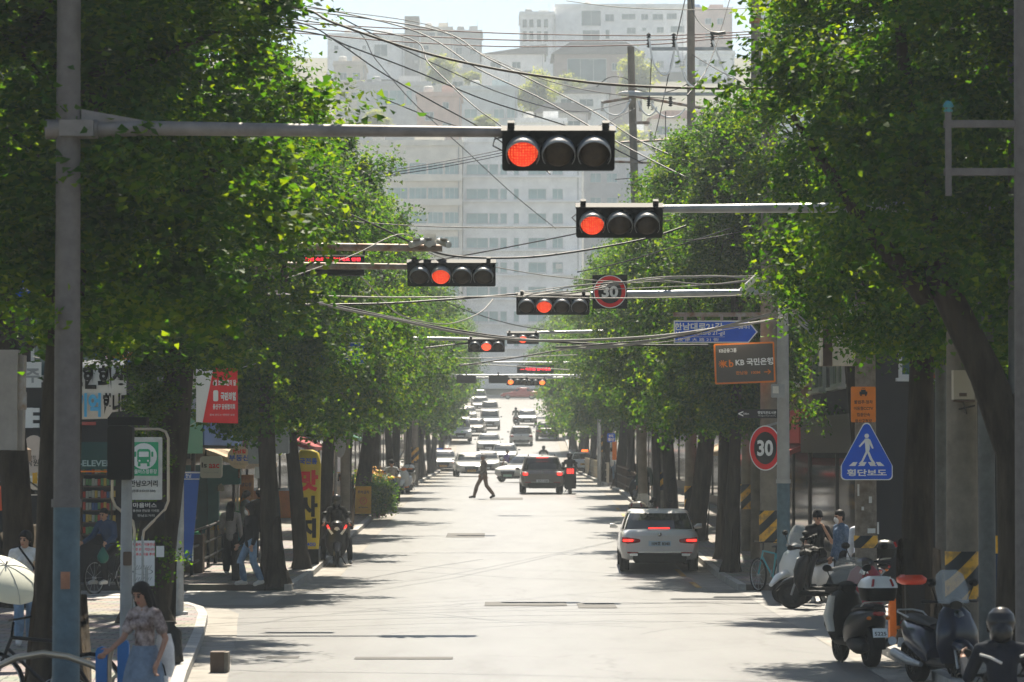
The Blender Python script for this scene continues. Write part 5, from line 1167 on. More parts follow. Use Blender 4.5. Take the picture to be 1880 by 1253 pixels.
# ------------------------------------------------------------------ people
def capsule(a, p, q, r1, r2, n=12):
    p, q = Vector(p), Vector(q); d = (q - p)
    if d.length < 1e-5: d = Vector((0, 0, 1e-4))
    u = d.normalized(); pts, rs = [], []
    for k in (-85, -60, -30): pts.append(p + u * r1 * math.sin(R(k))); rs.append(r1 * math.cos(R(k)))
    pts += [p, q]; rs += [r1, r2]
    for k in (30, 60, 85): pts.append(q + u * r2 * math.sin(R(k))); rs.append(r2 * math.cos(R(k)))
    a.tube(pts, rs, n)
def fuse(mb, name, mats, parent, voxel=.012, smooth=3, rule=None, loc=(0, 0, 0)):
    """joins the overlapping volumes into one continuous skin"""
    o = mb.build('tmp', mats)
    m = o.modifiers.new('r', 'REMESH'); m.mode = 'VOXEL'; m.voxel_size = voxel; m.use_smooth_shade = True
    s = o.modifiers.new('s', 'SMOOTH'); s.factor = .5; s.iterations = smooth
    dg = bpy.context.evaluated_depsgraph_get(); me = bpy.data.meshes.new_from_object(o.evaluated_get(dg))
    bpy.data.objects.remove(o); me.name = name
    me.materials.clear()
    for x in (mats if isinstance(mats, list) else [mats]): me.materials.append(x)
    me.polygons.foreach_set('use_smooth', [True] * len(me.polygons))
    idx = [0] * len(me.polygons)
    if rule: idx = [rule(p.center) for p in me.polygons]
    me.polygons.foreach_set('material_index', idx); me.update()
    r = bpy.data.objects.new(name, me); COL.objects.link(r); r.parent = parent; r.location = loc
    return r
M_lip = mat('lip', (.35, .12, .1), .5); M_eye = mat('eye_dark', (.03, .02, .018), .3)
def cloth(name, c, v=.15, scale=9, c2=None): return mat('cloth_' + name, c, .9, spec=.15, var=v, scale=scale, color2=c2, bump=.25, bscale=25)
STAND = dict(pelvis=(0, 0, .93), waist=(0, 0, 1.07), chest=(0, -.0, 1.28), neck=(0, .0, 1.44), head=(0, -.03, 1.585), sl=(-.175, 0, 1.385), sr=(.175, 0, 1.385), el=(-.235, .02, 1.10), er=(.235, .02, 1.10), wl=(-.24, -.06, .86), wr=(.24, -.06, .86), hl=(-.09, 0, .9), hr=(.09, 0, .9), kl=(-.095, -.02, .49), kr=(.095, -.02, .49), al=(-.095, .02, .085), ar=(.095, .02, .085), tl=(-.11, -.15, .03), tr=(.11, -.15, .03))
def person(label, loc, rz, pose={}, h=1.7, female=False, top=None, legs=None, sleeve='long', leg='long', hair='short', shoe=None, skirt=None, helmet=None, group='people on the street', fine=False, hat=None, hairm=None, skin=None, mask=None, face=True, bulk=1.0):
    """faces -y before turning"""
    J = {k: Vector(v) for k, v in {**STAND, **pose}.items()}; sc = h / 1.7
    t = thing('person', label, 'person', loc, rz, group); t.scale = (sc, sc, sc)
    vx = .0085 if fine else .013; skin = skin or M_skin
    sw = 1.0 if not female else .88
    hd = J['head']; nk = J['neck']; up = (hd - nk).normalized()
    face_d = J.get('face', Vector((0, -1, 0))); face_d = (face_d - up * face_d.dot(up)).normalized(); side = face_d.cross(up)
    def H(f, s, u): return hd + face_d * f + side * s + up * u
    fr = .0095 if fine else .0115
    def hand(a, w, e, mirror):
        d = (w - e).normalized(); n = d.orthogonal().normalized(); f0 = Vector((0, -1, 0)); f0 = (f0 - d * f0.dot(d)); f0 = f0.normalized() if f0.length > .2 else n; s0 = d.cross(f0) * mirror
        capsule(a, w + d * .01, w + d * .075 + f0 * .012, .024, .026); capsule(a, w + d * .02 + f0 * .025, w + d * .075 + f0 * .03, .018, .018)
        for k, (o, l) in enumerate(((-.03, .062), (-.01, .075), (.011, .07), (.03, .055))):
            b = w + d * .085 + f0 * -o; m_ = b + d * l * .55 + s0 * .008; capsule(a, b, m_, fr, fr * .95, 8); capsule(a, m_, m_ + d * l * .4 + s0 * (.024 + .006 * k), fr * .95, fr * .85, 8)
        b = w + d * .03 + f0 * .035; capsule(a, b, b + d * .035 + f0 * .03 + s0 * .012, fr * 1.15, fr, 8); capsule(a, b + d * .035 + f0 * .03 + s0 * .012, b + d * .065 + f0 * .033 + s0 * .02, fr, fr * .9, 8)
    a = MB()
    capsule(a, J['pelvis'], J['waist'], .125 * bulk, .105 * bulk, 14); capsule(a, J['waist'], J['chest'], .105 * bulk, .125 * bulk * sw, 14)
    for s in 'lr':
        S, E, W = J['s' + s], J['e' + s], J['w' + s]
        capsule(a, J['chest'], S, .1, .055); capsule(a, nk, S, .05, .05); capsule(a, S, E, .05 * sw, .038 * sw); capsule(a, E, W, .038 * sw, .026 * sw)
        hand(a, W, E, 1 if s == 'l' else -1)
        Hh, K, A, T = J['h' + s], J['k' + s], J['a' + s], J['t' + s]
        capsule(a, J['pelvis'], Hh, .11, .09); capsule(a, Hh, K, .085, .056); capsule(a, K, K.lerp(A, .35), .054, .056); capsule(a, K.lerp(A, .35), A, .056, .036); capsule(a, A, T, .04, .03)
    capsule(a, J['chest'], nk, .085, .052); capsule(a, nk, hd - up * .06, .05, .05)
    b = a.M; hs = 1.0
    capsule(a, H(.0, 0, .03), H(-.025, 0, .04), .083, .083, 16); capsule(a, H(.03, 0, -.02), H(.045, 0, -.075), .062, .04, 14); capsule(a, H(.01, 0, -.04), H(.02, 0, -.06), .06, .055)
    capsule(a, H(.09, 0, .005), H(.108, 0, -.025), .009, .014, 8)
    for s in (-1, 1): capsule(a, H(-.01, s * .078, .01), H(-.015, s * .082, -.03), .014, .01, 8); capsule(a, H(.072, s * .034, .022), H(.07, s * .02, .024), .014, .012, 8)
    eyes = [H(.085, s * .033, .006) for s in (-1, 1)]; brow = [H(.09, s * .034, .03) for s in (-1, 1)]; mouth = H(.088, 0, -.062)
    def rule(c):
        if not face: return 0
        for e in eyes:
            if (c - e).length < .017: return 1
        for e in brow:
            v = c - e
            if abs(v.dot(up)) < .007 and abs(v.dot(side)) < .022 and abs(v.dot(face_d)) < .03: return 1
        v = c - mouth
        if abs(v.dot(up)) < .009 and abs(v.dot(side)) < .023 and abs(v.dot(face_d)) < .035: return 2
        return 0
    body = fuse(a, 'body', [skin, M_eye, M_lip], t, vx, 2, rule)
    g = .009 if fine else .016
    a = MB()
    wl = J['pelvis'].lerp(J['waist'], -.2 if not skirt else .5)
    capsule(a, wl, J['waist'], (.135 * bulk + g) if not female else .118 * bulk + g, .112 * bulk + g, 14); capsule(a, J['waist'], J['chest'], .112 * bulk + g, .13 * bulk * sw + g, 14); capsule(a, J['chest'], nk - up * .03, .1 * sw + g, .062 + g * .5)
    if female: 
        for s in (-1, 1): c = J['chest'] + Vector((s * .065, -.075, -.01)); capsule(a, c, c + Vector((0, .03, -.01)), .062, .06)
    for s in 'lr':
        S, E, W = J['s' + s], J['e' + s], J['w' + s]
        capsule(a, J['chest'], S, .105 + g * .6, .062 + g * .5); capsule(a, nk, S, .045 + g, .053 + g)
        if sleeve == 'long': capsule(a, S, E, .056 + g, .047 + g * .8); capsule(a, E, E.lerp(W, .92), .047 + g * .8, .036 + g * .6)
        elif sleeve == 'short': capsule(a, S, S.lerp(E, .62), .056 + g, .055 + g)
    fuse(a, 'shirt' if sleeve == 'short' else 'jacket', top or cloth('grey', (.3, .3, .3)), t, vx, 2)
    if skirt:
        a = MB(); P0 = J['waist'].lerp(J['pelvis'], .2); km = (J['kl'] + J['kr']) / 2; hem = km + Vector((0, 0, -.12)) if skirt[1] == 'mid' else km + Vector((0, 0, .12))
        rg = []
        for k in range(8):
            f = k / 7; c = P0.lerp(hem, f); w = .135 + .075 * math.sin(min(1, f * 1.7) * PI / 2) + .05 * f
            rg.append([(c.x + w * math.cos(2 * PI * j / 28) * (1 + .05 * f * math.cos(j * 2.3)), c.y + w * .82 * math.sin(2 * PI * j / 28) * (1 + .06 * f * math.sin(j * 1.9)), c.z) for j in range(28)])
        loft(a, rg); a.build('skirt', skirt[0], t)
    elif legs:
        a = MB(); capsule(a, J['pelvis'], J['waist'].lerp(J['pelvis'], .5), .135 * bulk, .118 * bulk, 14)
        for s in 'lr':
            Hh, K, A = J['h' + s], J['k' + s], J['a' + s]
            capsule(a, J['pelvis'], Hh, .118, .1); end = A + (A - K).normalized() * -.03 if leg == 'long' else K.lerp(A, .1)
            wd = .02 if leg != 'wide' else .04
            capsule(a, Hh, K, .096, .062 + wd * .6); capsule(a, K, K.lerp(A, .4), .062 + wd * .6, .06 + wd); capsule(a, K.lerp(A, .4), A + (K - A).normalized() * .03, .06 + wd, .044 + wd)
        fuse(a, 'trousers', legs, t, vx, 2)
    for s in 'lr':
        A, T = J['a' + s], J['t' + s]; a = MB(); dn = Vector((0, 0, -.02)); capsule(a, A + dn, T, .052, .042); capsule(a, A + Vector((0, .03, -.045)), T + Vector((0, 0, -.0)), .04, .032)
        fuse(a, 'shoe', shoe or M_shoe, t, .012, 1)
    hm = hairm or M_hair
    if helmet:
        a = MB(); capsule(a, H(-.01, 0, .04), H(-.012, 0, .05), .128, .128, 20); capsule(a, H(.03, 0, -.07), H(-.05, 0, -.06), .1, .1, 14); hb = fuse(a, 'helmet', helmet, t, .012, 2)
        v = MB(); c = H(.05, 0, .01); n = 10
        rg = [[H(math.cos(R(q)) * .136 - .01, math.sin(R(q)) * .136, u) for q in range(-62, 63, 12)] for u in (-.03, .03, .06)]
        vs = [p for r_ in rg for p in r_]; m_ = len(rg[0]); v.add(vs, [(i * m_ + j, i * m_ + j + 1, (i + 1) * m_ + j + 1, (i + 1) * m_ + j) for i in range(2) for j in range(m_ - 1)], True); v.build('visor', M_glass, hb)
    else:
        a = MB(); capsule(a, H(-.018, 0, .05), H(-.03, 0, .045), .094, .094, 16); capsule(a, H(-.045, 0, .0), H(-.05, 0, -.03), .075, .06, 14)
        if hair in ('long', 'bob', 'tail'):
            for s in (-1, 1): capsule(a, H(.0, s * .075, .03), H(-.01, s * .082, -.11 if hair != 'tail' else .0), .032, .03, 10); capsule(a, H(.045, s * .04, .085), H(.04, s * .075, .03), .026, .02, 8)
            capsule(a, H(.058, -.03, .075), H(.058, .03, .075), .024, .024, 8)
        if hair == 'long':
            for s in (-1, 1): capsule(a, H(.0, s * .078, -.02), H(.01, s * .09, -.2), .036, .022, 10)
            for s in (-1, 0, 1): capsule(a, H(-.055, s * .045, .0), H(-.085, s * .06, -.32), .055, .035, 10)
        if hair == 'bob':
            for s in (-1, 0, 1): capsule(a, H(-.045, s * .05, .0), H(-.05, s * .065, -.15), .055, .045, 10)
        if hair == 'tail': capsule(a, H(-.1, 0, .05), H(-.15, 0, -.14), .04, .022, 10); capsule(a, H(-.09, 0, .06), H(-.1, 0, .05), .035, .035)
        fuse(a, 'hair', hm, t, .012, 2)
    if hat: a = MB(); capsule(a, H(-.01, 0, .07), H(-.01, 0, .08), .1, .098, 16); capsule(a, H(.1, 0, .06), H(.12, 0, .055), .03, .02); capsule(a, H(.1, -.05, .062), H(.1, .05, .062), .022, .022); fuse(a, 'cap', hat, t, .012, 1)
    if mask: a = MB(); capsule(a, H(.062, 0, -.03), H(.055, 0, -.07), .056, .045, 12); fuse(a, 'face_mask', mask, t, .012, 1)
    t['J'] = 1; del t['J']
    return t, J
C_black, C_navy, C_white, C_greyt = cloth('black', (.014, .014, .015)), cloth('navy', (.025, .05, .1)), cloth('white', (.66, .65, .63)), cloth('warm_grey', (.4, .35, .33))
C_jean, C_brown, C_tan, C_purple = cloth('jeans', (.16, .24, .34), .25), cloth('brown', (.14, .085, .05)), cloth('tan', (.3, .17, .09)), cloth('purple', (.16, .1, .38))
C_print = mat('cloth_print', (.42, .35, .33), .85, color2=(.07, .04, .03), scale=11)
C_skirt = cloth('pale_denim', (.15, .2, .26), .2); C_jade = cloth('dark_green', (.02, .05, .035))
def on(px, Y, dz=0): return (XG(px, Y), Y, gz(Y) + dz)
# man crossing
walk = dict(kl=(-.09, -.24, .5), al=(-.09, -.36, .1), tl=(-.1, -.54, .045), kr=(.09, .08, .5), ar=(.09, .38, .14), tr=(.1, .25, .03), wl=(-.22, .2, .9), el=(-.22, .12, 1.12), er=(.22, -.02, 1.1), wr=(.2, -.2, .92))
person('man in dark jacket and brown trousers crossing the street alone', on(888, 130, .01), R(-68), walk, 1.74, top=cloth('umber', (.2, .17, .145)), legs=cloth('sand_brown', (.24, .15, .1)), hairm=mat('grey_hair', (.3, .28, .27), .6), shoe=C_black)
# near woman bottom left
pw = dict(sl=(-.145, 0, 1.37), sr=(.145, 0, 1.37), hl=(-.075, 0, .9), hr=(.075, 0, .9), er=(.25, .03, 1.12), wr=(.23, -.08, .88), el=(-.2, -.1, 1.12), wl=(-.22, -.32, 1.0), head=(-.01, -.05, 1.58), face=(-.1, -.98, -.12))
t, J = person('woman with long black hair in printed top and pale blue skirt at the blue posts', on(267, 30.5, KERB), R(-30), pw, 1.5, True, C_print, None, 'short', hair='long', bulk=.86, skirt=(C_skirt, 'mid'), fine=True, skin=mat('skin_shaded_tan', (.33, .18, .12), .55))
woman = t
b = thing('tote_bag', 'white cloth tote bag hanging at the shoulder of the woman in printed top', 'bag', t.location + Vector((.17, .14, .62)))
a = MB(); loft(a, [ell((0, 0, z), w, d, 'z', 18, .6) for z, w, d in ((.0, .07, .035), (.1, .1, .05), (.28, .09, .04), (.4, .06, .02))]); a.build('bag_body', C_white, b); a = MB(); a.tube([(-.03, 0, .38), (-.045, -.06, .55), (-.06, -.1, .64)], .012, 6); a.build('strap', C_white, b)
b = thing('paper_bag', 'small striped bag held low by the woman in printed top', 'bag', t.location + Vector((.16, -.02, .44)))
a = MB(); loft(a, [ell((0, 0, z), w, .035, 'z', 16, .5) for z, w in ((0, .06), (.2, .065))]); a.build('bag_body', C_white, b); a = MB(); a.tube([(-.04, 0, .2), (-.02, 0, .29), (0, 0, .32), (.02, 0, .29), (.04, 0, .2)], .008, 6); a.build('handle', C_black, b)
# woman in white
t, J = person('woman in white tee and ripped pale jeans walking with a black shoulder bag', on(47, 46, KERB), R(10), dict(kl=(-.09, -.16, .5), al=(-.09, -.18, .1), tl=(-.1, -.36, .05), ar=(.09, .12, .1), kr=(.09, -.0, .49), tr=(.1, -.04, .03), wr=(.16, -.22, 1.12), er=(.27, .02, 1.13), face=(-.5, -.8, 0)), 1.6, True, C_white, C_jean, 'short', hair='tail', fine=True)
b = thing('shoulder_bag', 'black shoulder bag worn across the woman in white tee', 'bag', t.location + Vector((.1, -.17, .95)))
a = MB(); loft(a, [ell((x, 0, 0), .04, z, 'x', 12, .7) for x, z in ((-.14, .03), (-.08, .09), (.08, .1), (.14, .04))]); a.build('bag_body', C_black, b); a = MB(); a.tube([(.1, .02, .05), (.02, -.0, .2), (-.12, .02, .38), (-.18, .1, .45)], .016, 6); a.build('strap', C_black, b)
# umbrella and its holder at the left edge
t, J = person('person in black at the left frame edge under the pale umbrella', on(-26, 41.4, KERB), R(40), dict(wr=(.12, -.3, 1.2), er=(.25, -.1, 1.12)), 1.6, True, C_black, C_black, hair='long')
o, P = frame_at(-2, 41.0, KERB)
u = thing('umbrella', 'pale cream umbrella tilted open at the left edge', 'umbrella', (o.x, o.y, o.z + 1.02), 0)
u.rotation_euler = (R(24), R(22), 0)
a = MB(); N = 8; rg = []
for k in range(6): 
    f = k / 5; rg.append([(.54 * math.sin(f * 1.25) / .95 * math.cos(2 * PI * j / 24) * (1 - .06 * f * (1 - abs(math.cos(PI * (j % 3) / 3)))), .54 * math.sin(f * 1.25) / .95 * math.sin(2 * PI * j / 24) * (1 - .06 * f * (1 - abs(math.cos(PI * (j % 3) / 3)))), .34 * math.cos(f * 1.25)) for j in range(24)])
loft(a, rg, cap=False); a.build('canopy', mat('umbrella_cloth', (.55, .55, .46), .7, var=.05), u)
for j in range(8):
    a = MB(); a.tube([Vector((.545 * math.sin(k / 5 * 1.25) / .95 * math.cos(PI * j / 4), .545 * math.sin(k / 5 * 1.25) / .95 * math.sin(PI * j / 4), .344 * math.cos(k / 5 * 1.25))) for k in range(6)], .004, 4); a.build('seam', M_grey, u)
a = MB(); a.tube([(0, 0, -.55), (0, 0, .4)], .01, 6); a.build('stick', M_dark, u)
a = MB()
for j in range(8): a.tube([(0, 0, .12), (.5 * math.cos(2 * PI * j / 8), .5 * math.sin(2 * PI * j / 8), .12)], .004, 4)
a.build('rib', M_steel, u)
# pair on the left pavement
person('woman in grey sweater and black trousers with long hair, seen from behind', on(424, 73, KERB), R(172), dict(kl=(-.09, -.1, .5), al=(-.09, -.06, .09), tl=(-.1, -.22, .03), wr=(.2, -.14, .95)), 1.6, True, C_greyt, C_black, hair='long', leg='wide', group='people on the left pavement')
t, J = person('person in black jacket and pale jeans with white mask walking by the leaning trunk', on(461, 66.6, KERB), R(-62), dict(kl=(-.09, -.2, .5), al=(-.09, -.1, .1), tl=(-.1, -.28, .05), kr=(.09, .02, .49), ar=(.09, .2, .12), tr=(.1, .05, .03), wl=(-.22, -.16, .86), face=(-.3, -.9, -.1)), 1.66, True, C_black, C_jean, hair='bob', mask=C_white, group='people on the left pavement')
b = thing('shopping_bag', 'black shopping bag carried by the person in black jacket', 'bag', on(433, 66.3, KERB + .12)); a = MB(); a.box((0, 0, .17), (.14, .3, .34), taper=.92); a.build('bag_body', C_black, b); a = MB(); a.tube([(0, -.08, .34), (0, -.05, .52), (0, .05, .52), (0, .08, .34)], .008, 6); a.build('handle', C_black, b)
person('person with ponytail in pale blouse standing at the shop door behind the pair', on(452, 81, KERB), R(120), {}, 1.62, True, cloth('pale_blue', (.3, .34, .38)), C_black, hair='tail', group='people on the left pavement')
person('person in black with dark hair beside the ponytail at the shop door', on(477, 79, KERB), R(200), {}, 1.72, False, C_black, C_black, group='people on the left pavement')
person('woman in white tee and tan skirt walking between the left trunks', on(626, 99, KERB), R(8), dict(kl=(-.08, -.12, .5), face=(.2, -1, 0)), 1.62, True, C_white, None, 'short', hair='long', skirt=(C_tan, 'mid'), group='people on the left pavement')
# riders
def seat_pose(z=.78, hands=1.02, fwd=.5, lean=.06, feet=.04, spread=.2, fz=.32): 
    return dict(pelvis=(0, 0, z + .1), waist=(0, -.03, z + .24), chest=(0, -lean * 1.4, z + .46), neck=(0, -lean * 2, z + .62), head=(0, -lean * 2 - .04, z + .765), sl=(-.18, -lean * 1.6, z + .57), sr=(.18, -lean * 1.6, z + .57), el=(-.28, -.24, z + .32), er=(.28, -.24, z + .32), wl=(-.3, -fwd, hands), wr=(.3, -fwd, hands), hl=(-.1, -.02, z + .07), hr=(.1, -.02, z + .07), kl=(-spread, -.4, z - .05 if feet > .2 else z - .16), kr=(spread, -.4, z - .05 if feet > .2 else z - .16), al=(-spread * 1.1, -.35, feet + .08), ar=(spread * 1.1, -.35, feet + .08), tl=(-spread * 1.15, -.52, feet + .03), tr=(spread * 1.15, -.52, feet + .03))
HELM, HELMW = mat('helmet_black', (.008, .008, .009), .3, coat=.25), mat('helmet_white', (.6, .6, .58), .25, coat=.6)
def rider(label, px, Y, rz, helm=HELM, top=C_black, legs=C_black, dz=0, feet=.04, spread=.24, back=.22, h=1.7, z=.78, **k):
    a = R(rz); x, y = XG(px, Y), Y   # rz: heading of the scooter; the rider faces along it
    off = Vector((-math.sin(a), math.cos(a), 0)) * -back
    return person(label, (x + off.x, y + off.y, gz(Y) + dz), a + PI, seat_pose(z=z, feet=feet, spread=spread), h, False, top, legs, helmet=helm, group='scooter riders', **k)
rider('rider in black on the maxi scooter at the left kerb, feet on the ground', 618, 79.5, 184, spread=.3)
rider('rider in light grey jacket and dark cap on the yellow striped scooter', 719, 122.5, 180, helm=None, top=cloth('pale_grey', (.42, .44, .45)), legs=C_black, hat=C_black)
rb = rider('helmeted rider in dark jacket at the bottom right corner, seen from behind', 1835, 28.6, -4, top=cloth('midnight', (.01, .014, .022)), feet=.1, spread=.2, fine=True, z=.56)
for q in (((.02, .14, 1.03), (.12, .15, 1.08), (.2, .08, 1.1)), ((-.2, .08, 1.1), (-.14, .13, 1.09))):
    m = MB(); m.tube([Vector(p) + Vector((0, .02, .0)) for p in q], .012, 6); m.build('reflective_stripe', M_offwhite, rb[0])
rider('rider in black on the delivery motorbike beside the grey crossover', 1046, 137.5, 0, helm=HELM, feet=.28, spread=.2, back=-.05)
rider('rider going away beyond the roof of the grey crossover', 998, 224, 0, top=C_black, feet=.28, spread=.2)
rider('rider climbing the slope behind the white hatchback', 947, 300, 0, top=C_jade, feet=.28, spread=.2)
bp = seat_pose(z=.86, hands=1.05, fwd=.55, lean=.1, feet=.2, spread=.12)
person('rider in dark clothes on the bicycle coming out of the left alley', (XG(203, 66) + .0, 66.1, gz(66)), R(150 + 180), bp, 1.66, False, C_navy, C_black, hair='short', group='scooter riders')
b = thing('plastic_bag', 'green plastic bag hanging from the handlebar of the dark bicycle', 'bag', (XG(190, 65.6), 65.6, gz(66) + .62)); a = MB(); loft(a, [ell((0, 0, z), w, w * .8, 'z', 14) for z, w in ((0, .04), (.05, .1), (.14, .12), (.24, .07), (.32, .02))]); a.build('bag_body', mat('bag_green', (.02, .12, .09), .4), b); a = MB(); a.tube([(-.03, 0, .3), (0, 0, .38), (.03, 0, .3)], .006, 5); a.build('handle', M_dark, b)
# right pavement and far people
person('man in dark clothes standing among the trees on the right pavement', on(1183, 112, KERB), R(-5), {}, 1.76, False, C_jade, C_black, group='people on the right pavement')
person('man in black tee with hand raised to his mouth behind the white scooter', on(1500, 62.5, .0), R(10), dict(er=(.27, -.08, 1.12), wr=(.08, -.2, 1.4), el=(-.26, .0, 1.12), wl=(-.2, -.2, 1.05), face=(.1, -1, -.1)), 1.7, False, C_black, C_black, 'short', hair='short', hat=C_black, group='people on the right pavement')
person('man in navy patterned shirt and white mask turned to the left', on(1543, 61.5, .0), R(-70), dict(er=(.24, .1, 1.1), wr=(.1, .2, .95)), 1.74, False, mat('cloth_navy_dot', (.03, .07, .14), .85, color2=(.12, .17, .25), scale=30), C_black, mask=C_white, group='people on the right pavement')
person('person in white shirt half hidden behind the weathered pole', on(1580, 60.5, .0), R(-150), {}, 1.72, False, cloth('white_shirt', (.6, .62, .68)), C_black, group='people on the right pavement')
person('person in white top and blue trousers on the far right pavement', on(1123, 164, KERB), R(175), {}, 1.72, False, C_white, C_jean, group='people on the right pavement')
person('woman in purple top crossing among the white cars', on(931, 188, .01), R(70), walk, 1.66, True, C_purple, C_navy, 'short', hair='short')
# ------------------------------------------------------------------ left side signs and clutter
def sign_at(name, label, cat, px, py_bottom, Y, group=None):
    o, P = frame_at(px, Y); zb = P(px, py_bottom).z
    t = thing(name, label, cat, (o.x, o.y, o.z + zb), 0, group)
    return t, (lambda a, b, dy=0: P(a, b, dy) - Vector((0, 0, zb)))
def panel(t, f, x0, y0, x1, y1, m, name='panel', d=.03, r=0, rx=0):
    a = MB(); p, q = f(x0, y1), f(x1, y0); c = (p + q) / 2; w, h = q.x - p.x, q.z - p.z
    a.rbox(c, (w, d, h), max(r, .004)); return a.build(name, m, t), c, w, h
def letters(t, items, m, name='lettering'):
    a = MB()
    for s, size, c, w, b in items: a.text(s, size, c, b, w=w)
    return a.build(name, m, t)
M_bannerw, M_cyan = mat('banner_white', (.68, .68, .66), .8, var=.04), mat('banner_blue', (.08, .42, .75), .6)
Y = 63
t, f = sign_at('cloth_banner', 'white cloth banner with thick black and sky blue words tied across the left alley corner', 'banner', 165, 775, Y)
a = MB(); n = 16; vs = []
for k in range(n + 1):
    px = 92 + (232 - 92) * k / n; tp, bt = f(px, 660 + 3 * math.sin(k)), f(px, 772 - (18 if k > 12 else 4) * (k / n))
    vs += [(tp.x, .02 * math.sin(k * .9), tp.z), (bt.x, .02 * math.sin(k * .9 + .5), bt.z)]
a.add(vs, [(2 * k, 2 * k + 1, 2 * k + 3, 2 * k + 2) for k in range(n)] , True); bo = a.build('cloth', M_bannerw, t); so_ = bo.modifiers.new('s', 'SOLIDIFY'); so_.thickness = .004; so_.offset = 1
letters(t, [('숭고한희생', .47, f(165, 693, -.04), 1.42, .05), ('합니다', .42, f(214, 742, -.04), .52, .05)], M_black)
letters(t, [('을기억', .46, f(148, 744, -.04), .78, .05)], M_cyan, 'blue_lettering')
a = MB(); a.tube([f(92, 662), f(60, 655)], .006, 5); a.tube([f(232, 664), f(262, 650)], .006, 5); a.build('rope', M_offwhite, t)
t, f = sign_at('billiard_sign', 'blue sign with red and orange discs above the white cloth banner', 'shop sign', 208, 666, 68.3)
panel(t, f, 176, 632, 242, 665, mat('sign_teal_blue', (.03, .2, .42), .5)); a = MB(); a.disc(f(198, 648, -.025), .18, depth=.02); a.build('red_disc', M_red, t); a = MB(); a.disc(f(228, 648, -.025), .18, depth=.02); a.build('orange_disc', M_orange, t); letters(t, [('당', .22, f(198, 648, -.04), None, .02), ('구', .22, f(228, 648, -.04), None, .02)], M_white)
a = MB(); a.box(f(208, 648, .2), (.1, .36, .1)); a.build('bracket', M_steel, t)
t, f = sign_at('booking_sign', 'long white sign with black numbers high on the corner building', 'shop sign', 205, 502, 68.3)
panel(t, f, 150, 479, 262, 501, M_bannerw); letters(t, [('예약  794-0', .17, f(208, 490, -.02), .95, .02)], M_black); a = MB(); a.box(f(205, 490, .2), (.8, .36, .05)); a.build('bracket', M_steel, t)
t, f = sign_at('blue_shop_sign', 'deep blue shop sign behind the leaves at the left edge', 'shop sign', 40, 548, 68.2)
panel(t, f, 4, 494, 72, 547, M_blue); letters(t, [('GS', .16, f(42, 528, -.02), .3, .02)], M_offwhite); a = MB(); a.box(f(40, 470), (.5, .04, .5)); a.build('white_panel', M_bannerw, t); a = MB(); a.box(f(40, 520, .2), (.5, .36, .1)); a.build('bracket', M_steel, t)
t, f = sign_at('block_letter', 'large white capital E standing on the dark wall at the left', 'sign letter', 58, 787, 68.2)
a = MB(); p = f(46, 786); a.box(p + Vector((.08, 0, .21)), (.16, .08, .42)); 
for k in (0, 1, 2): a.box(p + Vector((.23, 0, .05 + .16 * k)), (.139, .08, .09))
a.build('letter', M_white, t); 
t, f = sign_at('paper_poster', 'torn pale poster above the large capital E', 'poster', 58, 715, 68.3); panel(t, f, 42, 665, 76, 712, M_bannerw, 'sheet', .02); letters(t, [('주', .3, f(60, 690, -.02), .3, .03)], M_grey)
t, f = sign_at('convenience_store_sign', 'dark green store fascia with pale capital lettering on the corner building', 'shop sign', 165, 865, 67.9)
panel(t, f, 60, 812, 246, 862, mat('fascia_deep_teal', (.012, .06, .055), .5), d=.1); letters(t, [('7-ELEVEN', .13, f(172, 851, -.06), .8, .03)], mat('letter_pale_teal', (.3, .42, .42), .5)); a = MB(); a.box(f(160, 866, -.055), (2.2, .02, .03)); a.build('stripe', M_orange, t)
a = MB(); a.box(f(163, 778, -.06), (.3, .02, .07)); a.build('red_lamp', M_tail, t)
t, f = sign_at('shop_shelf', 'stocked shelves seen through the store window under the green fascia', 'shop shelf', 175, 1000, 68.0)
a = MB()
for k in range(6): a.box(f(178, 872 + k * 22, .1), (.72, .3, .02))
for px in (150, 206): a.box(f(px, 930, .1), (.03, .3, 1.6))
a.build('frame', M_brown, t)
rs = random.Random(3); cols = [mat('pack_%d' % k, c, .6) for k, c in enumerate(((.4, .28, .06), (.1, .2, .08), (.35, .06, .04), (.3, .3, .25), (.06, .1, .2)))]
for k in range(6):
    a = MB(); p = f(152, 871 + k * 22, .02)
    for j in range(11): a.mi = rs.randrange(5); a.box(p + Vector((.03 + j * .062, .0, .07 + rs.uniform(0, .02))), (.05, .1, .12 + rs.uniform(0, .04)))
    a.build('goods', cols, t)
t, f = sign_at('kt_sign', 'cream phone shop panel with white letters under the round left sign', 'shop sign', 46, 897, 67.6)
panel(t, f, 14, 858, 74, 896, M_cream, r=.02); letters(t, [('kt', .24, f(54, 878, -.02), .36, .03)], M_white); a = MB(); a.box(f(64, 875, -.018), (.1, .01, .3)); a.build('yellow_strip', M_yellow, t)
t, f = sign_at('round_shop_sign', 'tall pale rounded sign with brush writing beside the first trunk', 'shop sign', 60, 868, 66)
a = MB(); a.disc(f(62, 834), .33, sx=.75, sz=1.15, depth=.1); a.build('panel', mat('sign_pinkish', (.55, .46, .4), .6, var=.08), t); letters(t, [('낙원', .14, f(60, 850, -.06), .26, .01), ('한남점', .07, f(56, 840, -.06), .2, 0)], M_dark); a = MB(); a.tube([f(40, 834, .1), f(62, 834, .05)], .02, 6); a.build('bracket', M_steel, t)
t, f = sign_at('sign_box', 'weathered beige sign box jutting in from the left frame edge', 'shop sign', 15, 818, 55)
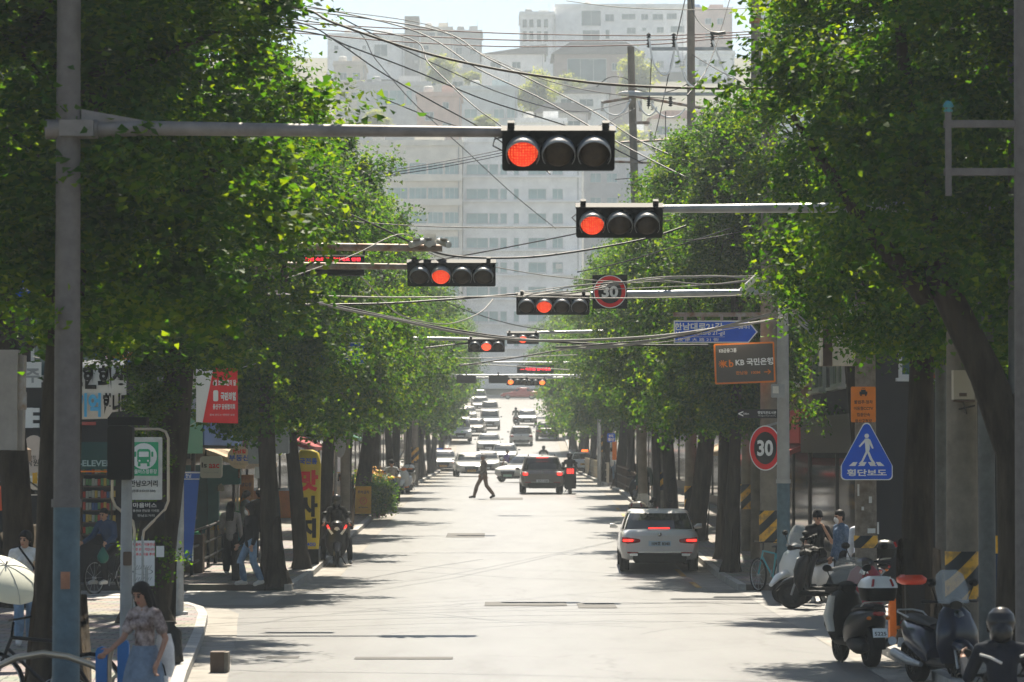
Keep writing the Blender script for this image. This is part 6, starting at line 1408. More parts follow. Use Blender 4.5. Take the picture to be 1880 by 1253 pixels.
a = MB(); a.box(f(2, 735), (.62, .5, 1.68)); a.build('case', mat('box_beige', (.4, .36, .33), .7, var=.12), t); a = MB(); a.box(f(34, 740), (.2, .3, 1.6), 0, 0, R(1)); a.build('side_case', mat('box_beige', (.4, .36, .33)), t); a = MB(); a.rbox(f(37, 706, -.17), (.18, .04, .3), .03); a.rbox(f(40, 736, -.17), (.16, .04, .32), .03); a.build('rusty_plate', mat('plate_rusty', (.55, .55, .55), .6, color2=(.35, .2, .1), scale=3), t)
t, f = sign_at('awning', 'brown fabric awning at the left frame edge', 'awning', 10, 850, 60)
a = MB(); p = f(-20, 806); a.prism([(p.x - .4, p.z), (p.x + .35, p.z - .02), (p.x + .66, p.z - .2), (p.x + .66, p.z - .42), (p.x - .4, p.z - .3)], -.8, .8); a.build('fabric', mat('awning_brown', (.16, .11, .07), .85, var=.15), t); a = MB(); a.tube([f(44, 822, -.8), f(44, 822, .8)], .025, 6); a.build('rail', M_blue, t)
t, f = sign_at('canopy', 'black canopy over the shop front behind the woman in white', 'awning', 30, 905, 62)
a = MB(); a.prism([(f(-30, 900).x, f(0, 900).z), (f(-10, 888).x, f(0, 885).z), (f(48, 888).x, f(0, 885).z), (f(72, 902).x, f(0, 902).z), (f(72, 908).x, f(0, 908).z), (f(-30, 908).x, f(0, 908).z)][::-1], -.6, .6); a.build('fabric', M_black, t); a = MB(); a.box(f(22, 909, -.6), (1.0, .02, .02)); a.build('edge_strip', M_offwhite, t)
t, f = sign_at('paper_lantern', 'orange red paper lantern at the left frame edge', 'lantern', 4, 935, 58)
a = MB(); a.sphere(f(2, 915), (.17, .17, .22), 16, 10); a.build('shade', mat('lantern_red', (.6, .12, .05), .7), t); a = MB(); a.tube([f(2, 897), f(2, 880)], .01, 5); a.build('cord', M_dark, t)
t, f = sign_at('timber_post', 'sunlit honey coloured timber post behind the woman in white', 'post', 26, 1060, 64); a = MB(); a.box(f(26, 985), (.1, .1, 1.65)); a.build('shaft', mat('timber_honey', (.5, .28, .08), .6, var=.2, stretch=(8, 8, 1)), t)
t, f = sign_at('red_flag', 'narrow red promotional flag with white marks beside the first trunk', 'flag', 66, 1050, 62); a = MB(); a.box(f(66, 1000), (.16, .012, .75), 0, 0, R(6)); a.build('cloth', M_red, t); letters(t, [('할', .12, f(66, 985, -.01), .1, .02), ('인', .12, f(65, 1010, -.01), .1, .02)], M_white); a = MB(); a.tube([f(70, 958), f(70, 1060)], .012, 6); a.build('pole', M_steel, t)
# pedestrian signal seen from behind on its grey pole
t, P = upole('grey pole carrying a dark pedestrian signal beside the bus stop', 233, 47.5, .085, 2.9, None, M_grey, 'signal_pole', 'traffic light', group='pedestrian signals')
f = lambda a, b, dy=0: P(a, b, dy)
a = MB(); a.rbox(f(222, 832, -.05), (.36, .3, .78), .04); a.box(f(236, 774, -.05), (.56, .34, .12)); a.build('signal_housing', M_black, t)
a = MB(); a.rbox(f(234, 1026, -.1), (.12, .06, .2), .02); a.build('push_button', M_brown, t)
# bus stop
t, P = upole('village bus stop sign with green panel in a bent steel hoop', 270, 50, .03, 1.0, None, M_steel, 'bus_stop_sign', 'bus stop', group='bus stops'); f = P
for px in (247, 262): 
    a = MB(); a.tube([f(px, 1180), f(px, 985)], .022, 8); a.build('post', M_steel, t)
a = MB(); a.tube([f(262, 990), f(264, 975), f(303, 935), f(309, 920), f(309, 805), f(304, 793), f(292, 788), f(235, 788), f(222, 790), f(210, 800), f(206, 830), f(206, 915), f(212, 930), f(244, 956), f(247, 975), f(247, 990)], .022, 8); a.build('hoop', mat('hoop_steel', (.5, .42, .32), .35, .6), t)
a = MB(); p, q = f(236, 918), f(298, 803); a.rbox((p + q) / 2, (q.x - p.x, .04, q.z - p.z), .02); a.build('panel', M_offwhite, t)
a = MB(); p, q = f(238, 874), f(291, 812); gc = (p + q) / 2; a.rbox(gc + Vector((0, -.024, 0)), (q.x - p.x, .012, q.z - p.z), .01); a.build('green_field', mat('bus_green', (.03, .36, .16), .5), t)
a = MB(); a.disc(f(264, 838, -.034), .2, depth=.008); a.text('마을버스정류장', .07, f(264, 866, -.034), .02, w=.4); a.build('white_disc', M_white, t)
a = MB(); c = f(264, 838, -.042)
a.rbox(c + Vector((0, 0, .0)), (.2, .008, .22), .04); a.box(c + Vector((-.07, 0, -.13)), (.04, .008, .05)); a.box(c + Vector((.07, 0, -.13)), (.04, .008, .05)); a.rbox(c + Vector((-.13, 0, .03)), (.03, .008, .08), .01); a.rbox(c + Vector((.13, 0, .03)), (.03, .008, .08), .01); a.build('bus_emblem', MATS['bus_green'], t)
a = MB(); a.rbox(c + Vector((0, -.006, .03)), (.15, .006, .08), .01); a.disc(c + Vector((-.065, -.006, -.07)), .016, depth=.006, n=10); a.disc(c + Vector((.065, -.006, -.07)), .016, depth=.006, n=10); a.build('bus_window', M_white, t)
letters(t, [('한남오거리', .1, f(264, 888, -.034), .42, .02), ('(정류소ID:03-504)', .05, f(264, 902, -.034), .36, .015)], M_dark)
a = MB(); p, q = f(240, 956), f(302, 922); a.rbox((p + q) / 2, (q.x - p.x, .03, q.z - p.z), .01); a.build('route_panel', M_dark, t); letters(t, [('마을버스', .075, f(266, 928, -.03), .36, .02), ('용산03 한남동 이태원', .04, f(268, 938, -.03), .4, .01), ('한남오거리', .04, f(268, 947, -.03), .26, .01)], M_offwhite, 'route_lettering')
a = MB(); p, q = f(240, 1076), f(284, 993); a.box((p + q) / 2, (q.x - p.x, .02, q.z - p.z)); a.build('timetable', M_white, t)
for it in [('마을버스 이용안내', .05, f(264, 1000, -.014), .33, .02), ('안전 운행 지킵니다', .045, f(264, 1009, -.014), .33, .02), ('정류소 이용 주의', .045, f(264, 1018, -.014), .33, .02)]: letters(t, [it], M_red, 'red_lettering')
a = MB(); p = f(262, 1050, -.014)
for k in range(8): a.box(p + Vector((-.13 + k * .036, 0, .07)), (.005, .003, .06), 0, 0, R(30)); a.box(p + Vector((-.13 + k * .036, 0, -.11)), (.005, .003, .06), 0, 0, R(30))
a.ring(p, .06, .065, 24, .003, sx=2.4, sz=.7); a.build('route_map', M_dark, t)
a = MB(); a.box(f(294, 1013), (.12, .01, .17)); a.build('paper_note', M_white, t)
# red and white party banner
t, f = sign_at('cloth_banner', 'red and white cloth banner with white words hung at the left alley corner', 'banner', 398, 780, 65)
def quad(name, pts, y, m, d=.006): a = MB(); a.prism([(f(*p).x, f(*p).z) for p in pts], y - d / 2, y + d / 2); return a.build(name, m, t)
quad('white_cloth', [(360, 775), (372, 776), (392, 676), (360, 673)], 0, M_bannerw); quad('red_cloth', [(372, 776), (437, 778), (436, 677), (392, 676)], 0, M_red)
letters(t, [('6월 호국보훈의 달', .12, f(412, 703, -.01), .46, .03), ('국민의힘', .17, f(419, 728, -.01), .3, .05), ('용산구 당원협의회', .11, f(411, 747, -.01), .44, .03), ('함께 만드는 따뜻한 보훈', .04, f(408, 762, -.01), .5, 0)], M_white)
a = MB(); a.rbox(f(396, 727, -.008), (.1, .006, .22), .03); a.build('emblem', M_white, t); a = MB(); a.tube([f(360, 673), f(336, 660)], .005, 5); a.tube([f(437, 677), f(470, 668)], .005, 5); a.tube([f(360, 775), f(336, 790)], .005, 5); a.build('rope', M_offwhite, t)
# shop signs along the left facades
t, f = sign_at('seafood_sign', 'tall blue and white seafood shop sign with red top behind the party banner', 'shop sign', 445, 806, 80)
panel(t, f, 425, 706, 465, 806, mat('sign_pale_blue', (.3, .5, .62), .5), r=.01); panel(t, f, 426, 707, 464, 735, mat('sign_cherry', (.5, .03, .03), .5), 'red_field', .05); letters(t, [('회', .3, f(446, 721, -.035), .34, .04)], M_white, 'white_lettering'); letters(t, [('수', .26, f(446, 748, -.02), .34, .06), ('산', .26, f(446, 770, -.02), .34, .06)], M_blue, 'blue_lettering'); letters(t, [('심야영업', .11, f(446, 788, -.02), .42, .04)], M_red, 'red_lettering'); letters(t, [('T.794', .1, f(448, 800, -.02), .34, .03)], M_black, 'number_lettering'); a = MB(); a.box(f(420, 756, .1), (.14, .06, .8)); a.build('bracket', M_steel, t)
t, f = sign_at('blue_shop_sign', 'blue sign board above the seafood sign half in leaves', 'shop sign', 444, 682, 82); panel(t, f, 425, 632, 468, 680, mat('sign_sky', (.1, .3, .5), .5)); letters(t, [('해', .28, f(446, 656, -.02), .34, .04)], M_blue); a = MB(); a.box(f(418, 656, .1), (.2, .05, .4)); a.build('bracket', M_steel, t)
t, f = sign_at('toast_sign', 'cream rounded square sign with serif red and black letters on the left', 'shop sign', 388, 880, 76); panel(t, f, 368, 838, 408, 878, mat('sign_ivory', (.6, .58, .5), .5), d=.1, r=.06); a = MB(); c = f(386, 855, -.055); a.text('Is', .12, c + Vector((-.14, 0, .01)), .02, w=.12); a.build('dark_lettering', M_dark, t); letters(t, [('aac', .1, f(393, 856, -.055), .24, .02)], M_red); letters(t, [('TOAST & COFFEE', .03, f(388, 868, -.055), .34, 0)], M_grey, 'small_lettering'); a = MB(); a.tube([f(378, 838), f(378, 826)], .02, 6); a.build('bracket', M_dark, t)
t, f = sign_at('agency_sign', 'round pinkish sign of an estate agency under the seafood sign', 'shop sign', 439, 864, 79); a = MB(); a.disc(f(439, 840), .28, depth=.1); a.build('panel', MATS['sign_pinkish'], t); letters(t, [('한남힐', .1, f(439, 829, -.055), .32, .03), ], M_red, 'red_lettering'); letters(t, [('부동산', .15, f(439, 841, -.055), .5, .03)], M_blue); letters(t, [('The Best', .05, f(439, 852, -.055), .26, 0)], M_grey, 'small_lettering'); a = MB(); a.tube([f(439, 862), f(439, 878)], .03, 8); a.build('bracket', M_brown, t)
t, f = sign_at('blue_banner_flag', 'tall tapering blue banner flag standing left of the pair', 'banner', 350, 1032, 68); a = MB(); a.prism([(f(*p).x, f(*p).z) for p in ((338, 1030), (352, 1030), (367, 866), (338, 866))], -.02, .02); a.build('cloth', mat('flag_blue', (.02, .09, .35), .6, var=.1), t); a = MB(); a.box(f(352, 868, -.025), (.36, .01, .03)); a.box(f(351, 880, -.025), (.34, .01, .02)); a.build('stripe', M_offwhite, t); a = MB(); a.tube([f(354, 1031), f(353, 960)], .015, 6); a.build('pole', M_white, t); letters(t, [('한남', .08, f(346, 874, -.025), .12, .01)], M_white)
t, f = sign_at('teal_pillar', 'teal painted shop pillars behind the cream rounded sign', 'pillar', 392, 1005, 84); a = MB(); a.box(f(392, 935), (.28, .28, 2.1)); a.build('shaft', M_teal, t); a = MB(); a.box(f(410, 872), (.9, .3, .5)); a.build('lintel', M_teal, t); a = MB(); a.prism([(f(404, 0).x, f(0, 902).z), (f(415, 0).x, f(0, 902).z), (f(415, 0).x, f(0, 893).z), (f(409.5, 0).x, f(0, 888).z), (f(404, 0).x, f(0, 893).z)], -.2, -.15); a.build('house_plaque', M_offwhite, t)
t, f = sign_at('orange_kiosk', 'orange lit notice board in the shop entrance behind the pair', 'notice board', 452, 940, 86); panel(t, f, 440, 872, 466, 936, mat('notice_orange', (.6, .26, .04), .5, color2=(.3, .1, .02), scale=3)); a = MB(); a.box(f(436, 900), (.06, .06, 1.1)); a.build('post', M_offwhite, t); letters(t, [('영업중', .1, f(452, 890, -.02), .28, .02)], M_brown)
# massage balloon sign
t, f = sign_at('standing_sign', 'tall yellow standing sign with stacked red and black letters by the trunks', 'shop sign', 567, 1036, 77.5)
p0, p1 = f(546, 1008), f(588, 826); w = p1.x - p0.x; c = (p0 + p1) / 2
a = MB(); loft(a, [ell((c.x + dx, 0, z), w / 2 * k, .2 * k, 'z', 20, .6) for z, k, dx in ((p0.z, .96, -.02), (p0.z + .3, 1.0, -.01), (p1.z - .35, 1.0, .02), (p1.z - .08, .9, .0), (p1.z + .0, .55, -.05))]); a.build('balloon', mat('balloon_yellow', (.6, .45, .04), .5, var=.1, scale=2), t)
letters(t, [('국전통', .15, f(566, 847, -.205), .42, .03), ('5-3400', .09, f(564, 1000, -.205), .4, .02)], M_blue); letters(t, [('맛', .5, f(567, 883, -.205), .44, .06)], M_red, 'red_lettering'); letters(t, [('사', .5, f(566, 930, -.205), .44, .06), ('지', .46, f(564, 970, -.205), .42, .06)], M_black, 'black_lettering')
a = MB(); a.box(f(566, 1022), (.5, .36, .34)); a.build('base', M_black, t)
# left street name sign
t, f = sign_at('street_name_sign', 'blue street name sign half hidden in the left tree crowns', 'street sign', 630, 670, 69); panel(t, f, 584, 629, 671, 669, M_white, 'border', .04, .03); panel(t, f, 586, 631, 669, 667, M_blue, 'panel', .05, .02); letters(t, [('구완로34길', .13, f(640, 641, -.03), .62, .03), ('Guwan-ro 34-gil', .09, f(640, 652, -.03), .6, .01), ('街 34 街', .06, f(645, 662, -.03), .4, 0)], M_white); a = MB(); a.box(f(622, 618), (1.1, .06, .12)); a.build('beam', M_offwhite, t)
# folding board, plants
t, f = sign_at('folding_board', 'yellow folding notice board with red no parking ring on the left kerb', 'notice board', 666, 944, 105); 
a = MB(); p = f(652, 944); q = f(681, 893); w, h = q.x - p.x, q.z - p.z; a.box(((p.x + q.x) / 2, 0, h / 2), (w, .03, h), 0, R(6)); a.build('front_panel', M_yellow, t); a = MB(); a.box(((p.x + q.x) / 2, .22, h / 2), (w, .03, h), 0, R(-10)); a.build('back_panel', M_yellow, t); c = f(667, 920, -.04); a = MB(); a.ring(c, .09, .12, 20, .01); a.box(c, (.02, .01, .2), 0, 0, R(45)); a.build('ring_emblem', M_orange, t); letters(t, [('주차금지', .1, f(667, 904, -.07), .36, .02), ('NO PARKING', .04, f(667, 932, -.01), .3, .01)], M_brown)
FOL = crown_mesh('foliage', 71, 120, 26, .07, .5, .25, 1.1, lump=.6, cl=.13)
FLO = crown_mesh('flowers', 73, 40, 20, .05, .32, .85, 1.15, lump=.4, cl=.07, m=mat('petal_yellow', (.7, .35, .02), .6))
def planter(label, px, Y, flower=False, sc=1, dz=KERB):
    t = thing('potted_plant', label, 'potted plant', on(px, Y, dz), px, 'potted plants on the pavement'); t.scale = (sc, sc, sc)
    a = MB(); a.lathe([(.001, 0), (.2, 0), (.26, .32), (.28, .34), (.25, .35), (.001, .31)], 18); a.build('pot', mat('clay_pot', (.3, .15, .09), .8, var=.15), t)
    o = bpy.data.objects.new('foliage', FOL); COL.objects.link(o); o.parent = t
    if flower: o = bpy.data.objects.new('blossom', FLO); COL.objects.link(o); o.parent = t
planter('yellow flowering plant behind the yellow folding board', 677, 110, True, 1.3); planter('green bushy potted plant right of the folding board at the kerb', 695, 108, False, 1.1); planter('low potted plant at the kerb in front of the bushy one', 690, 106.6, False, .7)
t, f = sign_at('traffic_mirror', 'round grey traffic mirror seen from the side between the left trunks', 'traffic mirror', 620, 1000, 88); a = MB(); a.lathe([(.001, -.1), (.2, -.08), (.4, .0), (.42, .04), (.4, .05), (.001, .02)], 24, Matrix.Translation(f(622, 812)) @ Matrix.Rotation(R(70), 4, 'Z') @ Matrix.Rotation(PI / 2, 4, 'X')); a.build('mirror_bowl', M_grey, t); a = MB(); a.tube([f(616, 1000), f(616, 800)], .04, 8); a.build('post', M_steel, t)
t, f = sign_at('garbage_bag', 'full black garbage bag behind the woman in printed top', 'garbage bag', 315, 1222, 42); t.location.z = KERB
a = MB(); loft(a, [ell((.02 * math.sin(k * 2), .02 * math.cos(k * 3), z), w, w * .85, 'z', 16) for k, (z, w) in enumerate(((0, .1), (.04, .15), (.15, .165), (.3, .15), (.42, .12), (.5, .06), (.55, .07)))]); a.build('sack', mat('bin_liner', (.008, .009, .008), .3, bump=1, bscale=14), t); a = MB(); a.tube([(-.04, 0, .5), (.05, 0, .5)], .03, 6); a.build('knot', M_black, t)
t, f = sign_at('wooden_block', 'small dark crate lying in the gutter near the left kerb', 'crate', 406, 1236, 42.4); t.location.z = .01
a = MB(); a.box((-.03, 0, .13), (.18, .3, .26)); a.build('crate_body', M_brown, t); a = MB(); a.box((.085, 0, .13), (.05, .28, .25)); a.build('lid', M_conc, t)
# bike rack
t = thing('bike_rack', 'steel bicycle rack with bent hoops between two blue posts at the bottom left', 'bike rack', on(206, 31.2, KERB)); o = t.location.copy(); f = lambda a, b, dy=0: U(a, b, 31.2 + dy) - o
for px, tp in ((187, 1187), (227, 1174)): a = MB(); z = f(px, tp).z; x = f(px, tp).x; a.prism([(x - .055, 0), (x + .055, 0), (x + .055, z - .05), (x + .04, z - .015), (x, z), (x - .04, z - .015), (x - .055, z - .05)], -.04, .04); a.build('post', mat('post_blue', (.015, .14, .38), .45, var=.1), t)
a = MB(); a.tube([f(-60, 1262), f(-20, 1232), f(30, 1208), f(80, 1200), f(125, 1206), f(165, 1220), f(192, 1232)], .032, 10); a.build('rail', mat('tube_bronze', (.45, .38, .28), .3, .7), t)
for dx in (0, .0):
    pass
a = MB(); a.tube([f(200, 1260), f(200, 1215), f(206, 1190), f(218, 1186), f(226, 1200), f(234, 1218)], .026, 10); a.tube([f(200, 1290), f(206, 1248), f(214, 1240), f(224, 1250), f(228, 1280)], .024, 10); a.build('hoop', MATS['tube_bronze'], t)
# right side clutter --------------------------------------------------
t = thing('wheeled_bin', 'dark bin with bright red lid on the right pavement', 'bin', on(1672, 46.5, KERB)); o = t.location.copy(); f = lambda a, b, dy=0: U(a, b, 46.5 + dy) - o
a = MB(); a.box((0.03, 0, .42), (.24, .4, .84), taper=1.12); a.build('bin_body', M_dark, t); a = MB(); loft(a, [ell((0, 0, z), w, d, 'z', 16, .5) for z, w, d in ((.84, .15, .22), (.87, .2, .26), (.93, .21, .27), (.98, .15, .2))]); a.build('lid', mat('lid_red', (.6, .05, .015), .35, coat=.5), t)
for s in (-1, 1): a = MB(); a.lathe([(.001, -.02), (.08, -.02), (.08, .02), (.001, .02)], 14, Matrix.Translation((s * .12, .15, .08)) @ Matrix.Rotation(PI / 2, 4, 'Y')); a.build('wheel', M_rubber, t)
t = thing('orange_box', 'tall orange box panel standing left of the red lidded bin', 'box', on(1650, 47.6, KERB)); a = MB(); a.rbox((0, 0, .31), (.3, .24, .62), .01); a.build('case', mat('box_orange', (.7, .17, .015), .55, var=.15), t); a = MB(); a.box((0, 0, .64), (.32, .26, .03)); a.build('lid', MATS['box_orange'], t)
t = thing('display_stand', 'navy display stand with a yellow price card between the right steel posts', 'display stand', on(1838, 52, KERB)); a = MB(); a.box((0, 0, .65), (.3, .2, 1.3)); a.build('panel', mat('stand_navy', (.01, .03, .08), .5), t); a = MB(); a.box((0.0, -.11, 1.25), (.24, .02, .28)); a.build('price_card', M_yellow, t); letters(t, [('₩590', .07, (0, -.125, 1.2), .16, .02), ('SALE', .06, (0, -.125, 1.31), .16, .02)], M_dark); letters(t, [('milk', .07, (.0, -.105, .9), .16, .01), ('Cow', .07, (-.02, -.105, .6), .16, .01)], M_offwhite, 'white_lettering')
t = thing('paper_cup', 'crushed paper cup on the ground by the black scooter', 'cup', on(1629, 45.4, .0)); a = MB(); a.lathe([(.001, 0), (.035, 0), (.045, .1), (.047, .1), (.001, .09)], 14, Matrix.Rotation(R(75), 4, 'Y') @ Matrix.Translation((-.04, 0, 0))); a.build('cup_body', M_offwhite, t)
# kerb railings
def railing(label, x, y0, y1, m=M_brown):
    t = thing('railing', label, 'railing', (x, y0, gz(y0) + KERB), 0, 'kerb railings'); n = int((y1 - y0) / 2)
    for k in range(n + 1):
        y = (y1 - y0) * k / n; a = MB(); a.box((0, y, gz(y0 + y) - gz(y0) + .5), (.07, .07, 1.0)); a.build('post', m, t)
    a = MB()
    for z in (.25, .6, .95): a.tube([(0, 0, z), (0, (y1 - y0) / 2, gz((y0 + y1) / 2) - gz(y0) + z), (0, y1 - y0, gz(y1) - gz(y0) + z)], .03, 6)
    a.build('rail', m, t)
railing('dark metal kerb railing along the right pavement beyond the parked sedan', KR + .25, 116, 148); railing('pale kerb railing up the right pavement near the white taxi', KR + .25, 160, 206, M_cream); railing('low dark railing along the left shop fronts behind the pair', -6.9, 70, 84, M_dark)
# goods along the left shop fronts
rs = random.Random(11); cm = [M_brown, M_cream, M_teal, M_offwhite, M_green, M_orange]
words = ['brown', 'cream', 'teal', 'off white', 'green', 'orange']
for k in range(12):
    Y = 74 + k * 6.5; m = cm[k % 6]
    t = thing('goods_crate', f'{words[k % 6]} crate of goods outside the {NTH[k]} shop window along the left facades', 'crate', (-7.2 + rs.uniform(0, .25), Y, gz(Y) + KERB), rs.uniform(-.2, .2), 'crates outside the left shops')
    h = rs.uniform(.4, .9); a = MB(); w_, d_ = .5, .7
    a.box((0, 0, .02), (w_, d_, .04))
    for s in (-1, 1): a.box((s * w_ / 2, 0, h / 2), (.03, d_, h)); a.box((0, s * (d_ / 2 - .015), h / 2), (w_ - .031, .03, h - .01))
    a.build('crate_body', m, t); a = MB(); a.sphere((0, 0, h - .05), (w_ * .45, d_ * .45, .16), 12, 6); a.build('goods', [M_green, M_yellow, M_offwhite][k % 3], t)
SG = [('left', -7.0, k) for k in range(8)] + [('right', 7.0, k) for k in range(8)]
tx = ['부동산', '약국', '미용실', '커피', '분식', '세탁', '치과', '꽃집']; sc_ = [M_fb, M_fw, M_fr, M_fg, M_fy, M_fk, M_fw, M_fr]; cw = ['blue', 'white', 'red', 'green', 'yellow', 'dark', 'ivory', 'crimson']
for sd, x, k in SG:
    Y = 92 + k * 13 + (4 if sd == 'right' else 0); z = gz(Y) + 2.9 + (k % 3) * .5
    t = thing('projecting_sign', f'{cw[k]} shop sign jutting from the {sd} facades with {["two","three","four"][len(tx[k]) % 3]} stacked marks, row place {k + 1}'.replace(', row place', ', place'), 'shop sign', (x, Y, z), 0, 'projecting shop signs')
    a = MB(); a.rbox((0, 0, .5), (.62, .16, 1.05), .05); a.build('panel', sc_[k], t); letters(t, [(ch, .26, (0, -.085, .82 - j * .32), .3, .03) for j, ch in enumerate(tx[k])], M_white if k not in (1, 4, 6) else M_dark)
    a = MB(); a.box(((-1 if sd == 'left' else 1) * .5, 0, .5), (.4, .05, .06)); a.build('bracket', M_steel, t)
# ------------------------------------------------------------------ overhead cables
def spline(pts, n=8):
    out = []; P = [pts[0]] + pts + [pts[-1]]
    for i in range(1, len(P) - 2):
        for k in range(n):
            t = k / n; a, b, c, d = P[i - 1], P[i], P[i + 1], P[i + 2]
            out.append(.5 * ((2 * b) + (c - a) * t + (2 * a - 5 * b + 4 * c - d) * t * t + (3 * b - a - 3 * c + d) * t ** 3))
    return out + [pts[-1]]
def cable(label, pts, Y0, Y1, r=.012, m=None, name='overhead_cable', cat='cable', group='overhead cables'):
    if 480 < pts[0][0] < 790 and pts[0][1] < 345:
        (ax, ay), (bx, by) = pts[0], pts[1]; k = (ax - 430) / max(bx - ax, 25); pts = [(430, ay - (by - ay) * min(k, 1.6) * .5)] + pts
    r *= 1.3 if max(Y0, Y1) > 60 else 1; n = len(pts); P = [U(p[0], p[1], Y0 + (Y1 - Y0) * i / (n - 1)) for i, p in enumerate(pts)]
    o = P[0].copy(); a = MB(); a.tube([p - o for p in spline(P)], r, 6)
    return tag(a.build(name, m or M_wire, None, o), label, cat, group)
cable('thick black cable from the left crown across to the right crown above the nearest signal', [(560, 18), (612, 42), (760, 92), (900, 125), (1050, 148), (1160, 158), (1320, 163), (1450, 162)], 50, 46, .019, mat('wire_brown', (.05, .035, .02), .6))
cable('thin cable ending above the arm of the nearest signal', [(560, 45), (620, 78), (700, 133), (800, 190), (890, 240), (960, 290)], 66, 70, .011)
cable('beaded cable running from the left crown to the nearest signal housing', [(580, 62), (640, 85), (760, 130), (880, 180), (985, 214), (1060, 240), (1180, 300)], 60, 74, .012)
cable('slanting cable from the concrete stair tower to the nearest red lamp', [(735, 66), (790, 120), (870, 195), (930, 240), (1010, 320)], 70, 60, .01)
cable('long diagonal cable passing right behind the nearest signal into the right trees', [(740, 50), (880, 128), (1000, 185), (1140, 265), (1280, 335), (1440, 400)], 90, 74, .014)
cable('upper long diagonal cable left of the brick house toward the right trees', [(785, 52), (900, 110), (1080, 200), (1180, 262), (1340, 330), (1450, 385)], 92, 78, .014)
for k, w in enumerate(('top', 'middle', 'lowest')):
    cable(f'{w} of three level power lines running to the crossarm on the straight pole', [(560, 44 + k * 9), (720, 52 + k * 12), (940, 62 + k * 12), (1191 + k * 2, 66 + k * 8), (1310, 62 + k * 5), (1420, 56 + k * 5)], 96, 96, .013, mat('wire_redbrown', (.14, .06, .05), .6), group='power lines to the straight pole')
cable('pale thin cable at the top edge right of the hilltop building', [(1040, 2), (1120, 12), (1200, 17), (1300, 18), (1420, 14)], 84, 80, .008, M_wirel)
cable('steep dark cable crossing left of the straight pole', [(1262, -20), (1240, 80), (1212, 210), (1200, 260)], 97, 104, .012)
cable('steep dark cable crossing right of the straight pole', [(1345, -20), (1322, 60), (1296, 130), (1262, 175)], 97, 92, .012)
cable('slack cable looping from the straight pole top to the splice', [(1268, -10), (1274, 25), (1290, 48), (1310, 60), (1330, 60)], 96, 94, .012)
t_ = cable('dark splice sleeve on the power line right of the straight pole', [(1304, 60), (1318, 62), (1332, 60)], 94, 94, .04)
for k, (lab, pts) in enumerate((('left white jumper loop under the upper crossarm', [(1192, 70), (1198, 110), (1210, 132), (1222, 138), (1232, 125), (1238, 92)]), ('long white jumper falling from the upper crossarm to the straight pole', [(1240, 75), (1248, 110), (1258, 145), (1272, 160), (1282, 160)]), ('white jumper right of the straight pole', [(1308, 75), (1322, 110), (1336, 140), (1350, 146)]), ('white jumper on the left end of the leaning pole crossarm', [(1108, 200), (1116, 208), (1132, 212), (1146, 204), (1158, 182)]), ('white jumper just right of the leaning pole', [(1172, 186), (1178, 202), (1190, 212), (1202, 206), (1206, 196)]), ('white jumper drooping from the right part of the leaning pole crossarm', [(1196, 190), (1210, 208), (1228, 216), (1246, 212), (1258, 200)]))):
    cable(lab, pts, 95.5 if k < 3 else 103.5, 95.5 if k < 3 else 103.5, .022, M_white, group='white jumper loops')
for k in range(3): cable(f'{("upper", "middle", "lower")[k]} of three thin lines meeting the nearest signal from the left crown', [(640, 322 + k * 5), (720, 312 + k * 5), (820, 296 + k * 5), (925, 275 + k * 5)], 70, 90, .009, group='three thin lines')
cable('hair thin cable slanting down from the left crown across the pale flats', [(640, 50), (690, 110), (760, 190), (850, 272), (940, 355), (1020, 420)], 110, 118, .012)
cable('level thin cable across the pale flats between the crowns', [(500, 392), (680, 410), (850, 418), (1060, 418)], 64, 66, .008)
cable('thick black sagging cable under the camera arm', [(560, 360), (690, 415), (770, 452), (830, 470), (940, 474), (1040, 465), (1180, 440), (1260, 415)], 58, 60, .02)
cable('thin cable rising from the sagging black cable to the second signal', [(760, 484), (860, 468), (980, 445), (1080, 425), (1200, 400)], 62, 58, .009)
cable('pale cable along the whole street width below the four lamp signal', [(150, 533), (320, 537), (480, 540), (700, 546), (940, 545), (1120, 548), (1300, 545), (1420, 540)], 54, 60, .012, M_wirel)
cable('thick tan cable sagging from the left crown to the right pole', [(440, 515), (480, 528), (600, 561), (730, 588), (860, 614), (1000, 626), (1200, 618), (1350, 598), (1440, 585)], 58, 62, .02, M_wirel)
cable('black cable close above the thick tan one', [(470, 535), (620, 562), (760, 592), (900, 616), (1050, 630), (1180, 634), (1300, 634)], 60, 64, .016)
cable('bright thin cable crossing in front of the four lamp signal', [(500, 520), (640, 472), (740, 430), (800, 470), (905, 490), (1000, 506), (1090, 515), (1180, 520)], 53.5, 60, .009, M_wirel)
cable('curved pale cable dipping left of the small signals', [(660, 505), (700, 548), (730, 576), (780, 592), (830, 594), (880, 575), (905, 550)], 62, 66, .009, M_wirel)
cable('dark cable above the left small signal running to the left trees', [(560, 560), (700, 558), (800, 552), (880, 546), (950, 540)], 62, 64, .016)
cable('dark cable meeting the left small signal from the left', [(600, 650), (700, 645), (760, 641), (860, 630)], 98, 100, .02)
cable('long dark cable rising from the left trees to the right ones below the signals', [(680, 700), (760, 684), (900, 664), (1000, 648), (1080, 632)], 120, 120, .022)
cable('crossing cable from the small signals to the upper left', [(770, 530), (830, 560), (900, 585), (960, 600), (1040, 612)], 104, 110, .013)
cable('pale pair of far lines above the amber lamps, upper one', [(790, 656), (870, 658), (950, 656), (1060, 652)], 140, 140, .014, M_wirel)
cable('pale far line just over the led board', [(840, 668), (930, 672), (1020, 678), (1060, 680)], 150, 150, .016, M_wirel)
cable('thin dark cable through the right crown toward the concrete poles', [(1400, 455), (1480, 470), (1600, 500), (1720, 520), (1800, 532)], 52, 46, .007)
cable('thin cable slanting over the second signal arm', [(1190, 400), (1240, 440), (1340, 430), (1440, 400)], 56, 60, .008)
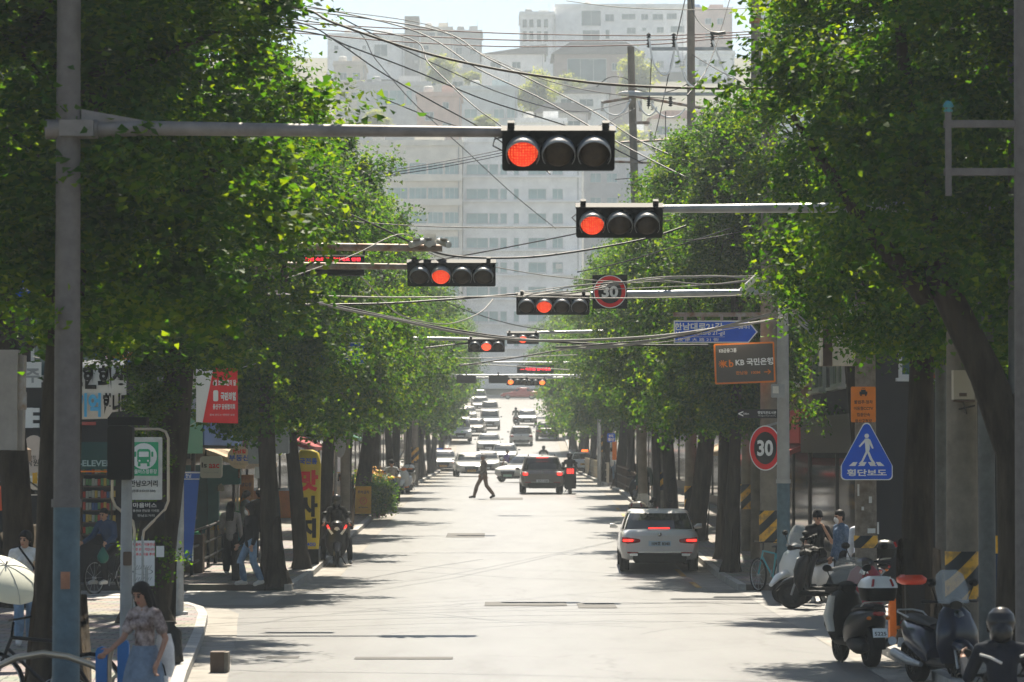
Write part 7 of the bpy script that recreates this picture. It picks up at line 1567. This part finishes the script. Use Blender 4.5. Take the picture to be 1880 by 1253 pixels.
cable('thin wire passing through the right crown above the bank sign', [(1060, 500), (1150, 480), (1280, 440), (1340, 420)], 70, 66, .01)
cable('wire hanging across the left trunk between bus stop and banner', [(130, 604), (200, 606), (255, 604)], 58, 58, .012, M_wirel)
def bundle(label, ends, Y0, Y1, n=6, seed=1, r=.012):
    rs = random.Random(seed); o = U(*ends[0], Y0)
    t = thing('cable_bundle', label, 'cable bundle', o, 0, 'cable bundles')
    for k in range(n):
        pts = [(p[0], p[1] + rs.uniform(-9, 9) * (1 if 0 < i < len(ends) - 1 else .6)) for i, p in enumerate(ends)]
        P = [U(p[0], p[1], Y0 + (Y1 - Y0) * i / (len(pts) - 1)) - o for i, p in enumerate(pts)]
        a = MB(); a.tube(spline(P), r * rs.uniform(.6, 1.3), 6); a.build('strand', rs.choice([M_wire, M_wirel, M_wirel]), t)
bundle('loose bundle of pale cables reaching the concrete pole beside the hanging speed board', [(960, 540), (1060, 530), (1180, 520), (1300, 515), (1400, 510)], 64, 67.6, 6, 2, .008)
bundle('rising bundle of pale cables in front of the blue arrow sign', [(1020, 642), (1120, 638), (1240, 622), (1340, 602), (1420, 582), (1500, 558), (1560, 535)], 62, 60, 5, 4, .01)
bundle('tangle of slack cables at the weathered pole top', [(1430, 548), (1470, 590), (1500, 612), (1540, 600), (1570, 560)], 60, 55.5, 5, 6, .01)
bundle('bundle of cables leading from the right pole to the right trees', [(1400, 515), (1460, 525), (1520, 540), (1600, 545), (1680, 560)], 67, 56, 5, 9, .012)

for lab, pts, Y0, Y1 in (
    ('dark cable fanning from the leaning pole to the left crown, highest', [(1160, 185), (1060, 205), (930, 175), (760, 100), (620, 30)], 103, 70),
    ('dark cable fanning from the leaning pole to the left crown, lower', [(1165, 200), (1080, 238), (980, 250), (850, 235), (700, 180)], 103, 72),
    ('cable dropping from the leaning pole behind the second signal', [(1180, 260), (1220, 300), (1260, 350), (1300, 400)], 103, 80),
    ('cable from the leaning pole to the straight pole, upper', [(1160, 160), (1200, 172), (1240, 165), (1270, 150)], 104, 96),
    ('cable from the leaning pole to the straight pole, lower', [(1180, 262), (1210, 280), (1245, 272), (1270, 262)], 104, 96),
    ('thin cable from the straight pole into the right tree top', [(1270, 100), (1320, 130), (1360, 150), (1400, 180)], 96, 84),
    ('thick dark cable from the straight pole low into the right trees', [(1160, 300), (1210, 285), (1260, 268), (1330, 235)], 100, 90),
    ('thin cable arching over the leaning pole', [(1095, 160), (1120, 142), (1150, 145), (1168, 165)], 104, 104),
    ('vertical service wire left of the straight pole', [(1222, 205), (1222, 250), (1224, 300)], 100, 100),
    ('vertical service wire between the two utility poles', [(1196, 100), (1194, 150), (1190, 200)], 98, 100),
    ('long thin cable from the tower past the brick house', [(760, 40), (860, 88), (980, 140), (1100, 170), (1240, 182)], 110, 96),
    ('level thin cable just under the first signal', [(1130, 330), (1200, 322), (1280, 300), (1340, 290)], 90, 84)):
    cable(lab, pts, Y0, Y1, .011)
